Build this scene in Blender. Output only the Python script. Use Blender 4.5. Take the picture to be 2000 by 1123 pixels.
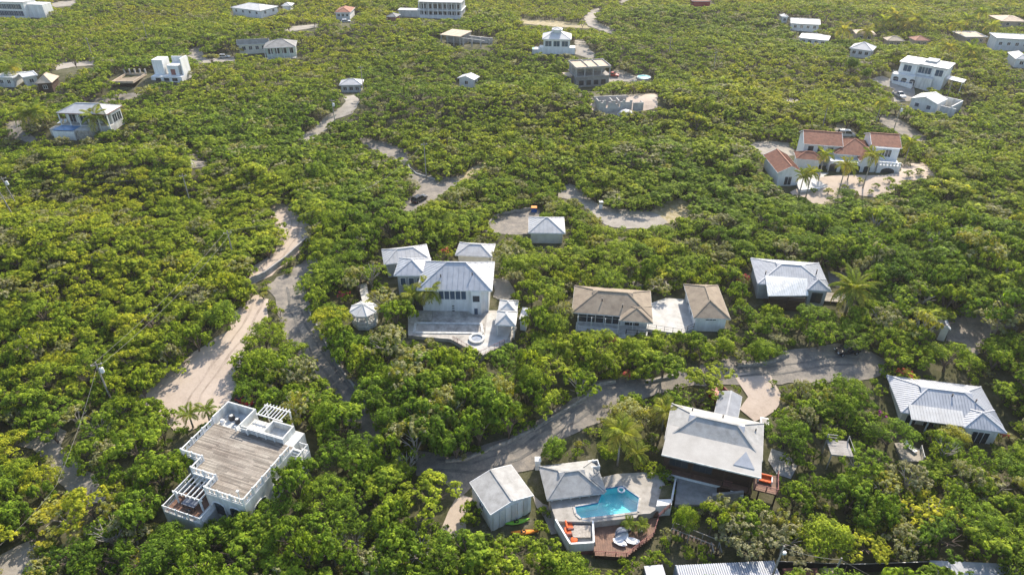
import bpy, math, random
import numpy as np
from mathutils import Vector, Matrix
from mathutils.geometry import delaunay_2d_cdt

for o in list(bpy.data.objects): bpy.data.objects.remove(o)
S = bpy.context.scene
C = S.collection
R = math.radians
rng = np.random.default_rng(7)
random.seed(7)

# ------------------------------------------------------------------ camera
PITCH, CAMH, LENS = 33.0, 70.0, 24.0
cam = bpy.data.cameras.new('camera'); cam.lens = LENS; cam.sensor_width = 36.0
cam.clip_start = 0.5; cam.clip_end = 6000
cam_o = bpy.data.objects.new('camera', cam); C.objects.link(cam_o)
cam_o.location = (0, 0, CAMH); cam_o.rotation_euler = (R(90 - PITCH), 0, 0)
S.camera = cam_o

# ------------------------------------------------------------------ sky and sun
SUN_AZ, SUN_EL = 23.0, 38.5          # azimuth from +Y towards +X, elevation
w = bpy.data.worlds.new('World'); S.world = w; w.use_nodes = True
nt = w.node_tree; nt.nodes.clear()
sky = nt.nodes.new('ShaderNodeTexSky'); sky.sky_type = 'NISHITA'; sky.sun_disc = False
sky.sun_elevation = R(SUN_EL); sky.sun_rotation = R(SUN_AZ)
sky.air_density = 1.0; sky.dust_density = 1.5; sky.ozone_density = 1.0
bg = nt.nodes.new('ShaderNodeBackground'); bg.inputs['Strength'].default_value = 0.15
wo = nt.nodes.new('ShaderNodeOutputWorld')
nt.links.new(sky.outputs[0], bg.inputs[0]); nt.links.new(bg.outputs[0], wo.inputs[0])
sl = bpy.data.lights.new('sun', 'SUN'); sl.energy = 4.1; sl.angle = R(0.55); sl.color = (1.0, 0.90, 0.76)
so = bpy.data.objects.new('sun', sl); C.objects.link(so)
sd = Vector((math.sin(R(SUN_AZ)) * math.cos(R(SUN_EL)), math.cos(R(SUN_AZ)) * math.cos(R(SUN_EL)), math.sin(R(SUN_EL))))
so.rotation_euler = sd.to_track_quat('Z', 'Y').to_euler(); so.location = sd * 300
S.view_settings.view_transform = 'Standard'; S.view_settings.look = 'None'
S.view_settings.gamma = 1.0; S.view_settings.use_curve_mapping = False
S.view_settings.exposure = 0.92
S.render.engine = 'CYCLES'
S.cycles.max_bounces = 4; S.cycles.diffuse_bounces = 2; S.cycles.glossy_bounces = 2
S.cycles.transmission_bounces = 4; S.cycles.transparent_max_bounces = 8
S.cycles.use_light_tree = False; S.cycles.adaptive_threshold = 0.015
S.cycles.caustics_reflective = False; S.cycles.caustics_refractive = False

# ------------------------------------------------------------------ where things stand
HILLS = [(-98, 116, 32, 13, 6.0), (-98, 154, 40, 11, 6.0), (-125, 182, 40, 12, 6.0), (-20, 206, 55, 15, 4.5), (52, 203, 40, 16, 4.5), (36, 163, 30, 9, 3.0),
         (120, 150, 45, 14, 4.5), (-140, 230, 60, 18, 5.0), (20, 268, 70, 20, 5.0), (140, 245, 60, 20, 4.5), (-70, 300, 80, 22, 5.0), (120, 330, 90, 22, 5.0), (-30, 128, 18, 9, 1.6), (95, 112, 28, 11, 2.5)]
def terrain(x, y):
    x = np.asarray(x, float); y = np.asarray(y, float)
    t = np.clip((105 - y) / 65, 0, 1); z = -5.0 * t * t * (3 - 2 * t)
    a = np.clip((y - 120) / 160, 0, 1)
    z = z + a * (0.8 * np.sin(x / 31 + 0.4) * np.cos(y / 37) + 0.6 * np.sin(y / 23 + x / 61))
    for hx, hy, sx, sy, hh in HILLS: z = z + hh * np.exp(-((x - hx) / sx) ** 2 - ((y - hy) / sy) ** 2)
    r4 = (((x - 12.4) / 6.5) ** 2 + ((y - 59.6) / 5.0) ** 2) ** 2      # dug out for the pool
    m4 = (((x + 36) / 15) ** 2 + ((y - 61) / 15) ** 2) ** 2             # knoll under the roof deck house
    return z - 1.5 * np.exp(-r4) + 2.3 * np.exp(-m4)
FPX = 2000 * LENS / 36.0
CP, SP = math.cos(R(PITCH)), math.sin(R(PITCH))
def ray(px, py):
    u = (px - 1000.0) / FPX; v = -(py - 561.5) / FPX
    return Vector((u, CP + v * SP, -SP + v * CP))
def on_z(px, py, z):                   # the point at height z seen towards (px, py)
    d = ray(px, py); t = (z - CAMH) / d.z
    return Vector((d.x * t, d.y * t, z))
TS = np.linspace(45, 950, 1811)
def on_ground(px, py, h=0.0):          # first point on the sight line h metres above the ground
    d = ray(px, py); g = CAMH + d.z * TS - terrain(d.x * TS, d.y * TS) - h
    k = np.where(g <= 0)[0]
    if not len(k) or k[0] == 0: return on_z(px, py, h)
    a, b = TS[k[0] - 1], TS[k[0]]; ga, gb = g[k[0] - 1], g[k[0]]; t = a + (b - a) * ga / (ga - gb)
    return Vector((d.x * t, d.y * t, CAMH + d.z * t))
def project(P):                        # N x 3 -> pixel columns, rows, distance
    P = np.asarray(P, float); q = P - np.array([0, 0, CAMH])
    f = q[:, 1] * CP - q[:, 2] * SP; up = q[:, 1] * SP + q[:, 2] * CP
    f = np.maximum(f, 1e-3)
    return 1000 + FPX * q[:, 0] / f, 561.5 - FPX * up / f, f

# ------------------------------------------------------------------ mesh helpers
class MB:
    def __init__(s): s.v = []; s.f = []
    def add(s, vs, fs):
        n = len(s.v); s.v += [tuple(p) for p in vs]; s.f += [tuple(i + n for i in f) for f in fs]; return s
    def box(s, x0, x1, y0, y1, z0, z1):
        return s.add([(x0,y0,z0),(x1,y0,z0),(x1,y1,z0),(x0,y1,z0),(x0,y0,z1),(x1,y0,z1),(x1,y1,z1),(x0,y1,z1)],
                     [(3,2,1,0),(4,5,6,7),(0,1,5,4),(1,2,6,5),(2,3,7,6),(3,0,4,7)])
    def bar(s, p, q, w=0.1, h=None):    # square beam from p to q
        h = h or w; p = Vector(p); q = Vector(q); d = (q - p)
        if d.length < 1e-6: return s
        d.normalize(); a = d.cross(Vector((0, 0, 1)))
        if a.length < 1e-3: a = Vector((1, 0, 0))
        a.normalize(); b = a.cross(d); a *= w / 2; b *= h / 2
        vs = [p - a - b, p + a - b, p + a + b, p - a + b, q - a - b, q + a - b, q + a + b, q - a + b]
        return s.add(vs, [(0,1,2,3),(7,6,5,4),(0,4,5,1),(1,5,6,2),(2,6,7,3),(3,7,4,0)])
    def tube(s, pts, rad, n=7):
        pts = [Vector(p) for p in pts]; rings = []
        for i, p in enumerate(pts):
            d = (pts[min(i + 1, len(pts) - 1)] - pts[max(i - 1, 0)]).normalized()
            a = d.cross(Vector((0.31, 0.9, 0.2))).normalized(); b = d.cross(a)
            r = rad[i] if isinstance(rad, (list, tuple)) else rad
            rings.append([p + a * r * math.cos(2*math.pi*k/n) + b * r * math.sin(2*math.pi*k/n) for k in range(n)])
        vs = [q for r_ in rings for q in r_]; fs = []
        for i in range(len(rings) - 1):
            for k in range(n):
                fs.append((i*n+k, i*n+(k+1)%n, (i+1)*n+(k+1)%n, (i+1)*n+k))
        fs.append(tuple(range(n - 1, -1, -1))); fs.append(tuple((len(rings)-1)*n + k for k in range(n)))
        return s.add(vs, fs)
    def prism(s, poly, z0, z1):
        n = len(poly)
        a = sum(poly[i][0]*poly[(i+1)%n][1] - poly[(i+1)%n][0]*poly[i][1] for i in range(n))
        if a < 0: poly = poly[::-1]
        vs = [(p[0], p[1], z0) for p in poly] + [(p[0], p[1], z1) for p in poly]
        return s.add(vs, [tuple(range(n-1,-1,-1)), tuple(range(n, 2*n))] + [(i,(i+1)%n,n+(i+1)%n,n+i) for i in range(n)])
    def sheet(s, pts, t):               # a flat polygon with thickness t below it
        pts = [Vector(p) for p in pts]; n = len(pts)
        vs = pts + [p - Vector((0, 0, t)) for p in pts]
        return s.add(vs, [tuple(range(n)), tuple(range(2*n-1, n-1, -1))] + [(i,n+i,n+(i+1)%n,(i+1)%n) for i in range(n)])
    def lathe(s, prof, n=12, c=(0, 0)):  # prof: (radius, z) from bottom up
        vs = []; fs = []
        for r, z in prof:
            vs += [(c[0] + r*math.cos(2*math.pi*k/n), c[1] + r*math.sin(2*math.pi*k/n), z) for k in range(n)]
        for i in range(len(prof)-1):
            for k in range(n): fs.append((i*n+k, i*n+(k+1)%n, (i+1)*n+(k+1)%n, (i+1)*n+k))
        fs.append(tuple(range(n-1,-1,-1))); fs.append(tuple((len(prof)-1)*n+k for k in range(n)))
        return s.add(vs, fs)
    def mesh(s, name, mat):
        m = bpy.data.meshes.new(name); m.from_pydata(s.v, [], s.f); m.validate()
        if mat: m.materials.append(mat)
        return m
    def build(s, name, mat, parent=None, smooth=False):
        o = bpy.data.objects.new(name, s.mesh(name, mat)); C.objects.link(o)
        if parent: o.parent = parent
        if smooth: o.data.shade_smooth()
        return o
def tag(o, label=None, cat=None, group=None, kind=None):
    if label: o['label'] = label
    if cat: o['category'] = cat
    if group: o['group'] = group
    if kind: o['kind'] = kind
    return o
def thing(name, label, cat, loc=(0, 0, 0), rz=0.0, group=None):
    o = bpy.data.objects.new(name, None); C.objects.link(o); o.empty_display_size = 0.3
    o.location = loc; o.rotation_euler = (0, 0, rz)
    return tag(o, label, cat, group)
def copy_tree(o, parent=None):
    c = o.copy(); C.objects.link(c); c.parent = parent
    for ch in list(o.children): copy_tree(ch, c)
    return c
def linked(mesh, name, parent, loc=(0, 0, 0), rot=(0, 0, 0), scale=(1, 1, 1)):
    o = bpy.data.objects.new(name, mesh); C.objects.link(o); o.parent = parent
    o.location = loc; o.rotation_euler = rot; o.scale = scale
    return o

# ------------------------------------------------------------------ materials
MATS = {}
def material(name, col, rough=0.7, vary=0.12, scale=1.5, col2=None, spec=0.3, metal=0.0, bump=0.0, streak=None, fine=None, island=0.0):
    """A painted or weathered surface: two tones mixed by noise, with fine grain on top."""
    m = bpy.data.materials.new(name); m.use_nodes = True; nt = m.node_tree; N = nt.nodes; L = nt.links
    b = N['Principled BSDF']; b.inputs['Roughness'].default_value = rough; b.inputs['Metallic'].default_value = metal
    b.inputs['Specular IOR Level'].default_value = spec
    tc = N.new('ShaderNodeTexCoord'); mp = N.new('ShaderNodeMapping'); L.new(tc.outputs['Object'], mp.inputs[0])
    if streak: mp.inputs['Scale'].default_value = streak
    n1 = N.new('ShaderNodeTexNoise'); n1.inputs['Scale'].default_value = scale; n1.inputs['Detail'].default_value = 6
    n1.inputs['Roughness'].default_value = 0.65
    L.new(mp.outputs[0], n1.inputs['Vector'])
    rp = N.new('ShaderNodeValToRGB'); L.new(n1.outputs[0], rp.inputs[0])
    c2 = col2 or tuple(c * (1 - 3.2 * vary) for c in col)
    rp.color_ramp.elements[0].position = 0.32; rp.color_ramp.elements[0].color = (*[max(0.0, c) for c in c2], 1)
    rp.color_ramp.elements[1].position = 0.62; rp.color_ramp.elements[1].color = (*col, 1)
    n2 = N.new('ShaderNodeTexNoise'); n2.inputs['Scale'].default_value = fine or scale * 9; n2.inputs['Detail'].default_value = 3
    L.new(tc.outputs['Object'], n2.inputs['Vector'])
    mr = N.new('ShaderNodeMapRange'); mr.inputs[3].default_value = 1 - vary; mr.inputs[4].default_value = 1 + vary
    L.new(n2.outputs[0], mr.inputs[0])
    mx = N.new('ShaderNodeMix'); mx.data_type = 'RGBA'; mx.blend_type = 'MULTIPLY'; mx.inputs[0].default_value = 1
    L.new(rp.outputs[0], mx.inputs[6]); L.new(mr.outputs[0], mx.inputs[7]); L.new(mx.outputs[2], b.inputs['Base Color'])
    if island:                                  # every board or stone its own shade
        ge = N.new('ShaderNodeNewGeometry'); ir = N.new('ShaderNodeMapRange'); ir.inputs[3].default_value = 1 - island; ir.inputs[4].default_value = 1 + island * 0.7
        L.new(ge.outputs['Random Per Island'], ir.inputs[0]); m2 = N.new('ShaderNodeMath'); m2.operation = 'MULTIPLY'
        L.new(mr.outputs[0], m2.inputs[0]); L.new(ir.outputs[0], m2.inputs[1]); L.new(m2.outputs[0], mx.inputs[7])
    if bump:
        bp = N.new('ShaderNodeBump'); bp.inputs['Strength'].default_value = bump; bp.inputs['Distance'].default_value = 0.05
        L.new(n2.outputs[0], bp.inputs['Height']); L.new(bp.outputs[0], b.inputs['Normal'])
    MATS[name] = m
    return m
M = MATS
material('white_paint', (0.78, 0.78, 0.76), 0.6, 0.05, 1.0, (0.60, 0.60, 0.57), streak=(1.3, 1.3, 0.25))
material('old_white', (0.66, 0.66, 0.63), 0.7, 0.10, 1.0, (0.42, 0.42, 0.39), streak=(1.3, 1.3, 0.25))
material('cream', (0.70, 0.66, 0.55), 0.7, 0.06, 0.8)
material('mint', (0.62, 0.70, 0.60), 0.7, 0.06, 0.8)
material('grey_wall', (0.42, 0.43, 0.43), 0.8, 0.08, 0.8)
material('concrete', (0.40, 0.38, 0.35), 0.9, 0.12, 0.7, (0.24, 0.23, 0.21), bump=0.3)
material('raw_block', (0.46, 0.44, 0.41), 0.9, 0.12, 0.5, (0.30, 0.28, 0.26), bump=0.3)
material('rough_stone', (0.40, 0.37, 0.32), 0.9, 0.2, 1.6, (0.17, 0.16, 0.14), bump=0.6)
material('metal_roof', (0.43, 0.445, 0.47), 0.5, 0.06, 0.7, (0.33, 0.345, 0.37), spec=0.4)
material('pale_roof', (0.50, 0.50, 0.50), 0.6, 0.05, 0.6, (0.39, 0.39, 0.385), streak=(1, 1, 1))
material('white_roof', (0.58, 0.575, 0.555), 0.55, 0.05, 0.5, (0.45, 0.44, 0.42))
material('old_roof', (0.38, 0.375, 0.36), 0.75, 0.10, 0.9, (0.26, 0.255, 0.24))
material('grey_shingle', (0.30, 0.295, 0.28), 0.9, 0.12, 0.8, (0.19, 0.185, 0.175))
material('tan_shingle', (0.30, 0.245, 0.18), 0.9, 0.12, 0.8, (0.20, 0.16, 0.12))
material('red_tile', (0.34, 0.155, 0.10), 0.8, 0.15, 1.2, (0.21, 0.10, 0.07))
material('pale_tan_roof', (0.52, 0.42, 0.31), 0.8, 0.10, 0.8)
material('dark_wood', (0.075, 0.045, 0.032), 0.7, 0.2, 1.4, (0.04, 0.024, 0.018), streak=(1, 1, 6))
material('brown_wood', (0.22, 0.125, 0.085), 0.7, 0.2, 1.4, (0.13, 0.075, 0.055), island=0.3)
material('weathered_deck', (0.34, 0.305, 0.255), 0.85, 0.2, 0.35, (0.19, 0.155, 0.125), streak=(0.5, 0.8, 1), island=0.38)
material('grey_deck', (0.36, 0.34, 0.31), 0.8, 0.15, 0.9, (0.24, 0.22, 0.20), island=0.25)
material('bark', (0.17, 0.13, 0.10), 0.9, 0.25, 3.0, (0.08, 0.06, 0.045))
material('grey_bark', (0.36, 0.33, 0.29), 0.9, 0.2, 3.0, (0.2, 0.18, 0.15))
material('pole_wood', (0.40, 0.36, 0.31), 0.9, 0.2, 2.0)
material('steel', (0.45, 0.46, 0.47), 0.4, 0.06, 2.0, metal=0.6)
material('dark_metal', (0.05, 0.05, 0.055), 0.5, 0.1, 2.0)
material('wire', (0.30, 0.28, 0.24), 0.5, 0.05, 2.0)
material('black_fence', (0.03, 0.032, 0.036), 0.8, 0.15, 2.0)
material('orange', (0.72, 0.13, 0.03), 0.7, 0.08, 2.0)
material('green_plastic', (0.15, 0.46, 0.05), 0.4, 0.06, 2.0, (0.30, 0.55, 0.04))
material('orange_plastic', (0.75, 0.20, 0.02), 0.4, 0.06, 2.0, (0.8, 0.36, 0.04))
material('red_paint', (0.42, 0.03, 0.03), 0.5, 0.12, 2.0, (0.28, 0.03, 0.03))
material('rust_red', (0.30, 0.12, 0.10), 0.8, 0.2, 1.0, (0.16, 0.08, 0.07))
material('blue_grey_box', (0.26, 0.32, 0.40), 0.6, 0.12, 1.0, (0.2, 0.2, 0.22))
material('fabric_white', (0.74, 0.74, 0.74), 0.9, 0.06, 3.0)
material('beige_roof', (0.52, 0.49, 0.44), 0.65, 0.05, 0.4, (0.43, 0.40, 0.355))
material('slate_blue', (0.27, 0.285, 0.31), 0.6, 0.06, 0.8, (0.20, 0.21, 0.23))
material('fabric_grey', (0.15, 0.17, 0.21), 0.9, 0.06, 3.0)
material('yellow_paint', (0.70, 0.42, 0.03), 0.5, 0.08, 3.0)
material('blue_paint', (0.02, 0.10, 0.34), 0.5, 0.08, 3.0)
material('rubber', (0.02, 0.02, 0.02), 0.8, 0.1, 3.0)
material('car_dark', (0.022, 0.024, 0.030), 0.25, 0.04, 1.0, spec=0.6)
material('car_silver', (0.55, 0.56, 0.57), 0.3, 0.04, 1.0, spec=0.6)
material('terrace_white', (0.52, 0.51, 0.48), 0.8, 0.10, 0.7, (0.36, 0.35, 0.325))
material('pool_deck_stone', (0.40, 0.37, 0.33), 0.85, 0.12, 0.9, (0.26, 0.24, 0.21))
material('patio_pale', (0.50, 0.47, 0.42), 0.85, 0.15, 0.6, (0.22, 0.205, 0.185))
material('stone_rug', (0.42, 0.38, 0.33), 0.9, 0.25, 3.0, (0.26, 0.23, 0.2))
material('turquoise_floor', (0.26, 0.72, 0.74), 0.5, 0.06, 0.6, (0.16, 0.62, 0.68))
material('blue_tile', (0.05, 0.20, 0.42), 0.4, 0.06, 2.0)
def glass(name, col, rough=0.06):
    m = material(name, col, rough, 0.04, 1.0, spec=0.7); return m
glass('glass', (0.035, 0.045, 0.055)); glass('blue_glass', (0.05, 0.09, 0.14)); glass('car_glass', (0.02, 0.025, 0.03))
def water(name, tint):
    m = bpy.data.materials.new(name); m.use_nodes = True; nt = m.node_tree; N = nt.nodes; L = nt.links; N.clear()
    o = N.new('ShaderNodeOutputMaterial'); t = N.new('ShaderNodeBsdfTransparent'); t.inputs[0].default_value = (*tint, 1)
    g = N.new('ShaderNodeBsdfGlossy'); g.inputs['Roughness'].default_value = 0.08
    fr = N.new('ShaderNodeFresnel'); fr.inputs[0].default_value = 1.33; mx = N.new('ShaderNodeMixShader')
    n = N.new('ShaderNodeTexNoise'); n.inputs['Scale'].default_value = 2.2; n.inputs['Detail'].default_value = 3
    tc = N.new('ShaderNodeTexCoord'); L.new(tc.outputs['Object'], n.inputs['Vector'])
    bp = N.new('ShaderNodeBump'); bp.inputs['Strength'].default_value = 0.35; bp.inputs['Distance'].default_value = 0.06
    L.new(n.outputs[0], bp.inputs['Height']); L.new(bp.outputs[0], g.inputs['Normal']); L.new(bp.outputs[0], fr.inputs['Normal'])
    L.new(fr.outputs[0], mx.inputs[0]); L.new(t.outputs[0], mx.inputs[1]); L.new(g.outputs[0], mx.inputs[2]); L.new(mx.outputs[0], o.inputs[0])
    M[name] = m
water('pool_water', (0.66, 0.95, 0.97)); water('blue_water', (0.35, 0.65, 0.92))
def foliage(name, ramp, trans=0.42):
    """Leaves: colour by the plant's own tint (0-1) and a little by place, some light passing through."""
    m = bpy.data.materials.new(name); m.use_nodes = True; nt = m.node_tree; N = nt.nodes; L = nt.links; N.clear()
    o = N.new('ShaderNodeOutputMaterial')
    at = N.new('ShaderNodeAttribute'); at.attribute_type = 'INSTANCER'; at.attribute_name = 'tint'
    ge = N.new('ShaderNodeNewGeometry')
    n = N.new('ShaderNodeTexNoise'); n.inputs['Scale'].default_value = 1.1; n.inputs['Detail'].default_value = 2
    L.new(ge.outputs['Position'], n.inputs['Vector'])
    a1 = N.new('ShaderNodeMath'); a1.operation = 'MULTIPLY_ADD'; a1.inputs[1].default_value = 0.28; a1.inputs[2].default_value = -0.14
    L.new(n.outputs[0], a1.inputs[0])
    a2 = N.new('ShaderNodeMath'); a2.operation = 'ADD'; L.new(a1.outputs[0], a2.inputs[0]); L.new(at.outputs['Fac'], a2.inputs[1])
    rp = N.new('ShaderNodeValToRGB'); els = rp.color_ramp.elements
    while len(els) < len(ramp): els.new(0.5)
    for e, (p, c) in zip(els, ramp): e.position = p; e.color = (*c, 1)
    cl = N.new('ShaderNodeAttribute'); cl.attribute_type = 'GEOMETRY'; cl.attribute_name = 'clump'     # each spray has its own tone, with lit tops and shaded undersides mixed in
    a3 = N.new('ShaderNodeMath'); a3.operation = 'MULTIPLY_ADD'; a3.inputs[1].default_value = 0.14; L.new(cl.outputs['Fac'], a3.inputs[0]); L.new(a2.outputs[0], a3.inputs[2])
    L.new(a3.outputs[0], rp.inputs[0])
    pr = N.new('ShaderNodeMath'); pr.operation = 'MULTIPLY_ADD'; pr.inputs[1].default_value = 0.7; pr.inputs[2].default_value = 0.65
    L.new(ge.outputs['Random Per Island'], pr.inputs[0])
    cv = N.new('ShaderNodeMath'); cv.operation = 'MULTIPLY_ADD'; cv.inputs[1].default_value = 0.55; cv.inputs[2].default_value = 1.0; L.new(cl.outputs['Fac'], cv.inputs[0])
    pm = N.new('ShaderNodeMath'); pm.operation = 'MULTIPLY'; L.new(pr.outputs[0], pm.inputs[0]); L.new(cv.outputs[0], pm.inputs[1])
    mx = N.new('ShaderNodeMix'); mx.data_type = 'RGBA'; mx.blend_type = 'MULTIPLY'; mx.inputs[0].default_value = 1
    L.new(rp.outputs[0], mx.inputs[6]); L.new(pm.outputs[0], mx.inputs[7])
    d = N.new('ShaderNodeBsdfPrincipled'); d.inputs['Roughness'].default_value = 0.65; d.inputs['Specular IOR Level'].default_value = 0.10
    L.new(mx.outputs[2], d.inputs['Base Color'])
    t = N.new('ShaderNodeBsdfTranslucent'); tm = N.new('ShaderNodeMix'); tm.data_type = 'RGBA'; tm.blend_type = 'MULTIPLY'; tm.inputs[0].default_value = 1
    tm.inputs[7].default_value = (1.6, 1.55, 0.5, 1); L.new(mx.outputs[2], tm.inputs[6]); L.new(tm.outputs[2], t.inputs[0])
    ms = N.new('ShaderNodeMixShader'); ms.inputs[0].default_value = trans
    L.new(d.outputs[0], ms.inputs[1]); L.new(t.outputs[0], ms.inputs[2]); L.new(ms.outputs[0], o.inputs[0])
    M[name] = m
foliage('leaves', [(0.0, (0.064, 0.126, 0.014)), (0.28, (0.155, 0.238, 0.020)), (0.55, (0.288, 0.338, 0.027)),
                   (0.78, (0.43, 0.40, 0.032)), (0.9, (0.25, 0.27, 0.11)), (1.0, (0.285, 0.275, 0.16))], 0.44)
foliage('palm_leaf', [(0.0, (0.09, 0.15, 0.03)), (0.5, (0.20, 0.25, 0.04)), (1.0, (0.42, 0.34, 0.09))], 0.4)
foliage('blossom', [(0.0, (0.45, 0.03, 0.14)), (0.5, (0.50, 0.12, 0.08)), (1.0, (0.35, 0.06, 0.28))], 0.3)
# ------------------------------------------------------------------ ground, roads, clearings
def ground_material(name, cols, scale, bump=0.5, fine=6.0, rough=0.95):
    m = bpy.data.materials.new(name); m.use_nodes = True; nt = m.node_tree; N = nt.nodes; L = nt.links
    b = N['Principled BSDF']; b.inputs['Roughness'].default_value = rough; b.inputs['Specular IOR Level'].default_value = 0.15
    ge = N.new('ShaderNodeNewGeometry')
    n1 = N.new('ShaderNodeTexNoise'); n1.inputs['Scale'].default_value = scale; n1.inputs['Detail'].default_value = 8; n1.inputs['Roughness'].default_value = 0.7
    n2 = N.new('ShaderNodeTexNoise'); n2.inputs['Scale'].default_value = fine; n2.inputs['Detail'].default_value = 5
    L.new(ge.outputs['Position'], n1.inputs['Vector']); L.new(ge.outputs['Position'], n2.inputs['Vector'])
    ad = N.new('ShaderNodeMath'); ad.operation = 'MULTIPLY_ADD'; ad.inputs[1].default_value = 0.35
    L.new(n2.outputs[0], ad.inputs[0]); L.new(n1.outputs[0], ad.inputs[2])
    rp = N.new('ShaderNodeValToRGB'); els = rp.color_ramp.elements
    while len(els) < len(cols): els.new(0.5)
    for e, (p, c) in zip(els, cols): e.position = p; e.color = (*c, 1)
    L.new(ad.outputs[0], rp.inputs[0]); L.new(rp.outputs[0], b.inputs['Base Color'])
    bp = N.new('ShaderNodeBump'); bp.inputs['Strength'].default_value = bump; bp.inputs['Distance'].default_value = 0.15
    L.new(ad.outputs[0], bp.inputs['Height']); L.new(bp.outputs[0], b.inputs['Normal'])
    M[name] = m
ground_material('scrub_soil', [(0.45, (0.035, 0.042, 0.016)), (0.65, (0.075, 0.075, 0.035)), (0.80, (0.12, 0.11, 0.07)), (0.93, (0.24, 0.22, 0.17))], 0.35)
ground_material('sand', [(0.35, (0.29, 0.235, 0.185)), (0.6, (0.43, 0.355, 0.29)), (0.85, (0.50, 0.42, 0.35))], 0.22, 0.25, 3.0)
ground_material('pale_gravel', [(0.35, (0.17, 0.155, 0.135)), (0.6, (0.285, 0.26, 0.225)), (0.85, (0.38, 0.345, 0.295))], 0.5, 0.35, 5.0)
ground_material('asphalt', [(0.4, (0.075, 0.073, 0.070)), (0.62, (0.125, 0.12, 0.112)), (0.85, (0.19, 0.18, 0.16))], 0.5, 0.15, 6.0)
ground_material('worn_asphalt', [(0.35, (0.105, 0.098, 0.09)), (0.6, (0.185, 0.17, 0.15)), (0.85, (0.32, 0.28, 0.23))], 0.45, 0.2, 5.0)
ground_material('dry_grass', [(0.4, (0.16, 0.155, 0.06)), (0.62, (0.30, 0.25, 0.13)), (0.85, (0.46, 0.40, 0.30))], 0.9, 0.4, 6.0)
ground_material('white_rock', [(0.35, (0.13, 0.13, 0.12)), (0.6, (0.30, 0.29, 0.27)), (0.8, (0.46, 0.44, 0.40))], 0.9, 0.9, 4.0)  # rock tones darkened: shade over the banks put into the colour

def axis(lo, hi, step, far):
    a = list(np.arange(lo, hi + 0.1, step)); e = step
    l, h = [], []
    p = lo; q = hi
    while p > -far: e *= 1.5; p -= e; q += e; l.append(p); h.append(q)
    return np.array(l[::-1] + a + h)
gx = axis(-330, 330, 3.0, 4500); gy = axis(20, 450, 3.0, 4500)
X, Y = np.meshgrid(gx, gy); Z = terrain(X, Y)
nx, ny = len(gx), len(gy)
idx = np.arange(nx * ny).reshape(ny, nx)
F = np.stack([idx[:-1, :-1], idx[:-1, 1:], idx[1:, 1:], idx[1:, :-1]], -1).reshape(-1, 4)
me = bpy.data.meshes.new('ground'); me.from_pydata(np.stack([X, Y, Z], -1).reshape(-1, 3).tolist(), [], F.tolist())
me.materials.append(M['scrub_soil']); me.shade_smooth()
go = bpy.data.objects.new('ground', me); C.objects.link(go); tag(go, kind='structure')

CLEAR = []          # picture outlines in which the photograph shows open ground
def grow(poly, m):
    n = len(poly); a = sum(poly[i][0]*poly[(i+1)%n][1]-poly[(i+1)%n][0]*poly[i][1] for i in range(n))
    sg = 1 if a > 0 else -1; out = []
    for i in range(n):
        p, q, r_ = Vector(poly[i-1]), Vector(poly[i]), Vector(poly[(i+1)%n])
        d1 = (q-p).normalized(); d2 = (r_-q).normalized()
        nn = Vector((d1.y+d2.y, -(d1.x+d2.x))); nn = nn.normalized() if nn.length > 1e-6 else Vector((0, 0))
        out.append(q + nn * m * sg)
    return out
def sheet_mesh(poly2, step, dz, zfun=None):
    zfun = zfun or terrain
    xs = [p[0] for p in poly2]; ys = [p[1] for p in poly2]
    edge = []
    n = len(poly2)
    for i in range(n):
        a = Vector(poly2[i]); b = Vector(poly2[(i+1) % n]); k = max(1, int((b-a).length / step))
        edge += [a.lerp(b, t / k) for t in range(k)]
    pts = list(edge); ne = len(edge)
    for gx_ in np.arange(min(xs), max(xs), step):
        for gy_ in np.arange(min(ys), max(ys), step): pts.append(Vector((gx_, gy_)))
    v, e, f, *_ = delaunay_2d_cdt(pts, [(i, (i+1) % ne) for i in range(ne)], [list(range(ne))], 1, 1e-4)
    zz = zfun(np.array([p[0] for p in v]), np.array([p[1] for p in v])) + dz
    return [(p[0], p[1], float(z)) for p, z in zip(v, zz)], [tuple(q) for q in f]
def road(name, px, mat, margin=1.2, dz=0.09, clear=True, step=2.5):
    if clear: CLEAR.append(np.array(px, float))
    poly = [on_ground(*p).to_2d() for p in px]
    if margin: poly = grow(poly, margin)
    edge = []; n_ = len(poly)                       # ragged edges, as sand and worn tarmac have
    for i in range(n_):
        a, b = Vector(poly[i]), Vector(poly[(i+1) % n_]); k = max(1, int((b - a).length / 1.6))
        for j in range(k):
            q = a.lerp(b, j / k); g_ = Vector((math.sin(q.x*1.7 + q.y*0.9) + math.sin(q.y*2.3 - q.x*0.6), math.cos(q.x*1.1 - q.y*1.9) + math.sin(q.x*2.9))) * 0.16
            edge.append(q + g_)
    v, f = sheet_mesh(edge, step, dz)
    m = bpy.data.meshes.new(name); m.from_pydata(v, [], f); m.materials.append(M[mat])
    o = bpy.data.objects.new(name, m); C.objects.link(o); tag(o, kind='structure')
    return o
road('sand_road', [(270,786),(300,762),(332,738),(375,704),(410,679),(457,649),(467,614),(500,582),(516,590),(506,628),(490,648),(467,677),(462,697),(442,734),(447,757),(440,777),(424,796),(400,822),(378,832),(352,830),(330,800),(312,780)], 'sand')
road('sand_road', [(530,402),(565,399),(600,426),(596,451),(598,470),(560,505),(520,535),(490,553),(484,550),(500,526),(525,511),(550,488),(553,461),(540,421)], 'sand')
road('asphalt_road', [(632,497),(620,500),(575,528),(527,560),(545,580),(552,604),(562,644),(584,682),(622,717),(632,738),(672,787),(697,832),(726,870),(740,866),(725,830),(712,787),(690,754),(662,717),(632,662),(604,609),(588,577),(590,555),(620,522)], 'worn_asphalt', 0.9)
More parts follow.
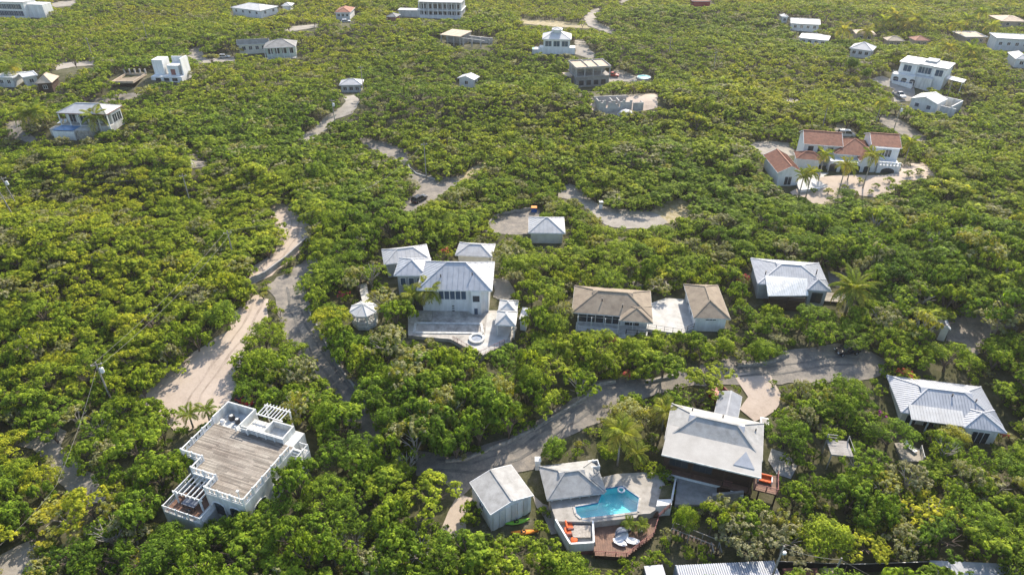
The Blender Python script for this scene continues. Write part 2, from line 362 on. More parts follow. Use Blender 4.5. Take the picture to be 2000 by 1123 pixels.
road('asphalt_road', [(822,885),(824,922),(876,934),(900,960),(930,935),(990,915),(1040,905),(1050,870),(1105,842),(1182,815),(1185,790),(1210,778),(1300,760),(1345,745),(1440,742),(1450,740),(1500,742),(1582,742),(1640,738),(1690,735),(1716,726),(1718,705),(1690,690),(1640,680),(1600,683),(1537,692),(1497,710),(1440,712),(1435,700),(1400,715),(1335,733),(1265,747),(1200,747),(1170,752),(1145,777),(1042,840),(997,862),(905,899),(870,900)], 'worn_asphalt', 0.9)
road('sandy_verge', [(1440,736),(1500,738),(1515,770),(1505,800),(1475,815),(1455,800),(1470,775)], 'sand', 0.8, 0.12)
road('asphalt_road', [(705,270),(760,283),(790,298),(797,318),(812,335),(850,350),(900,346),(897,358),(863,378),(860,385),(833,400),(800,413),(765,421),(790,395),(815,382),(820,370),(804,350),(800,325),(770,308),(745,295),(715,283)], 'worn_asphalt', 1.0)
road('dirt_track', [(893,351),(925,330),(952,313),(956,316),(930,336),(902,356)], 'dry_grass', 0.8)
road('concrete_drive', [(583,273),(602,262),(626,245),(641,228),(665,215),(681,200),(674,190),(690,187),(698,200),(686,222),(652,232),(632,255),(616,268),(597,276)], 'pale_gravel', 0.8)
road('gravel_road', [(1092,372),(1112,363),(1132,373),(1141,386),(1172,407),(1275,418),(1298,433),(1275,444),(1200,442),(1165,424),(1140,394),(1097,384)], 'pale_gravel', 0.9)
road('dry_clearing', [(1275,418),(1290,400),(1330,392),(1350,402),(1340,425),(1320,432),(1298,434)], 'dry_grass', 0.9, 0.07)
road('asphalt_drive', [(948,452),(972,420),(1035,411),(1052,413),(1045,425),(1030,440),(1028,456),(995,456)], 'worn_asphalt', 0.6)
road('asphalt_drive', [(1890,600),(1910,600),(1914,622),(1980,640),(1972,647),(1925,656),(1898,690),(1888,686),(1888,668),(1855,664),(1862,624),(1875,612)], 'worn_asphalt', 0.8)
road('dirt_track', [(42,868),(105,842),(124,846),(108,875),(155,925),(202,957),(197,974),(175,975),(120,930),(92,890),(70,872)], 'pale_gravel', 0.8)
road('dirt_track', [(0,1098),(55,1070),(66,1088),(30,1123),(0,1123)], 'pale_gravel', 1.5)
road('sand_garden', [(1552,378),(1580,362),(1600,350),(1640,345),(1730,345),(1765,338),(1768,320),(1800,320),(1825,342),(1800,348),(1762,350),(1738,372),(1720,384),(1690,380),(1660,378),(1640,392),(1605,402),(1570,395)], 'sand', 0.8)
road('gravel_drive', [(1466,281),(1500,278),(1538,281),(1550,292),(1545,303),(1510,305),(1480,297)], 'pale_gravel', 0.8)
road('gravel_drive', [(1640,244),(1655,243),(1668,262),(1650,272),(1634,262)], 'pale_gravel', 0.8)
road('asphalt_drive', [(1720,226),(1745,228),(1790,258),(1815,272),(1795,276),(1760,262),(1722,240)], 'worn_asphalt', 0.6)
road('concrete_drive', [(1700,156),(1722,150),(1738,158),(1768,170),(1782,172),(1782,184),(1772,196),(1750,199),(1746,186),(1750,174),(1720,164)], 'pale_gravel', 0.8)
road('gravel_road', [(1182,15),(1155,20),(1143,35),(1151,50),(1195,67),(1201,60),(1163,45),(1158,32),(1171,21)], 'pale_gravel', 1.0)
road('gravel_road', [(1222,-4),(1210,4),(1216,7),(1232,-3)], 'pale_gravel', 1.0)
road('dry_clearing', [(1015,38),(1080,42),(1140,50),(1150,56),(1080,52),(1020,46)], 'dry_grass', 1.0, 0.07)
road('concrete_drive', [(1124,80),(1138,78),(1146,95),(1162,110),(1150,114),(1128,106)], 'pale_gravel', 0.8)
road('sand_yard', [(1150,195),(1240,186),(1281,182),(1279,209),(1245,216),(1195,224),(1162,214)], 'sand', 0.8)
road('sand_yard', [(1188,142),(1215,140),(1242,152),(1240,160),(1205,158),(1190,160)], 'pale_gravel', 0.8)
road('asphalt_drive', [(369,96),(391,93),(394,108),(400,117),(455,113),(458,119),(400,123),(372,120)], 'pale_gravel', 0.8)
road('asphalt_road', [(108,130),(120,124),(186,120),(186,128),(140,131),(112,138)], 'pale_gravel', 0.8)
road('asphalt_road', [(176,197),(220,189),(272,183),(276,189),(225,197),(180,202)], 'worn_asphalt', 0.8)
road('asphalt_road', [(16,240),(60,226),(100,214),(104,220),(66,232),(36,245),(40,262),(70,272),(60,276),(24,266)], 'worn_asphalt', 0.8)
road('asphalt_road', [(367,298),(385,293),(400,312),(398,326),(376,328),(370,316)], 'worn_asphalt', 0.8)
road('gravel_road', [(556,58),(575,52),(622,48),(618,54),(580,60),(562,63)], 'pale_gravel', 0.8)
road('gravel_road', [(95,8),(120,4),(150,2),(140,12),(110,14)], 'pale_gravel', 0.8)
road('dirt_track', [(1528,196),(1545,190),(1558,198),(1545,203)], 'pale_gravel', 0.8)
road('rocky_bank', [(1125,548),(1180,545),(1260,550),(1330,552),(1330,562),(1275,566),(1262,562),(1180,560),(1118,562)], 'white_rock', 0.0, clear=False)
road('rocky_bank', [(1512,885),(1530,895),(1545,912),(1540,925),(1520,918),(1508,900)], 'white_rock', 0.8)
road('asphalt_drive', [(1620,532),(1685,534),(1690,548),(1650,562),(1622,556)], 'asphalt', 0.4)
road('sandy_path', [(882,1000),(898,970),(915,975),(905,1010),(900,1040),(880,1055),(872,1035)], 'sand', 0.5)
road('sandy_path', [(968,548),(990,545),(1000,575),(985,590),(968,580)], 'pale_gravel', 0.5)
road('gravel_path', [(1042,968),(1062,985),(1085,992),(1086,1014),(1092,1040),(1076,1046),(1064,1010)], 'pale_gravel', 0.2)
# darker creases in the scrub on the slope west of the junction: narrow hollows without bushes
for px in ([(1440,640),(1500,655),(1560,640),(1562,648),(1500,664),(1440,650)],
           [(690,395),(735,402),(740,410),(690,402)]):
    CLEAR.append(np.array(px, float))
ground_material('rut_sand', [(0.35, (0.22, 0.18, 0.14)), (0.6, (0.33, 0.27, 0.22)), (0.85, (0.42, 0.35, 0.29))], 0.5, 0.4, 4.0)
ground_material('rut_tar', [(0.35, (0.08, 0.077, 0.073)), (0.6, (0.13, 0.124, 0.115)), (0.85, (0.20, 0.19, 0.165))], 0.6, 0.3, 4.0)
def ruts(px, mat, gauge=1.6, wd=0.5, dz=0.125):          # pairs of wheel tracks worn into the road
    P_ = [on_ground(*c) for c in px]; pts = []
    for a, b in zip(P_[:-1], P_[1:]):
        k = max(1, int((b - a).length / 1.5)); pts += [a.lerp(b, i / k) for i in range(k)]
    pts.append(P_[-1])
    for sd_ in (-1, 1):
        vs, fs = [], []
        for i, p in enumerate(pts):
            e = (pts[min(i+1, len(pts)-1)] - pts[max(i-1, 0)]).normalized(); nn = Vector((-e.y, e.x, 0)); wob = 0.12 * math.sin(i * 1.3 + sd_)
            for o_ in (-1, 1):
                q = p + nn * (sd_ * gauge / 2 + wob + o_ * wd / 2 * (0.75 + 0.25 * math.sin(i * 0.9))); vs.append((q.x, q.y, float(terrain(q.x, q.y)) + dz))
            if i: fs.append((2*i-2, 2*i-1, 2*i+1, 2*i))
        m = bpy.data.meshes.new('wheel_track'); m.from_pydata(vs, [], fs); m.materials.append(M[mat]); o = bpy.data.objects.new('wheel_track', m); C.objects.link(o); tag(o, kind='structure')
ruts([(560,404),(578,430),(572,465),(545,500),(505,535)], 'rut_sand'); ruts([(505,590),(482,640),(450,680),(420,720),(385,770),(365,815)], 'rut_sand')
ruts([(570,560),(575,600),(590,640),(625,700),(665,750),(700,810)], 'rut_tar'); ruts([(850,908),(920,915),(1010,890),(1090,835),(1150,795)], 'rut_tar'); ruts([(1440,728),(1500,725),(1560,718),(1620,705),(1680,708)], 'rut_tar')
N_ROAD = len(CLEAR)
# ------------------------------------------------------------------ house kit
HULLS, FOOT, MARKS = [], [], []
def hull2(pts):
    pts = sorted(map(tuple, pts)); out = []
    for seq in (pts, pts[::-1]):
        h = []
        for p in seq:
            while len(h) > 1 and (h[-1][0]-h[-2][0])*(p[1]-h[-2][1]) - (h[-1][1]-h[-2][1])*(p[0]-h[-2][0]) <= 0: h.pop()
            h.append(p)
        out += h[:-1]
    return np.array(out)
class Frame: pass
def frame(A, B, Cc, H, right=True):
    """Stand a rectangle so that its eaves corners (height H) fall on the sight lines A (front left), B (front right), Cc (a back corner)."""
    f = Frame(); zE = H
    for _ in range(5):
        a, b, c = on_z(*A, zE), on_z(*B, zE), on_z(*Cc, zE); m = (a + b + c) / 3; zE = float(terrain(m.x, m.y)) + H
    ex = (b - a).normalized(); ey = Vector((-ex.y, ex.x, 0))
    f.W = (b - a).length; f.D = abs((c - (b if right else a)).dot(ey)); f.H = H
    f.o = Vector((a.x, a.y, zE - H)); f.rz = math.atan2(ex.y, ex.x); f.ex, f.ey = ex, ey
    return f
def wpt(f, x, y, z=0.0): return f.o + f.ex * x + f.ey * y + Vector((0, 0, z))
def register(f, x0, x1, y0, y1, z0, z1, mark=None, margin=0.3, hull=True):
    c = [wpt(f, x, y, z) for x in (x0, x1) for y in (y0, y1) for z in (z0, z1)]
    u, v, d = project([tuple(p) for p in c])
    if hull: HULLS.append((hull2(np.stack([u, v], -1)), float(d.max()) - 0.5))
    FOOT.append((np.array([tuple(wpt(f, x, y).to_2d()) for x, y in ((x0-margin, y0-margin), (x1+margin, y0-margin), (x1+margin, y1+margin), (x0-margin, y1+margin))]), 0))
    if mark: MARKS.append((mark, float(u.mean()), float(v.mean())))
def house(name, label, f, cat='house', group=None):
    return thing(name, label, cat, f.o, f.rz, group)
def slopes(x0, x1, y0, y1, z, rise, axis=None, k=1.0, gable=False):
    """corner and ridge points of a hip (or gable) roof and its four (two) slopes"""
    W, D = x1 - x0, y1 - y0
    axis = axis or ('x' if W >= D else 'y')
    ins = 0 if gable else min(W, D) / 2 * k
    a, b, c, d = Vector((x0,y0,z)), Vector((x1,y0,z)), Vector((x1,y1,z)), Vector((x0,y1,z))
    if axis == 'x':
        ins = min(ins, W / 2); r0, r1 = Vector((x0+ins,(y0+y1)/2,z+rise)), Vector((x1-ins,(y0+y1)/2,z+rise))
        S_ = [(a,b,r1,r0), (c,d,r0,r1)] + ([] if gable else [(b,c,r1), (d,a,r0)])
    else:
        ins = min(ins, D / 2); r0, r1 = Vector(((x0+x1)/2,y0+ins,z+rise)), Vector(((x0+x1)/2,y1-ins,z+rise))
        S_ = [(b,c,r1,r0), (d,a,r0,r1)] + ([] if gable else [(a,b,r0), (c,d,r1)])
    return [a, b, c, d], r0, r1, S_
def seams(mb, face, sp=0.45, h=0.035, w=0.035):
    a, b = face[0], face[1]; e = (b - a); Lh = e.length; e.normalize()
    tops = face[2:]; n = e.cross((tops[0] - a)).normalized(); up = n.cross(e).normalized()
    if up.z < 0: up = -up
    if n.z < 0: n = -n
    poly = [((p - a).dot(e), (p - a).dot(up)) for p in face]
    t = sp / 2
    while t < Lh:
        ys = []
        for i in range(len(poly)):
            (x1, y1), (x2, y2) = poly[i], poly[(i + 1) % len(poly)]
            if (x1 - t) * (x2 - t) < 0: ys.append(y1 + (y2 - y1) * (t - x1) / (x2 - x1))
        if len(ys) >= 2 and max(ys) - min(ys) > 0.2:
            mb.bar(a + e*t + up*min(ys) + n*h*0.5, a + e*t + up*max(ys) + n*h*0.5, w, h)
        t += sp
def roof(parent, x0, x1, y0, y1, z, rise, mat, trim='white_paint', axis=None, k=1.0, gable=False, seam=None, cap=True, thick=0.16, name='roof', gable_mat=None):
    cs, r0, r1, S_ = slopes(x0, x1, y0, y1, z, rise, axis, k, gable)
    mb = MB()
    for s in S_: mb.sheet([p + Vector((0, 0, 0.02)) for p in s], 0.06)
    if gable:
        gb = MB(); ax = axis or ('x' if x1-x0 >= y1-y0 else 'y'); i_ = 0.35
        if ax == 'x':
            for xx, rr in ((x0+i_, r0), (x1-i_, r1)):
                gb.add([(xx-0.05,y0+i_,z-thick),(xx-0.05,y1-i_,z-thick),(xx-0.05,(y0+y1)/2,z+rise-0.1),(xx+0.05,y0+i_,z-thick),(xx+0.05,y1-i_,z-thick),(xx+0.05,(y0+y1)/2,z+rise-0.1)], [(0,1,2),(5,4,3),(0,3,4,1),(1,4,5,2),(2,5,3,0)])
        else:
            for yy in (y0+i_, y1-i_):
                gb.add([(x0+i_,yy-0.05,z-thick),(x1-i_,yy-0.05,z-thick),((x0+x1)/2,yy-0.05,z+rise-0.1),(x0+i_,yy+0.05,z-thick),(x1-i_,yy+0.05,z-thick),((x0+x1)/2,yy+0.05,z+rise-0.1)], [(0,1,2),(5,4,3),(0,3,4,1),(1,4,5,2),(2,5,3,0)])
        gb.build('gable_wall', M[gable_mat or trim], parent)
    ro = mb.build(name, M[mat], parent)
    fb = MB(); n = len(cs)
    if gable:
        ax = axis or ('x' if x1-x0 >= y1-y0 else 'y'); a, b, c, d = cs
        ends = ((d, r0, a), (b, r1, c)) if ax == 'x' else ((a, r0, b), (c, r1, d))
        for p, q, s in ends:
            fb.bar(p - Vector((0,0,0.06)), q - Vector((0,0,0.06)), 0.08, 0.2); fb.bar(q - Vector((0,0,0.06)), s - Vector((0,0,0.06)), 0.08, 0.2)
        for p, q in (((a, b), (c, d)) if ax == 'x' else ((b, c), (d, a))): fb.bar(p - Vector((0,0,0.07)), q - Vector((0,0,0.07)), 0.08, 0.18)
    else:
        for i in range(4): fb.bar(cs[i] - Vector((0,0,thick/2+0.02)), cs[(i+1)%4] - Vector((0,0,thick/2+0.02)), 0.08, thick)
        fb.sheet([p + Vector((0,0,-thick*0.75)) for p in cs], 0.03)
    fb.build('fascia', M[trim], ro)
    if cap:
        cb = MB(); u = Vector((0, 0, 0.06))
        if (r1 - r0).length > 0.2: cb.bar(r0 + u, r1 + u, 0.26, 0.10)
        if not gable:
            a, b, c, d = cs
            prs = ((a,r0),(d,r0),(b,r1),(c,r1)) if (axis or ('x' if x1-x0 >= y1-y0 else 'y')) == 'x' else ((a,r0),(b,r0),(c,r1),(d,r1))
            for p, q in prs: cb.bar(p + u, q + u, 0.2, 0.08)
        cb.build('ridge_cap', M[mat], ro)
    if seam:
        sb = MB()
        for s in S_: seams(sb, [p + Vector((0, 0, 0.03)) for p in s], seam)
        so_ = sb.build('roof_seam', M[mat], ro); so_['kind'] = 'stuff'
    return ro
WCACHE = {}
ROT = {'f': 0.0, 'r': math.pi / 2, 'b': math.pi, 'l': -math.pi / 2}
def window(parent, side, x, y, z, w, h, n=1, rows=1, fm='white_paint', gm='glass', name='window'):
    key = (round(w, 2), round(h, 2), n, rows, fm, gm)
    if key not in WCACHE:
        fr = MB(); t = 0.07
        fr.box(-w/2-t, w/2+t, -0.07, 0.02, -t, 0); fr.box(-w/2-t, w/2+t, -0.07, 0.02, h, h+t)
        fr.box(-w/2-t, -w/2, -0.069, 0.02, 0, h); fr.box(w/2, w/2+t, -0.069, 0.02, 0, h)
        for i in range(1, n): xx = -w/2 + w*i/n; fr.box(xx-0.035, xx+0.035, -0.06, 0.02, 0, h)
        for i in range(1, rows): zz = h*i/rows; fr.box(-w/2, w/2, -0.055, 0.02, zz-0.03, zz+0.03)
        gl = MB(); gl.box(-w/2, w/2, -0.025, 0.02, 0, h)
        WCACHE[key] = (fr.mesh('window_frame', M[fm]), gl.mesh('pane', M[gm]))
    o = linked(WCACHE[key][0], name, parent, (x, y, z), (0, 0, ROT[side])); linked(WCACHE[key][1], 'pane', o)
    return o
def windows(parent, side, a, b, c, z, w, h, count, **kw):   # evenly from a to b along a wall at c
    for i in range(count):
        t = a + (b - a) * (i + 0.5) / count
        window(parent, side, t if side in 'fb' else c, c if side in 'fb' else t, z, w, h, **kw)
def walls(parent, x0, x1, y0, y1, z0, z1, mat, name='wall'):
    return MB().box(x0, x1, y0, y1, z0, z1).build(name, M[mat], parent)
PCACHE = {}
def post(parent, x, y, z0, z1, w=0.16, mat='white_paint', name='column'):
    k = (round(z1-z0, 2), w, mat)
    if k not in PCACHE: PCACHE[k] = MB().box(-w/2, w/2, -w/2, w/2, 0, z1-z0).mesh(name, M[mat])
    return linked(PCACHE[k], name, parent, (x, y, z0))
def railing(parent, pts, z, h=1.0, mat='white_paint', gap=0.28, bw=0.05, name='railing', post_w=0.14, post_every=2.4, solid=False, rails=None):
    """posts as their own parts, the bars between two posts one part"""
    for (a, b) in zip(pts[:-1], pts[1:]):
        a = Vector((a[0], a[1], z if len(a) < 3 else a[2])); b = Vector((b[0], b[1], z if len(b) < 3 else b[2]))
        n = max(1, round((b - a).length / post_every))
        for i in range(n):
            p, q = a.lerp(b, i / n), a.lerp(b, (i + 1) / n)
            mb = MB(); up = Vector((0, 0, h))
            mb.bar(p + up, q + up, bw * 1.6, bw * 1.3)
            if rails:
                for r_ in rails: MB().bar(p + up * r_, q + up * r_, bw * 0.9).build('rail', M[mat], parent)
            else:
                mb.bar(p + up * 0.12, q + up * 0.12, bw)
                m_ = max(1, int((q - p).length / gap))
                for j in range(1, m_):
                    s = p.lerp(q, j / m_); mb.bar(s + up * 0.12, s + up, bw * 0.8)
            ro = mb.build(name, M[mat], parent)
            post(ro, p.x, p.y, p.z, p.z + h + 0.08, post_w, mat, 'post')
        if b == Vector((pts[-1][0], pts[-1][1], z if len(pts[-1]) < 3 else pts[-1][2])):
            post(ro, b.x, b.y, b.z, b.z + h + 0.08, post_w, mat, 'post')
def simple_house(name, label, A, B, Cc, H=3.0, rise=1.3, wall='white_paint', rf='white_roof', oh=0.5, gable=False, axis=None, right=True,
                 nf=3, ns=2, k=1.0, ww=1.1, wh=1.1, wz=None, base=3.0, seam=None, cols=0, mark=None, low=0.4, trim='white_paint', gm='glass', flat=False, fm='white_paint', side='r', wn=2, lift=0.0):
    f = frame(A, B, Cc, H + lift, right); f.o.z += lift; base += lift; t = house(name, label, f, 'house')
    W, D = f.W, f.D; oh = min(oh, W * 0.12)
    yf = oh + (1.8 if cols else 0)
    walls(t, oh, W - oh, yf, D - oh, -base, H - 0.1, wall)
    if flat:
        rb = MB().box(0, W, 0, D, H - 0.1, H + 0.12); ro = rb.build('roof', M[rf], t)
        pb = MB()
        for q in ((0, W, 0, 0.2), (0, W, D-0.2, D), (0, 0.2, 0.2, D-0.2), (W-0.2, W, 0.2, D-0.2)): pb.box(*q, H + 0.12, H + 0.35)
        pb.build('parapet', M[trim], ro)
    else:
        roof(t, 0, W, 0, D, H, rise, rf, trim, axis, k, gable, seam, gable_mat=wall)
    wz = wz if wz is not None else H - wh - 0.75
    if nf: windows(t, 'f', oh + 0.3, W - oh - 0.3, yf, wz, min(ww, (W - 2*oh) / nf * 0.7), wh, nf, n=wn, gm=gm, fm=fm)
    if ns:
        xx = (W - oh) if side == 'r' else oh
        windows(t, side, yf + 0.3, D - oh - 0.3, xx, wz, min(ww, (D - 2*oh) / ns * 0.6), wh, ns, n=wn, gm=gm, fm=fm)
    for i in range(cols): post(t, oh * 0.5 + (W - oh) * i / max(1, cols - 1), oh * 0.5, -base, H - 0.1, 0.25)
    if cols: walls(t, oh*0.3, W - oh*0.3, oh*0.3, yf, -base, 0.1, 'terrace_white', 'porch_floor')
    register(f, 0, W, 0, D, low, H + (0.3 if flat else rise), mark)
    return t, f
def L2(f, px, py, z):                   # local x, y of the point at local height z on a sight line
    p = on_z(px, py, f.o.z + z) - f.o
    return p.dot(f.ex), p.dot(f.ey)
def gablets(parent, x0, x1, y0, y1, z, rise, mat, g=0.9, axis=None, vent='dark_metal'):
    cs, r0, r1, S_ = slopes(x0, x1, y0, y1, z, rise, axis)
    D = min(x1-x0, y1-y0); ax = axis or ('x' if x1-x0 >= y1-y0 else 'y')
    for r_, s in ((r0, -1), (r1, 1)):
        dz = g * rise / (D/2); e = Vector((s, 0, 0)) if ax == 'x' else Vector((0, s, 0)); q = Vector((0, 1, 0)) if ax == 'x' else Vector((1, 0, 0))
        ap = r_ + e*(g+0.12) + Vector((0, 0, 0.05)); b1 = r_ + e*(g+0.12) - q*g + Vector((0, 0, -dz+0.05)); b2 = r_ + e*(g+0.12) + q*g + Vector((0, 0, -dz+0.05))
        rr = r_ - e*0.3 + Vector((0, 0, 0.05))
        gm_ = MB(); gm_.sheet([ap, b1, rr], 0.05); gm_.sheet([ap, rr, b2], 0.05); go_ = gm_.build('gablet', M[mat], parent)
        v_ = MB(); i_ = -e*0.14
        v_.add([ap+i_-Vector((0,0,0.08)), b1+i_, b2+i_, ap+i_*2-Vector((0,0,0.08)), b1+i_*2, b2+i_*2], [(0,1,2),(5,4,3),(0,3,4,1),(1,4,5,2),(2,5,3,0)]); v_.build('vent', M[vent], go_)
def slat_rows(mb, x0, x1, y0, y1, z, n, gap=0.015, t=0.04, along='x'):
    for i in range(n):
        if along == 'x':
            a = y0 + (y1-y0)*i/n; mb.box(x0, x1, a, a + (y1-y0)/n - gap, z, z + t + 0.004*((i*7) % 3))
        else:
            a = x0 + (x1-x0)*i/n; mb.box(a, a + (x1-x0)/n - gap, y0, y1, z, z + t + 0.004*((i*7) % 3))
    return mb

def roof_vent(parent, x, y, z, h=0.35, r=0.09, mat='dark_metal'):
    o = MB().lathe([(r*1.6, z - 0.4), (r, z - 0.3), (r, z + h), (r*1.5, z + h), (r*1.5, z + h + 0.08)], 8, (x, y)).build('roof_vent', M[mat], parent); return o
# ================================================================== houses of the near slope
# ---- white two-storey house with the flat timber roof deck
f = Frame(); f.rz = R(-20.0); f.ex = Vector((math.cos(f.rz), math.sin(f.rz), 0)); f.ey = Vector((-f.ex.y, f.ex.x, 0)); f.o = Vector((-37.9, 56.9, -3.2))
t = house('roof_deck_house', 'white two-storey house with a flat timber roof deck and white balustrades', f)
ZD = 6.1
plan = [(0, 0), (5.9, 0), (5.9, 9.6), (5.9, 10.2), (-7.2, 10.2), (-7.2, 4.0), (-3.8, 4.0), (-3.8, 2.0), (0, 2.0)]
MB().prism([(p[0], p[1]) for p in plan], -2.5, ZD - 0.25).build('wall', M['old_white'], t)
MB().prism(plan, ZD - 0.25, ZD - 0.02).build('roof_slab', M['white_paint'], t)
dk = MB(); pw = 0.19
yy = 0.1
while yy < 10.0:
    xa = 0.12 if yy < 2.05 else (-3.7 if yy < 4.05 else -7.08); x = xa
    while x < 5.75:                                # boards laid in broken lengths
        ln = random.uniform(2.2, 4.2); xe = min(5.78, x + ln)
        dk.box(x, xe - 0.012, yy, yy + pw - 0.02, ZD, ZD + 0.03 + random.uniform(0, 0.012)); x = xe
    yy += pw
o = dk.build('deck_board', M['weathered_deck'], t); o['kind'] = 'stuff'
bal = [(-7.1, 10.1), (-7.1, 4.1), (-3.7, 4.1), (-3.7, 2.1), (0.1, 2.1), (0.1, 0.1), (5.8, 0.1), (5.8, 9.4)]
for a, b in zip(bal[:-1], bal[1:]):                 # panelled balustrade: rails, turned balusters in groups of three
    A_, B_ = Vector((*a, ZD)), Vector((*b, ZD)); n = max(1, round((B_ - A_).length / 1.9))
    for i in range(n):
        p, q = A_.lerp(B_, i/n), A_.lerp(B_, (i+1)/n); mb = MB()
        mb.bar(p + Vector((0,0,0.95)), q + Vector((0,0,0.95)), 0.14, 0.10); mb.bar(p + Vector((0,0,0.16)), q + Vector((0,0,0.16)), 0.12, 0.10)
        k = max(4, int((q-p).length / 0.16))
        for j in range(1, k):
            if j % 4 == 0: continue
            s = p.lerp(q, j/k); mb.tube([s + Vector((0,0,0.2)), s + Vector((0,0,0.42)), s + Vector((0,0,0.9))], [0.045, 0.065, 0.035], 5)
        ro = mb.build('balustrade', M['white_paint'], t); post(ro, p.x, p.y, ZD, ZD + 1.12, 0.2, 'white_paint', 'post')
# walled plant room on the roof, water tank pit and pergola behind the deck
MB().prism([(-7.2, 10.2), (-2.5, 10.2), (-2.5, 13.5), (-7.2, 13.5)], -2.5, ZD - 0.3).build('wall', M['old_white'], t)
pr = MB()
for q in ((-7.2, -2.5, 13.3, 13.5), (-7.2, -7.0, 10.2, 13.3), (-2.7, -2.5, 10.2, 13.3)): pr.box(*q, ZD - 0.3, ZD + 1.25)
pr.build('parapet', M['old_white'], t)
MB().prism([(-2.5, 10.2), (5.6, 10.2), (5.6, 12.9), (-2.5, 12.9)], -2.5, ZD - 0.1).build('wall', M['old_white'], t)
pr = MB()
for q in ((-2.5, 4.3, 10.2, 10.4), (0.9, 4.3, 12.5, 12.7), (0.9, 1.1, 10.4, 12.5), (4.1, 4.3, 10.4, 12.5)): pr.box(*q, ZD - 0.1, ZD + 1.0)
pr.build('parapet', M['old_white'], t)
railing(t, [(-3.2, 9.9), (-1.3, 9.9), (-1.3, 10.1), (4.3, 10.1)], ZD, 0.95, rails=(0.35, 0.66), post_every=1.6)
for (x, y, r_) in ((-5.6, 11.9, 0.42), (-4.4, 11.6, 0.36)):
    k = MB().lathe([(r_, ZD-0.3), (r_, ZD+0.35), (r_*0.95, ZD+0.42)], 12, (x, y)).build('condenser_unit', M['dark_metal'], t)
    MB().lathe([(r_*0.6, ZD+0.42), (r_*0.6, ZD+0.47)], 10, (x, y)).build('fan_cover', M['old_white'], k)
MB().lathe([(0.3, ZD-0.3), (0.34, ZD+0.1), (0.2, ZD+0.3)], 10, (-6.4, 10.9)).build('tank', M['fabric_white'], t)
for i in range(8): MB().bar((-1.9 + i*0.52, 12.9, ZD + 0.9), (-1.9 + i*0.52, 15.3, ZD + 0.9), 0.09, 0.16).build('pergola_rafter', M['white_paint'], t)
for y in (13.1, 15.0): MB().bar((-2.3, y, ZD + 0.75), (2.1, y, ZD + 0.75), 0.12, 0.16).build('pergola_beam', M['white_paint'], t)
for x in (-2.1, 1.9): post(t, x, 15.0, -2.5, ZD + 0.7, 0.18)
# outside stair at the east corner
for i in range(5): MB().box(5.9, 7.1, 9.9 - i*0.32, 10.2 - i*0.32, ZD - 0.4 - i*0.22, ZD - 0.2 - i*0.22).build('step', M['old_white'], t)
walls(t, 5.9, 7.2, 8.6, 11.4, -2.5, ZD - 1.4, 'old_white', 'stair_tower')
railing(t, [(5.95, 11.3), (7.1, 11.3), (7.1, 9.0)], ZD - 1.4, 1.2, post_every=1.2)
# arches and windows in the walls
def arch(parent, side, x, y, z, w, h, mat='glass'):
    pts = [(-w/2, 0), (w/2, 0)] + [(w/2*math.cos(a), h - w/2*0.6 + w/2*0.6*math.sin(a)) for a in np.linspace(0, math.pi, 9)]
    n = len(pts); vs = [(p[0], -0.03, p[1]) for p in pts] + [(p[0], 0.05, p[1]) for p in pts]
    mb = MB().add(vs, [tuple(range(n)), tuple(range(2*n-1, n-1, -1))] + [(i, n+i, n+(i+1)%n, (i+1)%n) for i in range(n)])
    fr = MB()
    for i in range(1, n): fr.bar((pts[i][0], -0.05, pts[i][1]), (pts[(i+1)%n][0], -0.05, pts[(i+1)%n][1]), 0.12, 0.12)
    o = fr.build('arch', M['white_paint'], parent); o.location = (x, y, z); o.rotation_euler[2] = ROT[side]; mb.build('opening', M[mat], o); return o
arch(t, 'f', 1.6, 0, ZD - 3.4, 1.9, 2.3); arch(t, 'f', 4.2, 0, ZD - 3.4, 1.9, 2.3)
arch(t, 'r', 5.9, 2.2, ZD - 4.0, 2.4, 2.4, 'dark_metal'); arch(t, 'r', 5.9, 5.8, ZD - 4.0, 2.4, 2.4, 'dark_metal')
window(t, 'f', -5.0, 4.0, ZD - 2.4, 1.3, 1.4, 2); window(t, 'f', -2.2, 2.0, ZD - 2.4, 1.3, 1.4, 2)
# lower terrace with its pergola
ZT = 3.7
MB().prism([(-4.9, -2.6), (1.0, -2.6), (1.0, 0.0), (-0.02, 0.0), (-0.02, 1.98), (-3.82, 1.98), (-4.9, 1.98)], -2.5, ZT - 0.1).build('terrace_base', M['old_white'], t)
tb = slat_rows(MB(), -4.75, -0.15, -2.45, 1.9, ZT - 0.1, 22); o = tb.build('terrace_board', M['brown_wood'], t); o['kind'] = 'stuff'
railing(t, [(-4.8, 1.9), (-4.8, -2.5), (0.9, -2.5), (0.9, -0.1)], ZT - 0.1, 0.95, gap=0.2, bw=0.06, post_w=0.18, post_every=1.8)
for i in range(7): MB().bar((-4.0 + i*0.66, -1.2, ZT + 2.1), (-4.0 + i*0.66, 2.0, ZT + 2.1), 0.09, 0.18).build('pergola_rafter', M['white_paint'], t)
MB().bar((-4.4, -0.9, ZT + 1.95), (0.2, -0.9, ZT + 1.95), 0.12, 0.16).build('pergola_beam', M['white_paint'], t)
for x in (-4.0, -0.2): post(t, x, -0.9, ZT - 0.1, ZT + 1.9, 0.18)
MB().bar((5.2, 0.25, ZD), (5.2, 0.25, ZD + 2.0), 0.08).build('lamp_post', M['white_paint'], t)
MB().box(5.05, 5.35, 0.1, 0.4, ZD + 2.0, ZD + 2.12).build('lamp_head', M['white_paint'], t)
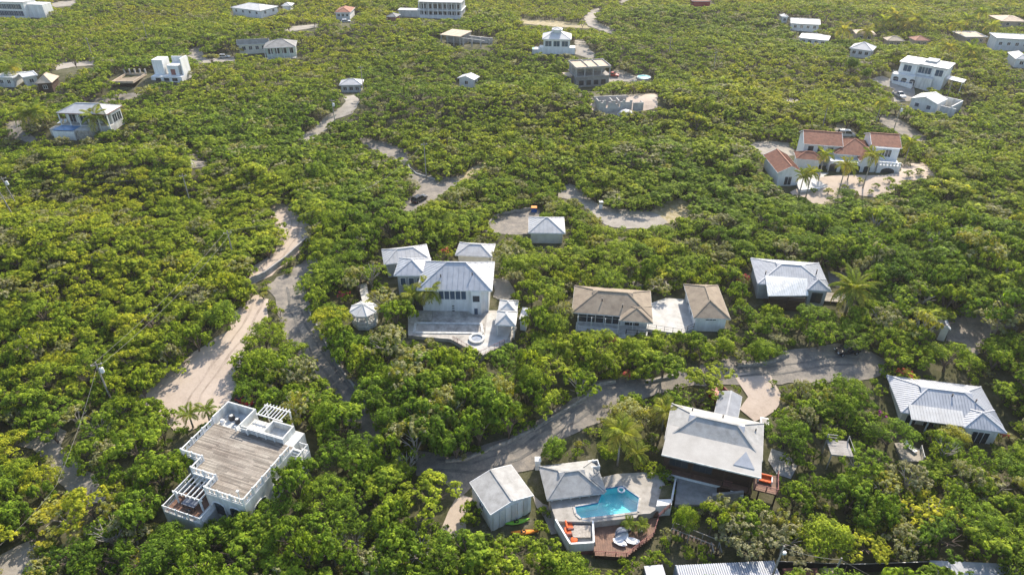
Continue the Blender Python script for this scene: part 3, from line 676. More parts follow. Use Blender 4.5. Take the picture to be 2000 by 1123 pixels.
register(f, -7.2, 6.0, 4.0, 13.5, 4.9, ZD + 1.0, 'the flat roof deck house', 0.0); register(f, -3.8, 6.0, 2.0, 4.0, 5.0, ZD + 1.0, None, 0.0); register(f, 0, 6.0, 0.0, 2.0, 5.0, ZD + 1.0, None, 0.0); register(f, -5.0, 1.2, -2.7, 2.0, 3.0, ZT + 2, None, 0.0)
tt = thing('dining_table', 'grey table under the white pergola on the lower terrace', 'table', wpt(f, -2.0, -0.9, ZT), f.rz)
MB().box(-1.0, 1.0, -0.5, 0.5, 0.68, 0.75).build('table_top', M['fabric_grey'], tt)
for x in (-0.85, 0.85):
    for y in (-0.4, 0.4): post(tt, x, y, 0.0, 0.68, 0.08, 'dark_metal', 'leg')
def chair(label, p, rz, mat='dark_metal'):
    c = thing('chair', label, 'chair', p, rz, 'chairs at the terrace table')
    MB().box(-0.25, 0.25, -0.25, 0.25, 0.42, 0.48).build('seat', M[mat], c); MB().box(-0.25, 0.25, 0.2, 0.25, 0.48, 0.95).build('backrest', M[mat], c)
    for x in (-0.22, 0.22):
        for y in (-0.22, 0.22): post(c, x, y, 0, 0.42, 0.04, mat, 'leg')
chair('dark chair at the back left of the terrace table', wpt(f, -2.6, 0.0, ZT), f.rz); chair('dark chair at the near side of the terrace table', wpt(f, -1.6, -1.8, ZT), f.rz + math.pi)

# ---- white house with the big pale hip roof, its wing, annexes, gazebo and patio
f = frame((814, 566), (961, 568), (972, 512), 5.1); f.o.z -= 0.5; t = house('hip_roof_house', 'large white house with a big pale hip roof and a row of five windows', f)
FM = f; W, D = f.W, f.D
walls(t, 0.7, W - 0.7, 0.8, D - 0.7, -2, 5.5, 'white_paint')
roof(t, 0, W, 0, D, 5.6, 2.75, 'metal_roof', seam=0.95)
for i in range(5): window(t, 'f', 4.1 + i*0.98, 0.8, 3.2, 0.82, 1.9, 1, gm='blue_glass')
bay = MB().prism([(8.8, 0.8), (9.5, -0.1), (11.1, -0.1), (11.8, 0.8)], -2, 5.4).build('bay', M['white_paint'], t)
window(bay, 'f', 10.3, -0.1, 3.3, 1.2, 1.3, 1, gm='glass'); window(t, 'f', 2.2, 0.8, 3.2, 1.0, 1.6, 1)
o = MB().box(9.9, 10.5, -0.16, -0.08, 0.05, 1.9).build('door', M['blue_glass'], t)
for i in range(3): MB().box(5.9, 6.3, 0.72, 0.8, 0.7 + i*0.5, 0.85 + i*0.5).build('vent_block', M['dark_metal'], t)
MB().box(-0.6, 0.7, 1.0, 3.5, 0.0, 2.2).build('side_entry', M['dark_metal'], t)
roof_vent(t, 4.0, 2.2, 7.0); roof_vent(t, 9.5, 2.6, 7.2); MB().bar((0.75, 0.74, 5.3), (0.75, 0.74, 0.2), 0.1).build('downpipe', M['old_white'], t); MB().bar((W-0.75, 0.74, 5.3), (W-0.75, 0.74, 0.2), 0.1).build('downpipe', M['old_white'], t)
register(f, 0, W, 0, D, 0.5, 7.5, 'the large white hip roof house')
x0, y0 = L2(f, 769, 538, 5.4); x1, y1 = L2(f, 823, 541, 5.4); xb, yb = L2(f, 777, 507, 5.4)
walls(t, x0 + 0.5, 0.72, y0 + 0.6, yb, -2, 5.2, 'grey_wall', 'wing_wall')
roof(t, x0, x1 + 0.9, y0, yb + 0.6, 5.4, 1.5, 'metal_roof', seam=0.95, name='wing_roof')
windows(t, 'f', x0 + 0.7, 0.4, y0 + 0.6, 3.0, 0.9, 1.5, 3, gm='blue_glass')
register(f, x0, x1, y0, yb, 2.5, 7, None)
t2, f2 = simple_house('annex_house', 'long pale hip roofed annex behind the big white house', (750, 517), (841, 506), (828, 478), 3.2, 1.35, 'grey_wall', 'pale_roof', seam=0.8, nf=2, ns=1, mark='the long pale annex roof')
t2, f2 = simple_house('annex_house', 'small square annex with pale hip roof behind the big white house', (889, 498), (961, 502), (966, 477), 3.0, 1.2, 'cream', 'pale_roof', nf=0, ns=1, seam=0.8, mark='the small square annex')
# gazebo
p = on_z(714, 628, 0.0); p.z = 0.0
gz = thing('gazebo', 'white octagonal gazebo with a pale faceted roof', 'gazebo', p)
oc = [(2.25*math.cos(R(22.5+45*i)), 2.25*math.sin(R(22.5+45*i))) for i in range(8)]
rb = MB()
for i in range(8):
    a, b = oc[i], oc[(i+1) % 8]; rb.sheet([(a[0]*1.12, a[1]*1.12, 2.7), (b[0]*1.12, b[1]*1.12, 2.7), (0, 0, 3.75)], 0.08)
ro = rb.build('roof', M['white_roof'], gz)
for i in range(8): MB().bar((oc[i][0]*1.12, oc[i][1]*1.12, 2.75), (0, 0, 3.8), 0.12, 0.06).build('hip_rib', M['old_white'], ro)
MB().prism([(q[0], q[1]) for q in oc], -2.0, 0.25).build('floor', M['old_white'], gz)
for i in range(8):
    post(gz, oc[i][0]*0.96, oc[i][1]*0.96, 0.25, 2.68, 0.2)
    a, b = Vector((*oc[i], 0.25)) * 0.96, Vector((*oc[(i+1) % 8], 0.25)) * 0.96; mb = MB(); mb.bar((a.x, a.y, 1.1), (b.x, b.y, 1.1), 0.1, 0.08); mb.bar((a.x, a.y, 0.45), (b.x, b.y, 0.45), 0.06)
    mb.bar((a.x, a.y, 2.5), (b.x, b.y, 2.5), 0.1, 0.25)
    for j in range(1, 7): s = a.lerp(b, j/7); mb.bar((s.x, s.y, 0.45), (s.x, s.y, 1.1), 0.05)
    mb.build('rail_panel', M['white_paint'], gz)
fg = Frame(); fg.o = p.copy(); fg.ex = Vector((1, 0, 0)); fg.ey = Vector((0, 1, 0)); register(fg, -2.3, 2.3, -2.3, 2.3, 0.1, 3.6, 'the white gazebo')
q = [on_z(*c, 1.0) for c in ((700, 556), (716, 552), (722, 590), (708, 592))]
bw = MB().sheet(q, 0.2).build('boardwalk', M['terrace_white'], None); tag(bw, 'pale boardwalk leading from the white gazebo', 'boardwalk')
CLEAR.append(np.array([(698, 553), (718, 551), (726, 590), (704, 592)], float))
# pool terrace
FP = Frame(); FP.o = on_z(800, 660, -0.2); FP.ex = Vector((1, 0, 0)); FP.ey = Vector((0, 1, 0)); FP.rz = 0
pt = thing('pool_patio', 'grey stone patio with an emptied pool in front of the big white house', 'patio', FP.o)
def loc(px, py, z): return L2(FP, px, py, z)
outer = [loc(*c, 0.35) for c in ((797, 655), (797, 618), (815, 606), (985, 606), (1010, 640), (995, 668), (940, 695), (880, 662))]
MB().prism(outer, -3.0, 0.35).build('patio_base', M['patio_pale'], pt)
pool_ = [loc(*c, 0.36) for c in ((808, 650), (812, 631), (940, 633), (943, 651))]
basin = MB(); ip = [Vector((*q, 0.365)) for q in pool_]
basin.sheet(ip, 0.01); bo = basin.build('pool_floor', M['patio_pale'], pt)
for i in range(4): MB().bar(Vector((*pool_[i], 0.42)), Vector((*pool_[(i+1) % 4], 0.42)), 0.4, 0.14).build('coping', M['old_white'], pt)
for i in range(1, 10):
    a = Vector((*pool_[0], 0.385)).lerp(Vector((*pool_[3], 0.385)), i/10); b = Vector((*pool_[1], 0.385)).lerp(Vector((*pool_[2], 0.385)), i/10); MB().bar(a, b, 0.06, 0.03).build('floor_joint', M['concrete'], bo)
lo_ = [loc(*c, 0.36) for c in ((947, 655), (952, 612), (985, 608), (1000, 640), (990, 664), (942, 690), (905, 668))]
MB().prism(lo_, 0.2, 0.37).build('white_terrace', M['terrace_white'], pt)
c = loc(931, 662, 0.5)
MB().lathe([(1.35, 0.3), (1.35, 0.75), (1.05, 0.8), (0.95, 0.75), (0.92, 0.45), (0.0, 0.43)], 20, c).build('spa_rim', M['old_white'], pt)
MB().lathe([(0.9, 0.5), (0.9, 0.56)], 18, c).build('spa_floor', M['blue_grey_box'], pt)
railing(pt, [(*loc(885, 665, 0.4), 0.37), (*loc(938, 694, 0.4), 0.37), (*loc(985, 672, 0.4), 0.37)], 0.37, 0.9, 'rust_red', gap=0.3, bw=0.03, post_w=0.06, post_every=1.0)
st = MB(); pl = [loc(*q, 0.4) for q in ((818, 628), (822, 615), (845, 612), (843, 629))]
MB().prism(pl, 0.3, 0.8).build('planter', M['rough_stone'], pt)
CLEAR.append(np.array([(797, 657), (800, 622), (815, 606), (1000, 606), (1012, 640), (992, 668), (942, 693), (885, 668)], float)); MARKS.append(('the emptied pool patio', 900, 640))
# pavilion with two small hips, and the little store beside it
f = frame((967, 634), (1007, 636), (1012, 588), 2.9); t = house('pavilion', 'small open pavilion with a white double hip roof by the patio', f, 'pavilion')
W, D = f.W, f.D
roof(t, 0, W, 0, D*0.56, 2.9, 1.0, 'white_roof', k=1.0, name='roof'); roof(t, 0.1, W - 0.1, D*0.5, D, 3.0, 0.95, 'white_roof', name='roof')
for x in (0.3, W - 0.3):
    for y in (0.3, D*0.5, D - 0.3): post(t, x, y, -1.5, 2.85, 0.16)
walls(t, 0.2, W - 0.2, 0.2, D - 0.2, -1.5, 0.3, 'terrace_white', 'floor'); register(f, 0, W, 0, D, 0.0, 3.6, 'the white double hip pavilion')
f = frame((1014, 622), (1029, 624), (1033, 606), 2.5); t = house('store_hut', 'tiny white store hut beside the double hip pavilion', f, 'hut')
walls(t, 0.15, f.W - 0.15, 0.15, f.D - 0.15, -2, 2.5, 'white_paint'); MB().sheet([(0, -0.1, 2.5), (f.W, -0.1, 2.5), (f.W, f.D, 3.0), (0, f.D, 3.0)], 0.1).build('roof', M['white_roof'], t)
window(t, 'f', f.W/2, 0.15, 1.2, 0.5, 0.5, 1); register(f, 0, f.W, 0, f.D, 0.2, 3)
# garage up the slope
simple_house('garage', 'square pale garage with a pyramid roof at the end of the asphalt drive', (1032, 455), (1104, 456), (1110, 425), 2.7, 1.75, 'cream', 'pale_roof', seam=0.9, nf=0, ns=0, mark='the pyramid roof garage')[0]['category'] = 'garage'

# ---- two tan shingle houses with the white patio between them
f = frame((1117, 610), (1274, 622), (1263, 568), 3.0); f.o.z -= 0.9; t = house('tan_roof_house', 'low white house with a long tan shingle roof and dark veranda windows', f)
W, D = f.W, f.D; FT = f
walls(t, 1.0, W - 0.6, 1.2, D - 0.6, -2, 3.8, 'white_paint')
roof(t, 0, W, 0.0, D, 3.9, 2.0, 'tan_shingle', 'old_white'); gablets(t, 0, W, 0, D, 3.9, 2.0, 'tan_shingle', 0.8)
roof(t, W - 5.4, W + 0.05, -1.3, 3.6, 3.88, 1.15, 'tan_shingle', 'old_white', axis='y', name='porch_roof')
for i in range(5): window(t, 'f', 1.9 + i*1.45, 1.2, 1.35, 1.32, 2.1, 1, 2)
window(t, 'f', 10.4, 1.2, 1.3, 2.4, 2.0, 3); walls(t, 0.8, W - 0.4, -1.2, 1.2, -2.5, 1.1, 'old_white', 'veranda_floor')
for i in range(6): post(t, 1.1 + i*(W - 2.0)/5, -1.0, 1.1, 3.85, 0.14)
railing(t, [(1.0, -1.1), (8.2, -1.1)], 1.1, 0.8, rails=(0.5,)); railing(t, [(9.4, -1.1), (W - 0.5, -1.1)], 1.1, 0.85, 'dark_metal', rails=(0.4,))
for i in range(6): MB().box(8.2, 9.4, -1.5 - i*0.3, -1.2 - i*0.3, -0.2 + 0.9 - i*0.2, 0.9 - i*0.2).build('step', M['old_white'], t)
roof_vent(t, 5, 2.4, 5.2); roof_vent(t, 8.5, 1.6, 4.8)
register(f, 0, W, -1.2, D, 1.5, 5.6, 'the tan roofed house with the long veranda')
f = frame((1355, 621), (1427, 623), (1410, 557), 3.0); f.o.z -= 0.9; t = house('tan_roof_house', 'narrow white house with a tan shingle hip roof facing the white patio', f)
W, D = f.W, f.D
walls(t, 0.5, W - 0.5, 0.6, D - 0.5, -2.5, 3.8, 'white_paint'); roof(t, 0, W, 0, D, 3.9, 1.6, 'tan_shingle', 'old_white', axis='y')
window(t, 'f', W/2, 0.6, 3.1, 1.7, 0.35, 3); window(t, 'l', 0.5, 4.0, 1.6, 1.2, 1.4, 2); window(t, 'l', 0.5, 7.0, 1.6, 1.2, 1.4, 2)
register(f, 0, W, 0, D, 1.8, 5.2, 'the narrow tan roofed house')
ps = [on_z(*c, 0.3) for c in ((1262, 642), (1268, 612), (1262, 595), (1300, 582), (1345, 585), (1356, 640), (1330, 652))]
pt = thing('patio', 'white paved patio with tree shadow between the two tan roofs', 'patio', (ps[0].x, ps[0].y, 0))
MB().prism([(q.x - ps[0].x, q.y - ps[0].y) for q in ps], -3, 0.3).build('paving', M['terrace_white'], pt)
railing(pt, [(0.3, 0.1, 0.3), (ps[6].x - ps[0].x, ps[6].y - ps[0].y + 0.1, 0.3), (ps[5].x - ps[0].x - 0.1, ps[5].y - ps[0].y, 0.3)], 0.3, 0.9, 'dark_metal', rails=(0.3, 0.55), bw=0.035, post_w=0.06, post_every=1.5)
CLEAR.append(np.array([(1262, 640), (1268, 610), (1262, 595), (1300, 580), (1345, 583), (1356, 640), (1330, 645)], float))

# ---- blue-grey metal roof house with the white porch roof
f = frame((1480, 554), (1622, 565), (1587, 513), 3.6); f.o.z -= 1.0; t = house('metal_roof_house', 'house with blue grey standing seam roof and bright white porch roof', f)
W, D = f.W, f.D
walls(t, 0.6, W - 0.7, 0.9, D - 0.6, -2, 4.5, 'grey_wall'); roof(t, 0, W, 0, D, 4.6, 1.8, 'metal_roof', 'metal_roof', seam=0.42); gablets(t, 0, W, 0, D, 4.6, 1.8, 'metal_roof', 0.8, vent='blue_glass')
xr, yr = L2(f, 1577, 566, 4.55)
roof(t, xr, W, yr, yr + 4.0, 4.57, 1.1, 'metal_roof', 'metal_roof', axis='y', seam=0.42, name='wing_roof'); walls(t, xr + 0.5, W - 0.5, yr + 0.5, 2, 0.6, 4.4, 'grey_wall', 'wing_wall')
MB().prism([(xr + 0.1, yr + 0.2), (W + 0.1, yr + 0.2), (W - 0.1, 1.2), (xr + 0.3, 1.2)], -3.5, 0.6).build('stone_base', M['rough_stone'], t)
window(t, 'f', (xr + W)/2, yr + 0.5, 1.7, 1.7, 2.0, 2, fm='dark_metal')
a = [L2(f, 1486, 549, 4.5), L2(f, 1571, 546, 4.7), L2(f, 1579, 577, 3.9), L2(f, 1500, 578, 3.9)]
yb_ = 1.7; zb_ = 4.6 + yb_*1.8/(min(W, D)/2) + 0.14; pf = [Vector((a[3][0], a[3][1], 3.9)), Vector((a[2][0], a[2][1], 3.9)), Vector((a[2][0] + 0.1, yb_, zb_)), Vector((a[3][0] - 0.1, yb_, zb_))]
pm = MB().sheet(pf, 0.12); po = pm.build('porch_roof', M['white_paint'], t)  # white sheet, extra bright: light on the low slope put into the colour
sb = MB(); seams(sb, pf, 0.42); o = sb.build('roof_seam', M['white_paint'], po); o['kind'] = 'stuff'
walls(t, a[3][0] + 0.3, a[2][0] - 0.6, a[3][1] + 0.5, 0.95, -2.5, 1.0, 'dark_wood', 'porch_base')
scr = MB()
for i in range(9): scr.box(a[3][0] + 0.3, a[2][0] - 0.6, a[3][1] + 0.45, a[3][1] + 0.5, 1.05 + i*0.3, 1.28 + i*0.3)
scr.build('slat_screen', M['dark_wood'], t)
for x in (a[3][0] + 0.4, (a[3][0] + a[2][0])/2, a[2][0] - 0.8): post(t, x, a[3][1] + 0.4, -2.5, 3.8, 0.16, 'dark_wood')
dkx = L2(f, 1617, 585, 1.6)
dm = slat_rows(MB(), W - 0.3, W + 3.4, dkx[1] - 0.4, dkx[1] + 2.6, 1.5, 16); dm.box(W - 0.3, W + 3.4, dkx[1] - 0.4, dkx[1] + 2.6, 1.35, 1.5); dm.build('side_deck', M['weathered_deck'], t)
railing(t, [(W - 0.2, dkx[1] - 0.35), (W + 3.3, dkx[1] - 0.35), (W + 3.3, dkx[1] + 2.5)], 1.55, 0.9, 'old_white', rails=(0.3, 0.6))
for x in (W, W + 3.2): post(t, x, dkx[1] - 0.2, -3, 1.35, 0.2, 'dark_wood', 'post')
roof_vent(t, 1.6, 2.5, 5.5); roof_vent(t, W - 2.0, 3.2, 6.0, 0.5)
register(f, 0, W, -1.8, D, 1.6, 6.2, 'the blue grey metal roof house'); register(f, W, W + 3.4, dkx[1] - 0.4, dkx[1] + 2.6, 1.0, 2.4)

# ---- white ribbed roof house at the right edge
f = frame((1760, 805), (1958, 831), (1890, 752), 2.5); f.o.z -= 1.5; t = house('ribbed_roof_house', 'house with pale ribbed metal roof beside the red bougainvillea', f)
W, D = f.W, f.D
walls(t, 0.7, W - 0.7, 0.9, D - 0.6, -2, 3.9, 'cream'); roof(t, 0, W, 0, D, 4.0, 1.75, 'metal_roof', 'pale_roof', seam=0.42); gablets(t, 0, W, 0, D, 4.0, 1.75, 'metal_roof', 0.9, vent='blue_glass')
x0, y0 = L2(f, 1780, 819, 3.9); x1, y1 = L2(f, 1882, 829, 3.9)
pf = [Vector((x0, y0, 3.92)), Vector((x1 + 0.2, y0, 3.92)), Vector((x1 + 0.2, 1.3, 4.0 + 1.3*1.75/(min(W, D)/2) + 0.12)), Vector((x0, 1.3, 4.0 + 1.3*1.75/(min(W, D)/2) + 0.12))]
po = MB().sheet(pf, 0.1).build('porch_roof', M['white_roof'], t); sb = MB(); seams(sb, pf, 0.42); o = sb.build('roof_seam', M['white_roof'], po); o['kind'] = 'stuff'
roof(t, x1 - 0.2, W + 0.05, y0 - 0.3, y0 + 4.4, 3.98, 1.2, 'metal_roof', 'pale_roof', axis='y', seam=0.42, name='wing_roof')
walls(t, x1 + 0.4, W - 0.6, y0 + 0.3, 2, -2, 3.85, 'white_paint', 'wing_wall'); window(t, 'f', (x1 + W)/2, y0 + 0.3, 0.6, 2.2, 2.4, 3)
walls(t, x0, x1 + 0.3, y0 + 0.3, 0.9, -2, 0.5, 'terrace_white', 'porch_floor')
for i in range(4): post(t, x0 + 0.3 + i*(x1 - x0 - 0.4)/3, y0 + 0.4, 0.5, 3.4, 0.16)
for x in np.linspace(x0 + 1, x1 - 1, 3): window(t, 'f', x, 0.9, 1.0, 1.4, 2.0, 2)
MB().box(x1 + 0.3, W + 0.6, y0 - 3.2, y0 + 0.3, -2, 0.2).build('patio_slab', M['pool_deck_stone'], t)
roof_vent(t, W*0.55, 3.4, 5.5); roof_vent(t, W*0.78, 3.0, 5.3, 0.4)
register(f, 0, W, y0, D, 3.0, 5.6, 'the pale ribbed roof house')
for i, (px, py, tx) in enumerate(((1884, 843, 'left'), (1905, 846, 'right'))):
    p = on_z(px, py + 5, f.o.z + 0.2)
    c = thing('sun_lounger', f'white sun lounger on the patio of the ribbed roof house, the {tx} one', 'lounger', p, f.rz, 'loungers on the ribbed roof house patio')
    MB().box(-0.33, 0.33, -1.0, 0.4, 0.28, 0.36).build('seat', M['fabric_white'], c)
    MB().sheet([(-0.33, 0.4, 0.36), (0.33, 0.4, 0.36), (0.33, 0.95, 0.8), (-0.33, 0.95, 0.8)], 0.07).build('backrest', M['fabric_white'], c)
    for x in (-0.28, 0.28):
        for y in (-0.9, 0.3): post(c, x, y, 0, 0.28, 0.06, 'white_paint', 'leg')
CLEAR.append(np.array([(1870, 838), (1935, 845), (1950, 868), (1905, 866), (1872, 858)], float))

# ---- big white roof over dark timber walls, with its grey outbuilding
f = frame((1292, 887), (1487, 933), (1500, 832), 5.0); t = house('timber_wall_house', 'big low white roof house with dark timber walls and white bands', f)
W, D = f.W, f.D; FB = f
walls(t, 0.4, W - 0.6, 1.6, D - 0.5, -3.5, 4.9, 'dark_wood')
roof(t, 0, W, 2.6, D, 5.35, 1.9, 'old_roof', 'pale_roof'); gablets(t, 0, W, 2.6, D, 5.35, 1.9, 'metal_roof', 0.9, vent='blue_glass')
po = MB().sheet([(0.0, 0, 5.0), (W, 0, 5.0), (W - 0.2, D*0.46, 6.2), (0.2, D*0.46, 6.2)], 0.12).build('front_roof', M['beige_roof'], t)
MB().bar((0, -0.03, 4.92), (W, -0.03, 4.92), 0.1, 0.22).build('fascia', M['old_white'], po)
MB().sheet([(W - 3.6, 0.9, 5.32), (W - 0.9, 0.9, 5.32), (W - 2.2, 2.9, 6.15)], 0.05).build('small_hip', M['metal_roof'], po)
cl = MB()
for i in range(11): cl.box(0.9, W - 0.7, 1.52, 1.6, 2.0 + i*0.26, 2.22 + i*0.26)
cl.build('cladding', M['dark_wood'], t)
MB().add([(0.6, 0.5, 1.1), (8.2, 0.5, 1.1), (7.0, 0.5, 0.2), (0.6, 0.5, -0.1), (0.6, 0.62, 1.1), (8.2, 0.62, 1.1), (7.0, 0.62, 0.2), (0.6, 0.62, -0.1)], [(3,2,1,0),(4,5,6,7),(0,1,5,4),(1,2,6,5),(2,3,7,6),(3,0,4,7)]).build('white_band', M['white_paint'], t)
walls(t, 0.6, W - 0.5, 0.62, 1.6, -3.5, 0.3, 'dark_wood', 'lower_wall'); walls(t, 0.6, W - 0.5, 0.65, 1.6, 0.9, 1.1, 'brown_wood', 'balcony_floor')
for x in (0.9, 4.2, 8.4, W - 1): post(t, x, 0.7, 1.1, 4.9, 0.16, 'dark_wood')
for i in range(3): MB().bar((8.4, 0.66, 1.5 + i*0.4), (9.6, 0.66, 1.5 + i*0.4), 0.08).build('rail', M['rust_red'], t)
MB().box(9.6, 11.3, 0.2, 0.6, -0.6, 0.8).build('planter', M['white_paint'], t)
for x in (2.4, 5.6): window(t, 'f', x, 1.5, 2.0, 2.4, 2.0, 3, fm='dark_metal')
roof_vent(t, 3.0, D - 1.2, 6.0); roof_vent(t, 7.2, D - 1.4, 6.1); roof_vent(t, W - 1.1, D - 2.5, 5.9)
register(f, 0, W, 0, D, 0.4, 7.0, 'the big white roof timber house')
dm = MB(); slat_rows(dm, W - 0.5, W + 2.6, 0.6, 3.9, 2.0, 18, along='x'); dm.box(W - 0.5, W + 2.6, 0.6, 3.9, 1.8, 2.0); dm.build('side_deck', M['brown_wood'], t)
railing(t, [(W - 0.3, 0.65), (W + 2.5, 0.65), (W + 2.5, 3.8)], 2.05, 0.95, 'rust_red', rails=(0.3, 0.6), post_every=1.4); register(f, W, W + 2.6, 0.6, 3.9, 1.4, 3)
for x in (W + 0.3, W + 2.4): post(t, x, 0.8, -3.5, 1.8, 0.2, 'dark_wood', 'post')
s = thing('sofa', 'orange cushioned sofa on the timber side deck', 'sofa', wpt(f, W + 0.9, 2.5, 2.05), f.rz)
MB().box(-0.8, 0.8, -0.45, 0.45, 0.2, 0.42).build('seat', M['orange'], s); MB().box(-0.8, 0.8, 0.35, 0.5, 0.1, 0.8).build('backrest', M['orange'], s)
for x in (-0.85, 0.85): MB().box(x - 0.07, x + 0.07, -0.45, 0.5, 0.05, 0.6).build('armrest', M['fabric_white'], s)
f = frame((1394, 812), (1440, 824), (1470, 780), 3.0); t = house('outbuilding', 'grey gabled outbuilding behind the big white roof', f, 'outbuilding')
W, D = f.W, f.D
walls(t, 0.3, W - 0.3, 0.3, D - 0.3, -1.5, 2.95, 'grey_wall'); roof(t, 0, W, 0, D, 3.0, 0.6, 'slate_blue', 'old_white', axis='y', gable=True, gable_mat='grey_wall')
window(t, 'r', W - 0.3, D*0.35, 0.8, 0.9, 1.2, 1); window(t, 'r', W - 0.3, D*0.65, 0.8, 0.9, 1.2, 1); register(f, 0, W, 0, D, 1.0, 3.7, 'the grey outbuilding')
p = on_ground(1403, 776)
t = thing('skip_container', 'red open steel skip under the flat-topped tree', 'skip', p, R(25))
sk = MB()
for q in ((-1.3, 1.3, -0.8, -0.72, 0.1, 1.3), (-1.3, 1.3, 0.72, 0.8, 0.1, 1.3), (-1.3, -1.22, -0.72, 0.72, 0.1, 1.3), (1.22, 1.3, -0.72, 0.72, 0.1, 1.3), (-1.3, 1.3, -0.8, 0.8, 0.05, 0.12)): sk.box(*q)
sk.build('body', M['red_paint'], t); MB().box(-1.35, 0.1, -0.85, 0.85, 1.3, 1.36).build('lid', M['red_paint'], t)
rb_ = MB()
for x in (-0.8, 0, 0.8): rb_.box(x - 0.05, x + 0.05, -0.86, -0.8, 0.1, 1.3)
rb_.build('rib', M['red_paint'], t); CLEAR.append(np.array([(1386, 758), (1420, 758), (1420, 782), (1388, 782)], float))
p = on_ground(1491, 832)
t = thing('white_cabinet', 'white box cabinet with a dark lid beside the outbuilding', 'cabinet', p, R(-15))
MB().box(-0.6, 0.6, -0.8, 0.8, 0, 1.0).build('body', M['white_paint'], t); MB().box(-0.4, 0.4, -0.55, 0.55, 1.0, 1.03).build('lid', M['glass'], t)
CLEAR.append(np.array([(1480, 808), (1502, 808), (1504, 834), (1482, 834)], float))
# ---- white shed with the grey gable roof
f = frame((958, 1005), (1042, 967), (990, 911), 3.3); t = house('white_shed', 'white panelled shed with a weathered grey gable roof', f, 'shed')
W, D = f.W, f.D
walls(t, 0.2, W - 0.2, 0.25, D - 0.2, -1.5, 3.2, 'white_paint'); roof(t, 0, W, 0, D, 3.3, 0.75, 'old_roof', 'white_paint', axis='y', gable=True, gable_mat='white_paint')
for i in range(6): MB().box(0.45 + i*(W-0.9)/6, 0.45 + (i+0.72)*(W-0.9)/6, 0.17, 0.26, -1.0, 3.0).build('panel', M['old_white' if i % 2 else 'white_paint'], t)
window(t, 'l', 0.2, D*0.5, 1.3, 1.0, 0.9, 2); register(f, 0, W, 0, D, -0.2, 4.0, 'the white shed', 0.4)
def kayak(label, px, py, rz, mat, L_=3.3):
    p = on_ground(px, py); k = thing('kayak', label, 'kayak', p, rz, 'kayaks beside the white shed')
    mb = MB(); n = 9; sec = 8; vs = []
    for i in range(n):
        u = -1 + 2*i/(n-1); w_ = 0.38*max(0.02, 1 - abs(u)**2.4); hh = 0.16 + 0.10*u*u
        for j in range(sec):
            a = 2*math.pi*j/sec; vs.append((u*L_/2, w_*math.cos(a), 0.22 + hh*0.8*math.sin(a) + 0.10*u*u))
    fs = [(i*sec+j, i*sec+(j+1) % sec, (i+1)*sec+(j+1) % sec, (i+1)*sec+j) for i in range(n-1) for j in range(sec)]
    fs += [tuple(range(sec)), tuple((n-1)*sec + j for j in range(sec))]
    mb.add(vs, fs).build('hull', M[mat], k, True)
    MB().lathe([(0.26, 0.33), (0.27, 0.40), (0.2, 0.41), (0.18, 0.34)], 12, (-0.1, 0)).build('cockpit', M['rubber'], k)
    MB().box(-0.5, -0.35, -0.2, 0.2, 0.36, 0.52).build('seat_back', M['rubber'], k)
kayak('lime green kayak lying against the white shed', 1011, 1021, R(14), 'green_plastic'); kayak('orange kayak lying below the green one', 1025, 1041, R(4), 'orange_plastic', 3.6)
CLEAR.append(np.array([(985, 1010), (1036, 1008), (1052, 1032), (1045, 1052), (1000, 1052), (990, 1030)], float))
CLEAR.append(np.array([(1040, 965), (1060, 985), (1085, 990), (1085, 1015), (1070, 1040), (1060, 990)], float))

# ---- pool house
ZP = -2.6
f = frame((1069, 976), (1181, 962), (1163, 897), 3.0); t = house('pool_house', 'grey hip roofed pool house with white posts', f, 'pool house')
W, D = f.W, f.D
walls(t, 0.6, W - 0.8, 1.6, D - 0.5, -2, 2.9, 'old_white'); roof(t, 0, W, 0, D, 3.0, 1.55, 'old_roof', 'old_white'); gablets(t, 0, W, 0, D, 3.0, 1.55, 'old_roof', 0.7)
roof(t, W - 3.2, W + 0.25, 0.2, 3.6, 3.02, 0.9, 'old_roof', 'old_white', name='corner_roof')
for i in range(6): post(t, 0.7 + i*(W - 1.4)/5, 0.35, 0.9, 2.9, 0.13)
for x in (2.2, 5.0): window(t, 'f', x, 1.6, 1.0, 1.8, 1.7, 2)
ch = MB()
for q in ((W - 0.9, W + 0.5, D - 1.6, D - 1.45), (W - 0.9, W + 0.5, D - 0.5, D - 0.35), (W - 0.9, W - 0.75, D - 1.45, D - 0.5), (W + 0.35, W + 0.5, D - 1.45, D - 0.5)): ch.box(*q, 0, 3.4)
ch.build('chimney', M['white_paint'], t); register(f, 0, W, 0, D, 0.9, 4.4, 'the grey pool house', 0.3)
# ---- pool
def W3(px, py, z): return on_z(px, py, z)
po = W3(1180, 985, ZP); O_ = Vector((po.x, po.y, 0))
def rel(px, py, z): p = on_z(px, py, z) - O_; return (p.x, p.y)
sp = thing('swimming_pool', 'angular turquoise swimming pool beside the grey pool house', 'pool', O_)
outl = [rel(*c, ZP) for c in ((1123, 990), (1168, 982), (1178, 955), (1215, 949), (1248, 972), (1244, 999), (1175, 1008), (1136, 1012), (1126, 1003))]
deep = ZP - 1.3
fl = MB(); fl.prism(outl, deep - 0.2, deep); fl.build('pool_floor', M['turquoise_floor'], sp)
n = len(outl); wl = MB(); tl = MB()
for i in range(n):
    a, b = outl[i], outl[(i+1) % n]
    wl.add([(a[0], a[1], deep), (b[0], b[1], deep), (b[0], b[1], ZP + 0.02), (a[0], a[1], ZP + 0.02)], [(0, 1, 2, 3)])
    tl.bar((a[0], a[1], ZP - 0.02), (b[0], b[1], ZP - 0.02), 0.08, 0.2)
wl.build('pool_wall', M['turquoise_floor'], sp); tl.build('tile_band', M['blue_tile'], sp)
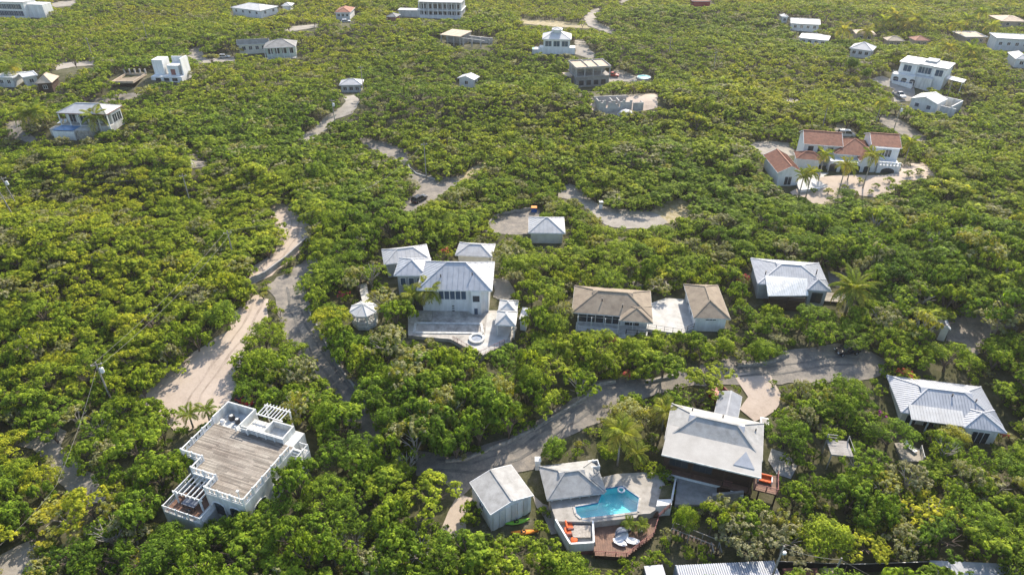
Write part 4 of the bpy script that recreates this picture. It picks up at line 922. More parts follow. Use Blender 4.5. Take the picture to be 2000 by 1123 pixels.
wt = MB(); wt.add([(q[0], q[1], ZP - 0.1) for q in outl], [tuple(range(n))]); wt.build('water', M['pool_water'], sp)
cp = MB()
for i in range(n):
    a, b = Vector((*outl[i], ZP + 0.05)), Vector((*outl[(i+1) % n], ZP + 0.05)); k = max(1, int((b - a).length / 0.75)); e = (b - a).normalized(); nn = Vector((-e.y, e.x, 0))
    c_ = Vector((sum(q[0] for q in outl)/n, sum(q[1] for q in outl)/n, 0))
    if nn.dot((a + b)/2 - c_) < 0: nn = -nn
    for j in range(k):
        p, q = a.lerp(b, j/k) + nn*0.16 + e*0.01, a.lerp(b, (j+1)/k) + nn*0.16 - e*0.01; MB().bar(p, q, 0.3, 0.09).build('coping_stone', M['patio_pale'], sp)
# deck ring round the pool: outer outline minus the pool, bridged into one polygon
out2 = [rel(*c, ZP) for c in ((1072, 975), (1100, 958), (1160, 935), (1205, 925), (1282, 920), (1300, 945), (1296, 985), (1270, 1002), (1247, 1004), (1243, 1010), (1160, 1019), (1086, 1017))]
pts2 = [Vector(q) for q in out2] + [Vector(q) for q in outl]; no = len(out2)
v, e, fc, *_ = delaunay_2d_cdt(pts2, [(i, (i+1) % no) for i in range(no)] + [(no+i, no+(i+1) % n) for i in range(n)], [list(range(no)), list(range(no, no+n))], 2, 1e-4)
keepf = []
for q in fc:
    c_ = sum((Vector(v[i]) for i in q), Vector((0, 0))) / len(q); ins = False; j = n - 1
    for i in range(n):
        if (outl[i][1] > c_.y) != (outl[j][1] > c_.y) and c_.x < (outl[j][0]-outl[i][0])*(c_.y-outl[i][1])/(outl[j][1]-outl[i][1]) + outl[i][0]: ins = not ins
        j = i
    if not ins: keepf.append(q)
vv = [(p[0], p[1], ZP) for p in v]; nv = len(vv)
dm = MB(); dm.add(vv, keepf)
for i in range(no):
    a, b = out2[i], out2[(i+1) % no]; dm.add([(a[0], a[1], ZP), (b[0], b[1], ZP), (b[0], b[1], ZP - 2.6), (a[0], a[1], ZP - 2.6)], [(0, 1, 2, 3)])
dm.build('pool_deck', M['pool_deck_stone'], sp)
MB().prism([rel(*c, ZP) for c in ((1136, 1013.5), (1244, 1000.5), (1244, 1003), (1137, 1017))], ZP - 2.2, ZP + 0.04).build('retaining_wall', M['white_paint'], sp)
CLEAR.append(np.array([(1060, 975), (1100, 955), (1205, 921), (1285, 918), (1303, 945), (1300, 1000), (1250, 1010), (1086, 1019)], float)); MARKS.append(('the turquoise pool', 1190, 985))
FOOT.append((np.array([(q[0] + O_.x, q[1] + O_.y) for q in out2]), 0))
# float on the water
p = W3(1213, 957, ZP - 0.05); fo_ = thing('pool_float', 'small white ring float on the pool water', 'float', p)
tv = []; tf = []
for i in range(14):
    for j in range(6):
        a, b = 2*math.pi*i/14, 2*math.pi*j/6; tv.append(((0.42+0.13*math.cos(b))*math.cos(a), (0.42+0.13*math.cos(b))*math.sin(a), 0.05+0.13*math.sin(b))); tf.append((i*6+j, i*6+(j+1) % 6, ((i+1) % 14)*6+(j+1) % 6, ((i+1) % 14)*6+j))
MB().add(tv, tf).build('ring', M['fabric_white'], fo_, True)
# white planter walls and slate patio between pool and timber house
pw_ = thing('planter_wall', 'low white planter wall between the pool and the slate patio', 'wall', O_)
MB().prism([rel(*c, ZP + 0.6) for c in ((1284, 975), (1312, 974), (1312, 985), (1282, 988))], ZP - 1.5, ZP + 0.6).build('front_wall', M['white_paint'], pw_)
MB().prism([rel(*c, ZP + 0.6) for c in ((1310, 974), (1318, 935), (1321, 935), (1314, 977))], ZP - 1.5, ZP + 0.6).build('side_wall', M['old_white'], pw_)
MB().prism([rel(*c, ZP + 0.4) for c in ((1287, 972), (1293, 948), (1314, 946), (1310, 972))], ZP - 1.5, ZP + 0.4).build('soil', M['scrub_soil'], pw_)
sl_ = thing('slate_patio', 'dark slate patio in the shade below the timber wall house', 'patio', O_)
MB().prism([rel(*c, ZP) for c in ((1318, 984), (1324, 930), (1400, 938), (1400, 968), (1372, 985))], ZP - 2, ZP).build('slate_paving', M['grey_shingle'], sl_)
MB().prism([rel(*c, ZP + 0.5) for c in ((1392, 963), (1452, 957), (1453, 961), (1393, 968))], ZP - 1.8, ZP + 0.5).build('retaining_wall', M['concrete'], sl_)
CLEAR.append(np.array([(1290, 930), (1400, 935), (1450, 950), (1450, 962), (1400, 972), (1372, 983), (1318, 985)], float))
# ---- sunken white walled terrace with the orange chairs
ZL = ZP - 0.75
wt_ = thing('walled_terrace', 'white walled sitting terrace beside the pool', 'terrace', O_)
c4 = [rel(*c, ZP + 0.2) for c in ((1085, 1013), (1114, 1061), (1160, 1058), (1158, 1016))]
MB().prism(c4, ZL - 2.4, ZL).build('terrace_floor', M['terrace_white'], wt_)
ctr = Vector((sum(q[0] for q in c4)/4, sum(q[1] for q in c4)/4, 0))
for i in range(3):
    a, b = Vector((*c4[i], 0)), Vector((*c4[i+1], 0)); MB().bar(a + Vector((0, 0, ZP - 0.55)), b + Vector((0, 0, ZP - 0.55)), 0.22, 1.5).build('low_wall', M['white_paint'], wt_)
sk = MB(); a, b = Vector((*c4[1], 0)), Vector((*c4[2], 0))
for i in range(4): sk.bar(a + Vector((0, -0.05, ZL - 0.75 - i*0.28)), b + Vector((0, -0.05, ZL - 0.75 - i*0.28)), 0.06, 0.24)
sk.build('skirt_board', M['rust_red'], wt_)
CLEAR.append(np.array([(1084, 1012), (1112, 1078), (1160, 1078), (1162, 1012)], float))
def armchair(label, px, py, rz, w_=0.85):
    p = W3(px, py, ZL); c = thing('armchair', label, 'armchair', p, rz, 'orange seats of the walled terrace')
    MB().box(-w_/2, w_/2, -0.4, 0.4, 0.12, 0.42).build('seat', M['orange'], c); MB().box(-w_/2, w_/2, 0.3, 0.48, 0.1, 0.85).build('backrest', M['orange'], c)
    for x in (-w_/2 - 0.06, w_/2 + 0.06): MB().box(x - 0.07, x + 0.07, -0.42, 0.48, 0.05, 0.6).build('armrest', M['rust_red'], c)
    for x in (-w_/2, w_/2): post(c, x, -0.36, 0.0, 0.1, 0.07, 'rust_red', 'leg')
armchair('orange armchair closest to the pool on the walled terrace', 1112, 1030, R(100), 1.1); armchair('orange armchair in the middle of the walled terrace', 1110, 1042, R(95), 0.75)
p = W3(1121, 1056, ZL); c = thing('pouf', 'round orange pouf in the corner of the walled terrace', 'pouf', p)
MB().lathe([(0.36, 0.0), (0.46, 0.15), (0.44, 0.34), (0.3, 0.4)], 14).build('cushion', M['orange'], c, True); MB().lathe([(0.08, 0.4), (0.08, 0.415)], 8).build('button', M['rust_red'], c)
p = W3(1137, 1041, ZL); c = thing('stone_table', 'wide low pale stone table between the orange seats', 'table', p, R(5))
MB().prism([(-1.3, -0.8), (0.9, -1.0), (1.4, -0.2), (1.2, 0.8), (-0.9, 1.0), (-1.4, 0.1)], 0.3, 0.45).build('table_top', M['stone_rug'], c); MB().prism([(-0.8, -0.5), (0.7, -0.5), (0.7, 0.5), (-0.8, 0.5)], 0, 0.3).build('base', M['concrete'], c)
# ---- timber deck
ZW = ZP - 1.1
wd = thing('timber_deck', 'reddish brown timber deck in front of the pool', 'deck', O_)
dp = [rel(*c, ZW) for c in ((1162, 1018), (1242, 1010), (1288, 1012), (1284, 1020), (1276, 1047), (1248, 1068), (1223, 1088), (1161, 1084))]
y0, y1 = min(q[1] for q in dp), max(q[1] for q in dp)
xs = np.arange(min(q[0] for q in dp), max(q[0] for q in dp), 0.3)
for x in xs:                                          # one board per row across the polygon
    ys = []
    for i in range(len(dp)):
        (ax, ay), (bx, by) = dp[i], dp[(i+1) % len(dp)]
        if (ax - x - 0.15) * (bx - x - 0.15) < 0: ys.append(ay + (by - ay) * (x + 0.15 - ax) / (bx - ax))
    if len(ys) >= 2: MB().box(x, x + 0.285, min(ys), max(ys), ZW - 0.05, ZW + random.uniform(0, 0.012)).build('plank', M['brown_wood'], wd)
MB().prism(grow(dp, -0.15), ZW - 2.6, ZW - 0.06).build('deck_base', M['dark_wood'], wd)
railing(wd, [(*dp[3], ZW), (*dp[4], ZW), (*dp[5], ZW), (*dp[6], ZW), (*dp[7], ZW)], ZW, 0.85, 'rust_red', rails=(0.3, 0.62), bw=0.05, post_w=0.09, post_every=1.4)
for i in range(4): MB().prism([rel(*c, ZW + 0.25*i) for c in ((1244, 1006 - i*4.0), (1286, 1008 - i*4.0), (1286, 1004 - i*4.0), (1244, 1002 - i*4.0))], ZW - 0.3, ZW + 0.22*(i + 1)).build('step', M['brown_wood'], wd)
railing(wd, [(*rel(1286, 1010, ZW + 0.6), ZW + 0.3), (*rel(1308, 992, ZP), ZP)], ZW, 0.9, 'rust_red', rails=(0.35, 0.65), bw=0.05, post_w=0.09, post_every=1.0)
CLEAR.append(np.array([(1160, 1015), (1245, 1000), (1310, 985), (1312, 995), (1288, 1015), (1280, 1050), (1248, 1070), (1223, 1088), (1160, 1085)], float)); MARKS.append(('the brown timber deck', 1220, 1045))
# round daybed with its folding hood, two petal loungers
p = W3(1214, 1046, ZW); db = thing('daybed', 'round white daybed with a grey folded hood on the timber deck', 'daybed', p, R(20))
MB().lathe([(0.75, 0.0), (0.85, 0.12), (0.85, 0.34), (0.7, 0.38)], 20).build('mattress', M['fabric_white'], db, True)
for k in range(3):                                     # three nested hood shells
    hv, hf = [], []; r_ = 0.86 + 0.03*k; a1 = R(55 + 30*k)
    for i in range(13):
        th = math.pi * i / 12
        for j in range(4):
            ph = a1 - R(26)*j/3; x = r_*math.cos(th); rr = r_*math.sin(th); hv.append((x, rr*math.cos(ph), 0.36 + rr*math.sin(ph)))
    hf = [(i*4+j, i*4+j+1, (i+1)*4+j+1, (i+1)*4+j) for i in range(12) for j in range(3)]
    o = MB().add(hv, hf).build('hood', M['fabric_grey'], db, True); md = o.modifiers.new('t', 'SOLIDIFY'); md.thickness = 0.02
for (px, py, rz, which) in ((1210, 1061, R(-30), 'left of the two, nearer the daybed'), (1235, 1059, R(-12), 'right of the two')):
    p = W3(px, py, ZW); l_ = thing('petal_lounger', f'white leaf shaped lounger on the timber deck, {which}', 'lounger', p, rz, 'leaf loungers on the timber deck')
    MB().prism([(-0.95, 0.0), (-0.6, -0.42), (0.1, -0.5), (0.7, -0.32), (1.0, 0.0), (0.7, 0.32), (0.1, 0.5), (-0.6, 0.42)], 0.24, 0.36).build('cushion', M['fabric_white'], l_)
    for x in (-0.5, 0.5): MB().lathe([(0.09, 0), (0.06, 0.24)], 8, (x, 0)).build('leg', M['dark_metal'], l_)
    MB().box(0.45, 0.8, -0.22, 0.22, 0.36, 0.46).build('pillow', M['fabric_white'], l_)
# ---- shipping container, small box, and the yard at the lower edge
a = on_z(1319, 1103, -2.3); b = on_z(1511, 1094, -2.3); e = (b - a).normalized()
t = thing('shipping_container', 'long grey corrugated shipping container at the lower edge', 'container', (a.x, a.y, -4.9), math.atan2(e.y, e.x))
Lc = (b - a).length
MB().box(0.03, Lc - 0.03, -0.03 - 2.35, -0.03, 0.1, 2.55).build('body', M['blue_grey_box'], t)
cr = MB(); x = 0.1
while x < Lc - 0.1: cr.box(x, x + 0.14, -2.4, 0.0, 2.55, 2.6); cr.box(x, x + 0.14, -2.44, -2.38, 0.25, 2.5); x += 0.28
o = cr.build('corrugation', M['metal_roof'], t); o['kind'] = 'stuff'
for x in (0.05, Lc - 0.05):
    for y in (-0.05, -2.4): post(t, x, y, 0, 2.62, 0.14, 'blue_grey_box', 'corner_post')
FOOT.append((np.array([tuple((a + e*u + Vector((-e.y, e.x, 0))*v_).to_2d()) for u, v_ in ((-0.3, -2.8), (Lc + 0.3, -2.8), (Lc + 0.3, 0.3), (-0.3, 0.3))]), 0))
CLEAR.append(np.array([(1318, 1100), (1505, 1084), (1512, 1123), (1322, 1123)], float)); MARKS.append(('the grey shipping container', 1415, 1105))
# ================================================================== houses farther up the slopes
# ---- red tiled villa
f = frame((1571, 277), (1759, 291), (1767, 268), 6.0); t = house('red_tile_villa', 'rambling white villa with red tiled roofs and arched porch', f, 'villa')
W, D = f.W, f.D
def tiled(x0, x1, y0, y1, z, rise, **kw):
    return roof(t, x0, x1, y0, y1, z, rise, 'red_tile', 'white_paint', seam=0.32, **kw)
xl = L2(f, 1634, 290, 5.0)[0]; xr = L2(f, 1704, 284, 6.2)[0]; D = max(D, 7.0)
walls(t, 0.3, xl + 1, 0.5, D - 0.4, -2, 5.4, 'white_paint'); tiled(0, xl + 1.5, 0, D, 5.4, 2.0, axis='x', gable=True, gable_mat='white_paint')
walls(t, xl, xr + 1, -1.2, D - 0.8, -2, 4.2, 'white_paint', 'middle_wall'); tiled(xl - 0.6, xr + 1.6, -2.0, D - 0.4, 4.2, 2.4, axis='x', name='middle_roof')
walls(t, xr, W - 0.3, -0.6, D - 0.4, -2, 6.1, 'white_paint', 'tower_wall'); tiled(xr - 0.3, W + 0.2, -0.2, D, 6.2, 1.8, axis='x', gable=True, gable_mat='white_paint', name='tower_roof')
tiled(-1.8, 4.6, -4.2, 0.4, 3.0, 1.2, axis='x', name='porch_roof'); walls(t, -1.3, 4.0, -3.6, 0.4, -2, 2.9, 'white_paint', 'porch_wall')
tiled(xr - 3.2, xr + 1.2, -4.4, 0.2, 3.6, 2.1, axis='y', gable=True, gable_mat='white_paint', name='entry_roof'); walls(t, xr - 2.9, xr + 0.9, -4.0, 0, -2, 3.5, 'white_paint', 'entry_wall')
walls(t, xl - 1.5, xr - 2.9, -4.2, -1.2, -2, 3.1, 'white_paint', 'arcade_wall'); walls(t, xr + 1.1, W - 0.2, -4.6, -0.6, -2, 3.2, 'white_paint', 'terrace_wall')
for i in range(3): arch(t, 'f', xl - 0.6 + i*2.6, -4.2, 0.1, 2.0, 2.5)
arch(t, 'f', (xr + 1.1 + W)/2 - 0.2, -4.6, 0.1, 3.2, 2.6); arch(t, 'f', xr - 1.0, -4.0, 0.1, 1.6, 2.4)
for x in np.linspace(xr + 1.3, W - 0.5, 7): MB().lathe([(0.2, 3.2), (0.26, 3.5), (0.2, 3.9)], 8, (x, -4.3)).build('baluster', M['white_paint'], t)
MB().bar((xr + 1.1, -4.4, 3.95), (W - 0.2, -4.4, 3.95), 0.25, 0.14).build('rail', M['white_paint'], t)
window(t, 'f', W - 3.0, -0.6, 3.9, 2.0, 1.8, 3); window(t, 'f', xr + 2.4, -0.6, 4.2, 1.0, 1.3, 2); windows(t, 'f', 0.8, xl, 0.5, 3.4, 1.3, 1.4, 3); window(t, 'r', W - 0.3, D/2, 3.6, 1.3, 1.4, 2)
register(f, -1.8, W, -4.4, D, 0.4, 7.6, 'the red tiled villa')
t2, f2 = simple_house('tile_roof_garage', 'white gabled garage with an orange tile roof near the villa palms', (1519, 338), (1569, 338), (1505, 303), 3.4, 1.6, 'white_paint', 'red_tile', gable=True, axis='y', right=False, nf=1, ns=0, ww=1.6, wh=2.1, wz=0.1, seam=0.32, mark='the orange tile garage')
t2['category'] = 'garage'
p = [on_ground(*c) for c in ((1552, 352), (1560, 338), (1640, 338), (1650, 352), (1600, 372), (1560, 378))]
tr_ = thing('villa_terrace', 'bright white paved terrace in front of the red tiled villa', 'terrace', (p[0].x, p[0].y, p[0].z))
MB().prism([(q.x - p[0].x, q.y - p[0].y) for q in p], -1, 0.35).build('paving', M['terrace_white'], tr_); MB().bar((p[5].x-p[0].x, p[5].y-p[0].y, 0.3), (p[4].x-p[0].x, p[4].y-p[0].y, 0.3), 0.4, 0.7).build('edge_wall', M['white_paint'], tr_)
CLEAR.append(np.array([(1520, 360), (1555, 335), (1770, 335), (1765, 350), (1660, 360), (1600, 385), (1540, 385)], float))

# ---- white modern house, white gable house
f = frame((1758, 127), (1848, 142), (1856, 130), 6.2); t = house('modern_house', 'white two-storey flat roofed house with blue windows and a balcony', f)
W, D = f.W, max(f.D, 7.5)
walls(t, 0, W*0.38, 0, D, -3.5, 6.2, 'white_paint'); walls(t, W*0.38, W*0.72, 0.9, D, -3.5, 6.2, 'white_paint'); walls(t, W*0.72, W, 0.3, D, -3.5, 6.0, 'white_paint')
MB().prism([(-0.4, -0.4), (W*0.38 + 0.3, -0.4), (W*0.38 + 0.3, 0.5), (W*0.72 - 0.3, 0.5), (W*0.72 - 0.3, -0.1), (W + 0.4, -0.1), (W + 0.4, D + 0.4), (-0.4, D + 0.4)], 6.22, 6.5).build('roof', M['white_roof'], t)
MB().box(W*0.45, W*0.7, D*0.45, D, 6.5, 7.1).build('roof_box', M['grey_wall'], t)
for x, w_ in ((W*0.18, 2.4), (W*0.48, 2.0), (W*0.61, 2.0), (W*0.86, 2.2)): window(t, 'f', x, 0 if x < W*0.38 else (0.9 if x < W*0.72 else 0.3), 3.6, w_, 2.0, 2, gm='blue_glass')
walls(t, -1.0, W*0.42, -3.0, 0, -3.5, 2.9, 'white_paint', 'balcony_base'); railing(t, [(-0.9, -2.9), (W*0.42, -2.9)], 2.9, 1.0, gap=0.4)
for i in range(3): arch(t, 'f', 0.6 + i*2.6, -3.0, 0, 1.8, 2.2)
walls(t, W*0.42, W*0.8, -2.2, 0.9, -3.5, 3.0, 'old_white', 'porch_wall')

register(f, -1, W, -3, D, 0.6, 6.5, 'the white two-storey flat roof house')
ann = frame((1855, 142), (1893, 141), (1875, 133), 3.4); x0, y0 = L2(f, 1853, 142, 3.4)
MB().sheet([(W + 0.5, -0.5, 3.6), (W + 5.8, -0.5, 3.2), (W + 5.8, 4.0, 3.2), (W + 0.5, 4.0, 3.6)], 0.15).build('carport_roof', M['white_roof'], t)
for y in (-0.2, 3.8): post(t, W + 5.5, y, -3.5, 3.1, 0.2)
sp = on_ground(1763, 165); t = thing('garden_pool', 'small raised blue pool terrace before the white two-storey house', 'pool', sp, f.rz)
MB().box(-3.2, 3.2, -1.6, 1.6, -1, 0.9).build('wall', M['white_paint'], t); MB().box(-2.8, 2.8, -1.2, 1.2, 0.9, 0.93).build('water', M['blue_tile'], t)
railing(t, [(-3.1, -1.5), (3.1, -1.5)], 0.9, 0.8, gap=0.8)
CLEAR.append(np.array([(1740, 150), (1782, 150), (1782, 172), (1742, 170)], float))
f = frame((1779, 192), (1831, 204), (1848, 193), 3.2); t = house('gable_house', 'white gable end house with two square windows below the modern house', f)
W, D = f.W, max(f.D, 6.5)
walls(t, 0.2, W - 0.2, 0.3, D - 0.3, -3.5, 3.1, 'white_paint'); roof(t, 0, W, 0, D, 3.2, 1.3, 'white_roof', axis='y', gable=True, gable_mat='white_paint'); windows(t, 'f', 0.5, W - 0.5, 0.3, 1.0, 1.2, 1.1, 2, gm='blue_glass')
for q in ((W + 0.6, 1.5, W + 5.0, 1.8, 2.6), (2.0, D + 2.5, W + 3.5, D + 2.8, 3.0), (W + 3.4, 1.8, W + 3.7, D + 2.5, 3.0)): walls(t, q[0], q[2], q[1], q[3], -3.5, q[4], 'old_white', 'yard_wall')
register(f, 0, W, 0, D, 0.4, 4.4, 'the white gable end house'); register(f, W, W + 5, 1.5, D + 3, 0.6, 3)

# ---- other villas and cottages
t, f = simple_house('pool_villa', 'low white villa with pale hip roof above an infinity pool', (110, 222), (208, 225), (253, 208), 3.4, 1.6, 'old_white', 'pale_roof', cols=6, nf=4, ww=1.8, wh=2.1, wz=0.2, mark='the infinity pool villa', trim='rust_red', lift=1.4)
W = f.W
x0, y0 = L2(f, 100, 262, -1.5); x1, y1 = L2(f, 180, 262, -1.5)
MB().box(x0, x1, y0, 0.2, -3.2, -0.1).build('terrace', M['terrace_white'], t); xp0, xp1 = L2(f, 108, 250, 0)[0], L2(f, 152, 250, 0)[0]
MB().box(xp0, xp1, y0 - 0.9, y0, -3.2, -0.35).build('pool_wall', M['white_paint'], t); MB().box(xp0 + 0.1, xp1 - 0.1, y0 - 0.8, y0 + 3.5, -0.09, -0.06).build('pool_water', M['blue_tile'], t)
MB().box(xp1 + 0.4, x1 + 0.4, y0 - 0.6, y0 - 0.02, -3.4, -0.2).build('stone_wall', M['rough_stone'], t); register(f, x0, x1, y0 - 1, 0.2, -1.9, 0.5)
for i, px in enumerate((118, 128, 166, 174)):
    p = on_z(px, 241, f.o.z); c = thing('umbrella_chair', f'{["cream", "pale", "white", "tan"][i]} deck chair on the infinity pool terrace', 'chair', p, R(20*i), 'deck chairs of the infinity pool villa')
    MB().box(-0.35, 0.35, -0.9, 0.5, 0.25, 0.35).build('seat', M['cream' if i % 2 else 'fabric_white'], c); MB().sheet([(-0.35, 0.5, 0.35), (0.35, 0.5, 0.35), (0.35, 0.95, 0.9), (-0.35, 0.95, 0.9)], 0.08).build('backrest', M['fabric_white'], c)
t, f = simple_house('veranda_house', 'pale green house with grey hip roof and white columned veranda', (514, 95), (577, 92), (572, 80), 4.2, 2.0, 'mint', 'grey_shingle', cols=6, nf=4, ww=1.6, wh=2.0, mark='the pale green veranda house')
x0, y0 = L2(f, 463, 89, 3.8); walls(t, x0 + 0.4, 0.6, y0 + 0.5, f.D - 0.5, -3.5, 3.8, 'cream', 'wing_wall'); roof(t, x0, 1.4, y0, f.D, 3.9, 1.7, 'grey_shingle', gable=True, axis='x', name='wing_roof', gable_mat='cream')
windows(t, 'f', x0 + 1, 0.2, y0 + 0.5, 1.8, 1.2, 1.3, 4, n=2); register(f, x0, 1, y0, f.D, 0.4, 5.2)
t, f = simple_house('cupola_house', 'white house with a square hip roof crowned by a small cupola', (1059, 76), (1116, 77), (1108, 65), 5.0, 2.2, 'white_paint', 'white_roof', nf=3, ww=2.4, wh=1.9, gm='blue_glass', mark='the white cupola house', base=2)
c = f.W/2; d = f.D/2; MB().box(c-1.3, c+1.3, d-1.3, d+1.3, 6.2, 7.6).build('cupola', M['white_paint'], t); roof(t, c-1.9, c+1.9, d-1.9, d+1.9, 7.6, 0.7, 'white_roof', name='cupola_roof')
x0, y0 = L2(f, 1040, 92, 1.2); x1, y1 = L2(f, 1123, 92, 1.2)
MB().box(-1, x1, y0, 0.6, -2, 1.9).build('terrace', M['white_paint'], t); MB().box(x0, -1, y0 + 0.4, 0.6, -2, 1.2).build('pool_base', M['white_paint'], t); MB().box(x0 + 0.6, -3.5, y0 + 0.9, 0.0, 1.2, 1.23).build('pool_water', M['turquoise_floor'], t)
windows(t, 'f', 4, x1 - 0.5, y0, 0, 1.6, 1.4, 3, gm='blue_glass'); register(f, x0, x1, y0, 1, -0.3, 2)
f = frame((1125, 135), (1194, 131), (1172, 117), 6.4); t = house('concrete_shell', 'unfinished two-storey grey concrete shell with open upper floor', f, 'building')
W, D = f.W, f.D
walls(t, 0.3, W - 0.3, 0.5, D - 0.3, -2, 3.4, 'concrete'); walls(t, 0.3, W - 0.3, D*0.55, D - 0.3, 3.4, 6.1, 'concrete', 'back_wall')
MB().box(0, W, 0, D, 3.4, 3.65).build('floor_slab', M['concrete'], t)
rs = MB(); rs.box(0, W, 0, D, 6.15, 6.45); rs.build('roof_slab', M['pale_tan_roof'], t)
pb = MB()
for q in ((0, W, 0, 0.25), (0, W, D-0.25, D), (0, 0.25, 0.25, D-0.25), (W-0.25, W, 0.25, D-0.25), (W*0.36, W*0.38, 0.25, D - 0.25), (W*0.66, W*0.68, 0.25, D - 0.25)): pb.box(*q, 6.45, 6.8)
pb.build('parapet', M['concrete'], t)
for i in range(5): post(t, 0.3 + i*(W - 0.6)/4, 0.3, 3.65, 6.15, 0.35, 'raw_block')
for i in range(4): post(t, 0.4, 0.4 + (i+1)*(D - 0.8)/4.5, 3.65, 6.15, 0.35, 'raw_block')
windows(t, 'f', 1, W - 1, 0.5, 0.6, 1.6, 1.6, 4, fm='concrete', gm='dark_metal'); register(f, 0, W, 0, D, 0.0, 6.8, 'the concrete shell')
x0, y0 = L2(f, 1088, 132, 3.4); MB().box(x0, -0.1, D*0.3, D*0.75, 3.0, 3.4).build('side_slab', M['pale_tan_roof'], t); walls(t, x0 + 0.3, -0.1, D*0.35, D*0.7, -2, 3.0, 'concrete', 'side_wall')
f = frame((1170, 196), (1236, 193), (1236, 182), 2.8); t = house('block_ruin', 'roofless grey block walls on a cleared sandy yard', f, 'ruin')
W, D = f.W, max(f.D, 6)
rg_ = np.random.default_rng(4); n_ = 14
for i in range(n_):                                       # broken front wall, course by course heights
    h_ = 2.6 + rg_.uniform(-0.9, 0.5); a = W*i/n_
    if i in (3, 8): h_ = 0.9
    MB().box(a, a + W/n_ - 0.02, 0, 0.35, -1, h_).build('wall_block', M['raw_block'], t)
for i in range(5): MB().box(W*i/5, W*i/5 + 0.3, 0.4, D*0.6, -1, 2.0 + rg_.uniform(-0.6, 0.8)).build('cross_wall', M['raw_block'], t)
walls(t, 0, W, D, D + 0.35, -1, 2.4, 'raw_block', 'back_wall'); walls(t, W + 0.1, W + 3.2, -0.6, -0.3, -1, 2.2, 'raw_block', 'stub_wall'); walls(t, W + 3.0, W + 3.3, -0.3, 2, -1, 2.0, 'raw_block', 'stub_wall')
MB().lathe([(2.6, -0.5), (1.8, 0.5), (0.6, 0.95), (0.1, 1.0)], 14, (W*0.75, -2.6)).build('rubble_heap', M['pale_roof'], t); register(f, 0, W + 3, 0, D, 0.0, 2.8, 'the roofless block ruin')
simple_house('small_cottage', 'small white cottage with low gable roof below the far ruin', (893, 153), (926, 157), (944, 151), 3.0, 1.0, 'white_paint', 'pale_roof', gable=True, axis='y', nf=1, ns=1, mark='the small white cottage')
simple_house('small_cottage', 'small grey roof cottage at the head of the winding drive', (662, 167), (707, 166), (700, 156), 2.8, 1.2, 'old_white', 'pale_roof', nf=3, ns=1, mark='the small grey roof cottage')
f = frame((860, 69), (898, 73), (912, 61), 3.6); t = house('skeleton_house', 'roofed grey concrete skeleton house with bare columns', f, 'building')
W, D = f.W, f.D
walls(t, 0.2, W - 0.2, D*0.4, D - 0.2, -1, 3.5, 'concrete'); MB().box(-0.2, W + 0.2, 0, D, 3.5, 3.8).build('roof_slab', M['pale_tan_roof'], t)
for i in range(4): post(t, 0.2 + i*(W-0.4)/3, 0.3, -1, 3.5, 0.35, 'concrete')
for i in range(6): post(t, W + 1.2 + i*1.9, 0.5 + (i % 2)*3.5, -1, 3.2 - 0.2*(i % 3), 0.4, 'raw_block')
walls(t, W + 0.2, W + 10.5, D*0.7, D*0.75, -1, 2.6, 'raw_block', 'back_wall'); MB().bar((W + 0.6, 0.5, 3.2), (W + 10.5, 0.5, 3.0), 0.35, 0.3).build('beam', M['raw_block'], t); register(f, 0, W + 10, 0, D, 0.3, 3.8, 'the concrete skeleton house')
f = frame((294, 149), (354, 150), (352, 143), 1.6); t = house('roofless_white_house', 'roofless white house with two square wall blocks', f, 'ruin')
W, D = f.W, max(f.D, 7)
MB().box(0, W, 0, D, -1, 1.5).build('base', M['white_paint'], t); walls(t, W*0.02, W*0.36, 2.5, D, 1.5, 6.2, 'white_paint', 'tower_wall'); walls(t, W*0.5, W*0.86, 2.0, D, 1.5, 4.6, 'white_paint', 'tower_wall'); walls(t, W*0.48, W*1.0, D - 0.4, D, 1.5, 6.4, 'white_paint', 'back_wall'); walls(t, W*0.96, W, 2, D - 0.4, 1.5, 6.8, 'white_paint', 'side_wall')
MB().box(W*0.6, W*0.74, 1.9, 2.0, 1.6, 3.4).build('opening', M['rust_red'], t); windows(t, 'f', 1, W - 1, 0.0, 0.1, 1.8, 1.0, 3); register(f, 0, W, 0, D, 0.2, 6, 'the roofless white house')
f = frame((218, 160), (260, 160), (261, 144), 0.8); t = house('brown_foundation', 'low walled brown foundation slab beside the roofless white house', f, 'foundation')
W, D = f.W, f.D
MB().box(0, W, 0, D, -1, 0.5).build('slab', M['tan_shingle'], t)
for q in ((0, W, 0, 0.3), (0, W, D - 0.3, D), (0, 0.3, 0.3, D - 0.3), (W - 0.3, W, 0.3, D - 0.3)): MB().box(*q, -1, 1.2).build('wall', M['pale_tan_roof'], t)
for i in range(5): post(t, W*i/4, D - 0.2, 1.2, 2.6, 0.4, 'raw_block')
register(f, 0, W, 0, D, 0.2, 1.4, 'the brown foundation slab')
simple_house('flat_hut', 'flat white roofed hut behind the left edge palms', (44, 152), (74, 147), (66, 139), 2.8, 0.3, 'old_white', 'white_roof', flat=True, nf=1, ns=1, mark='the flat white hut')
simple_house('flat_hut', 'flat white hut cut by the left picture edge', (-14, 152), (24, 153), (20, 141), 2.8, 0.3, 'old_white', 'white_roof', flat=True, nf=2, ns=0)
simple_house('thatch_hut', 'brown hut with pale pointed roof and sandy forecourt', (72, 175), (105, 173), (112, 160), 2.8, 2.0, 'dark_wood', 'pale_tan_roof', nf=1, ns=0, trim='dark_wood', mark='the brown pointed roof hut')
f = frame((-20, 4), (44, 6), (72, 2), 7.0); t = house('glass_front_building', 'white flat roofed building with a grid of big windows at the top left', f, 'building')
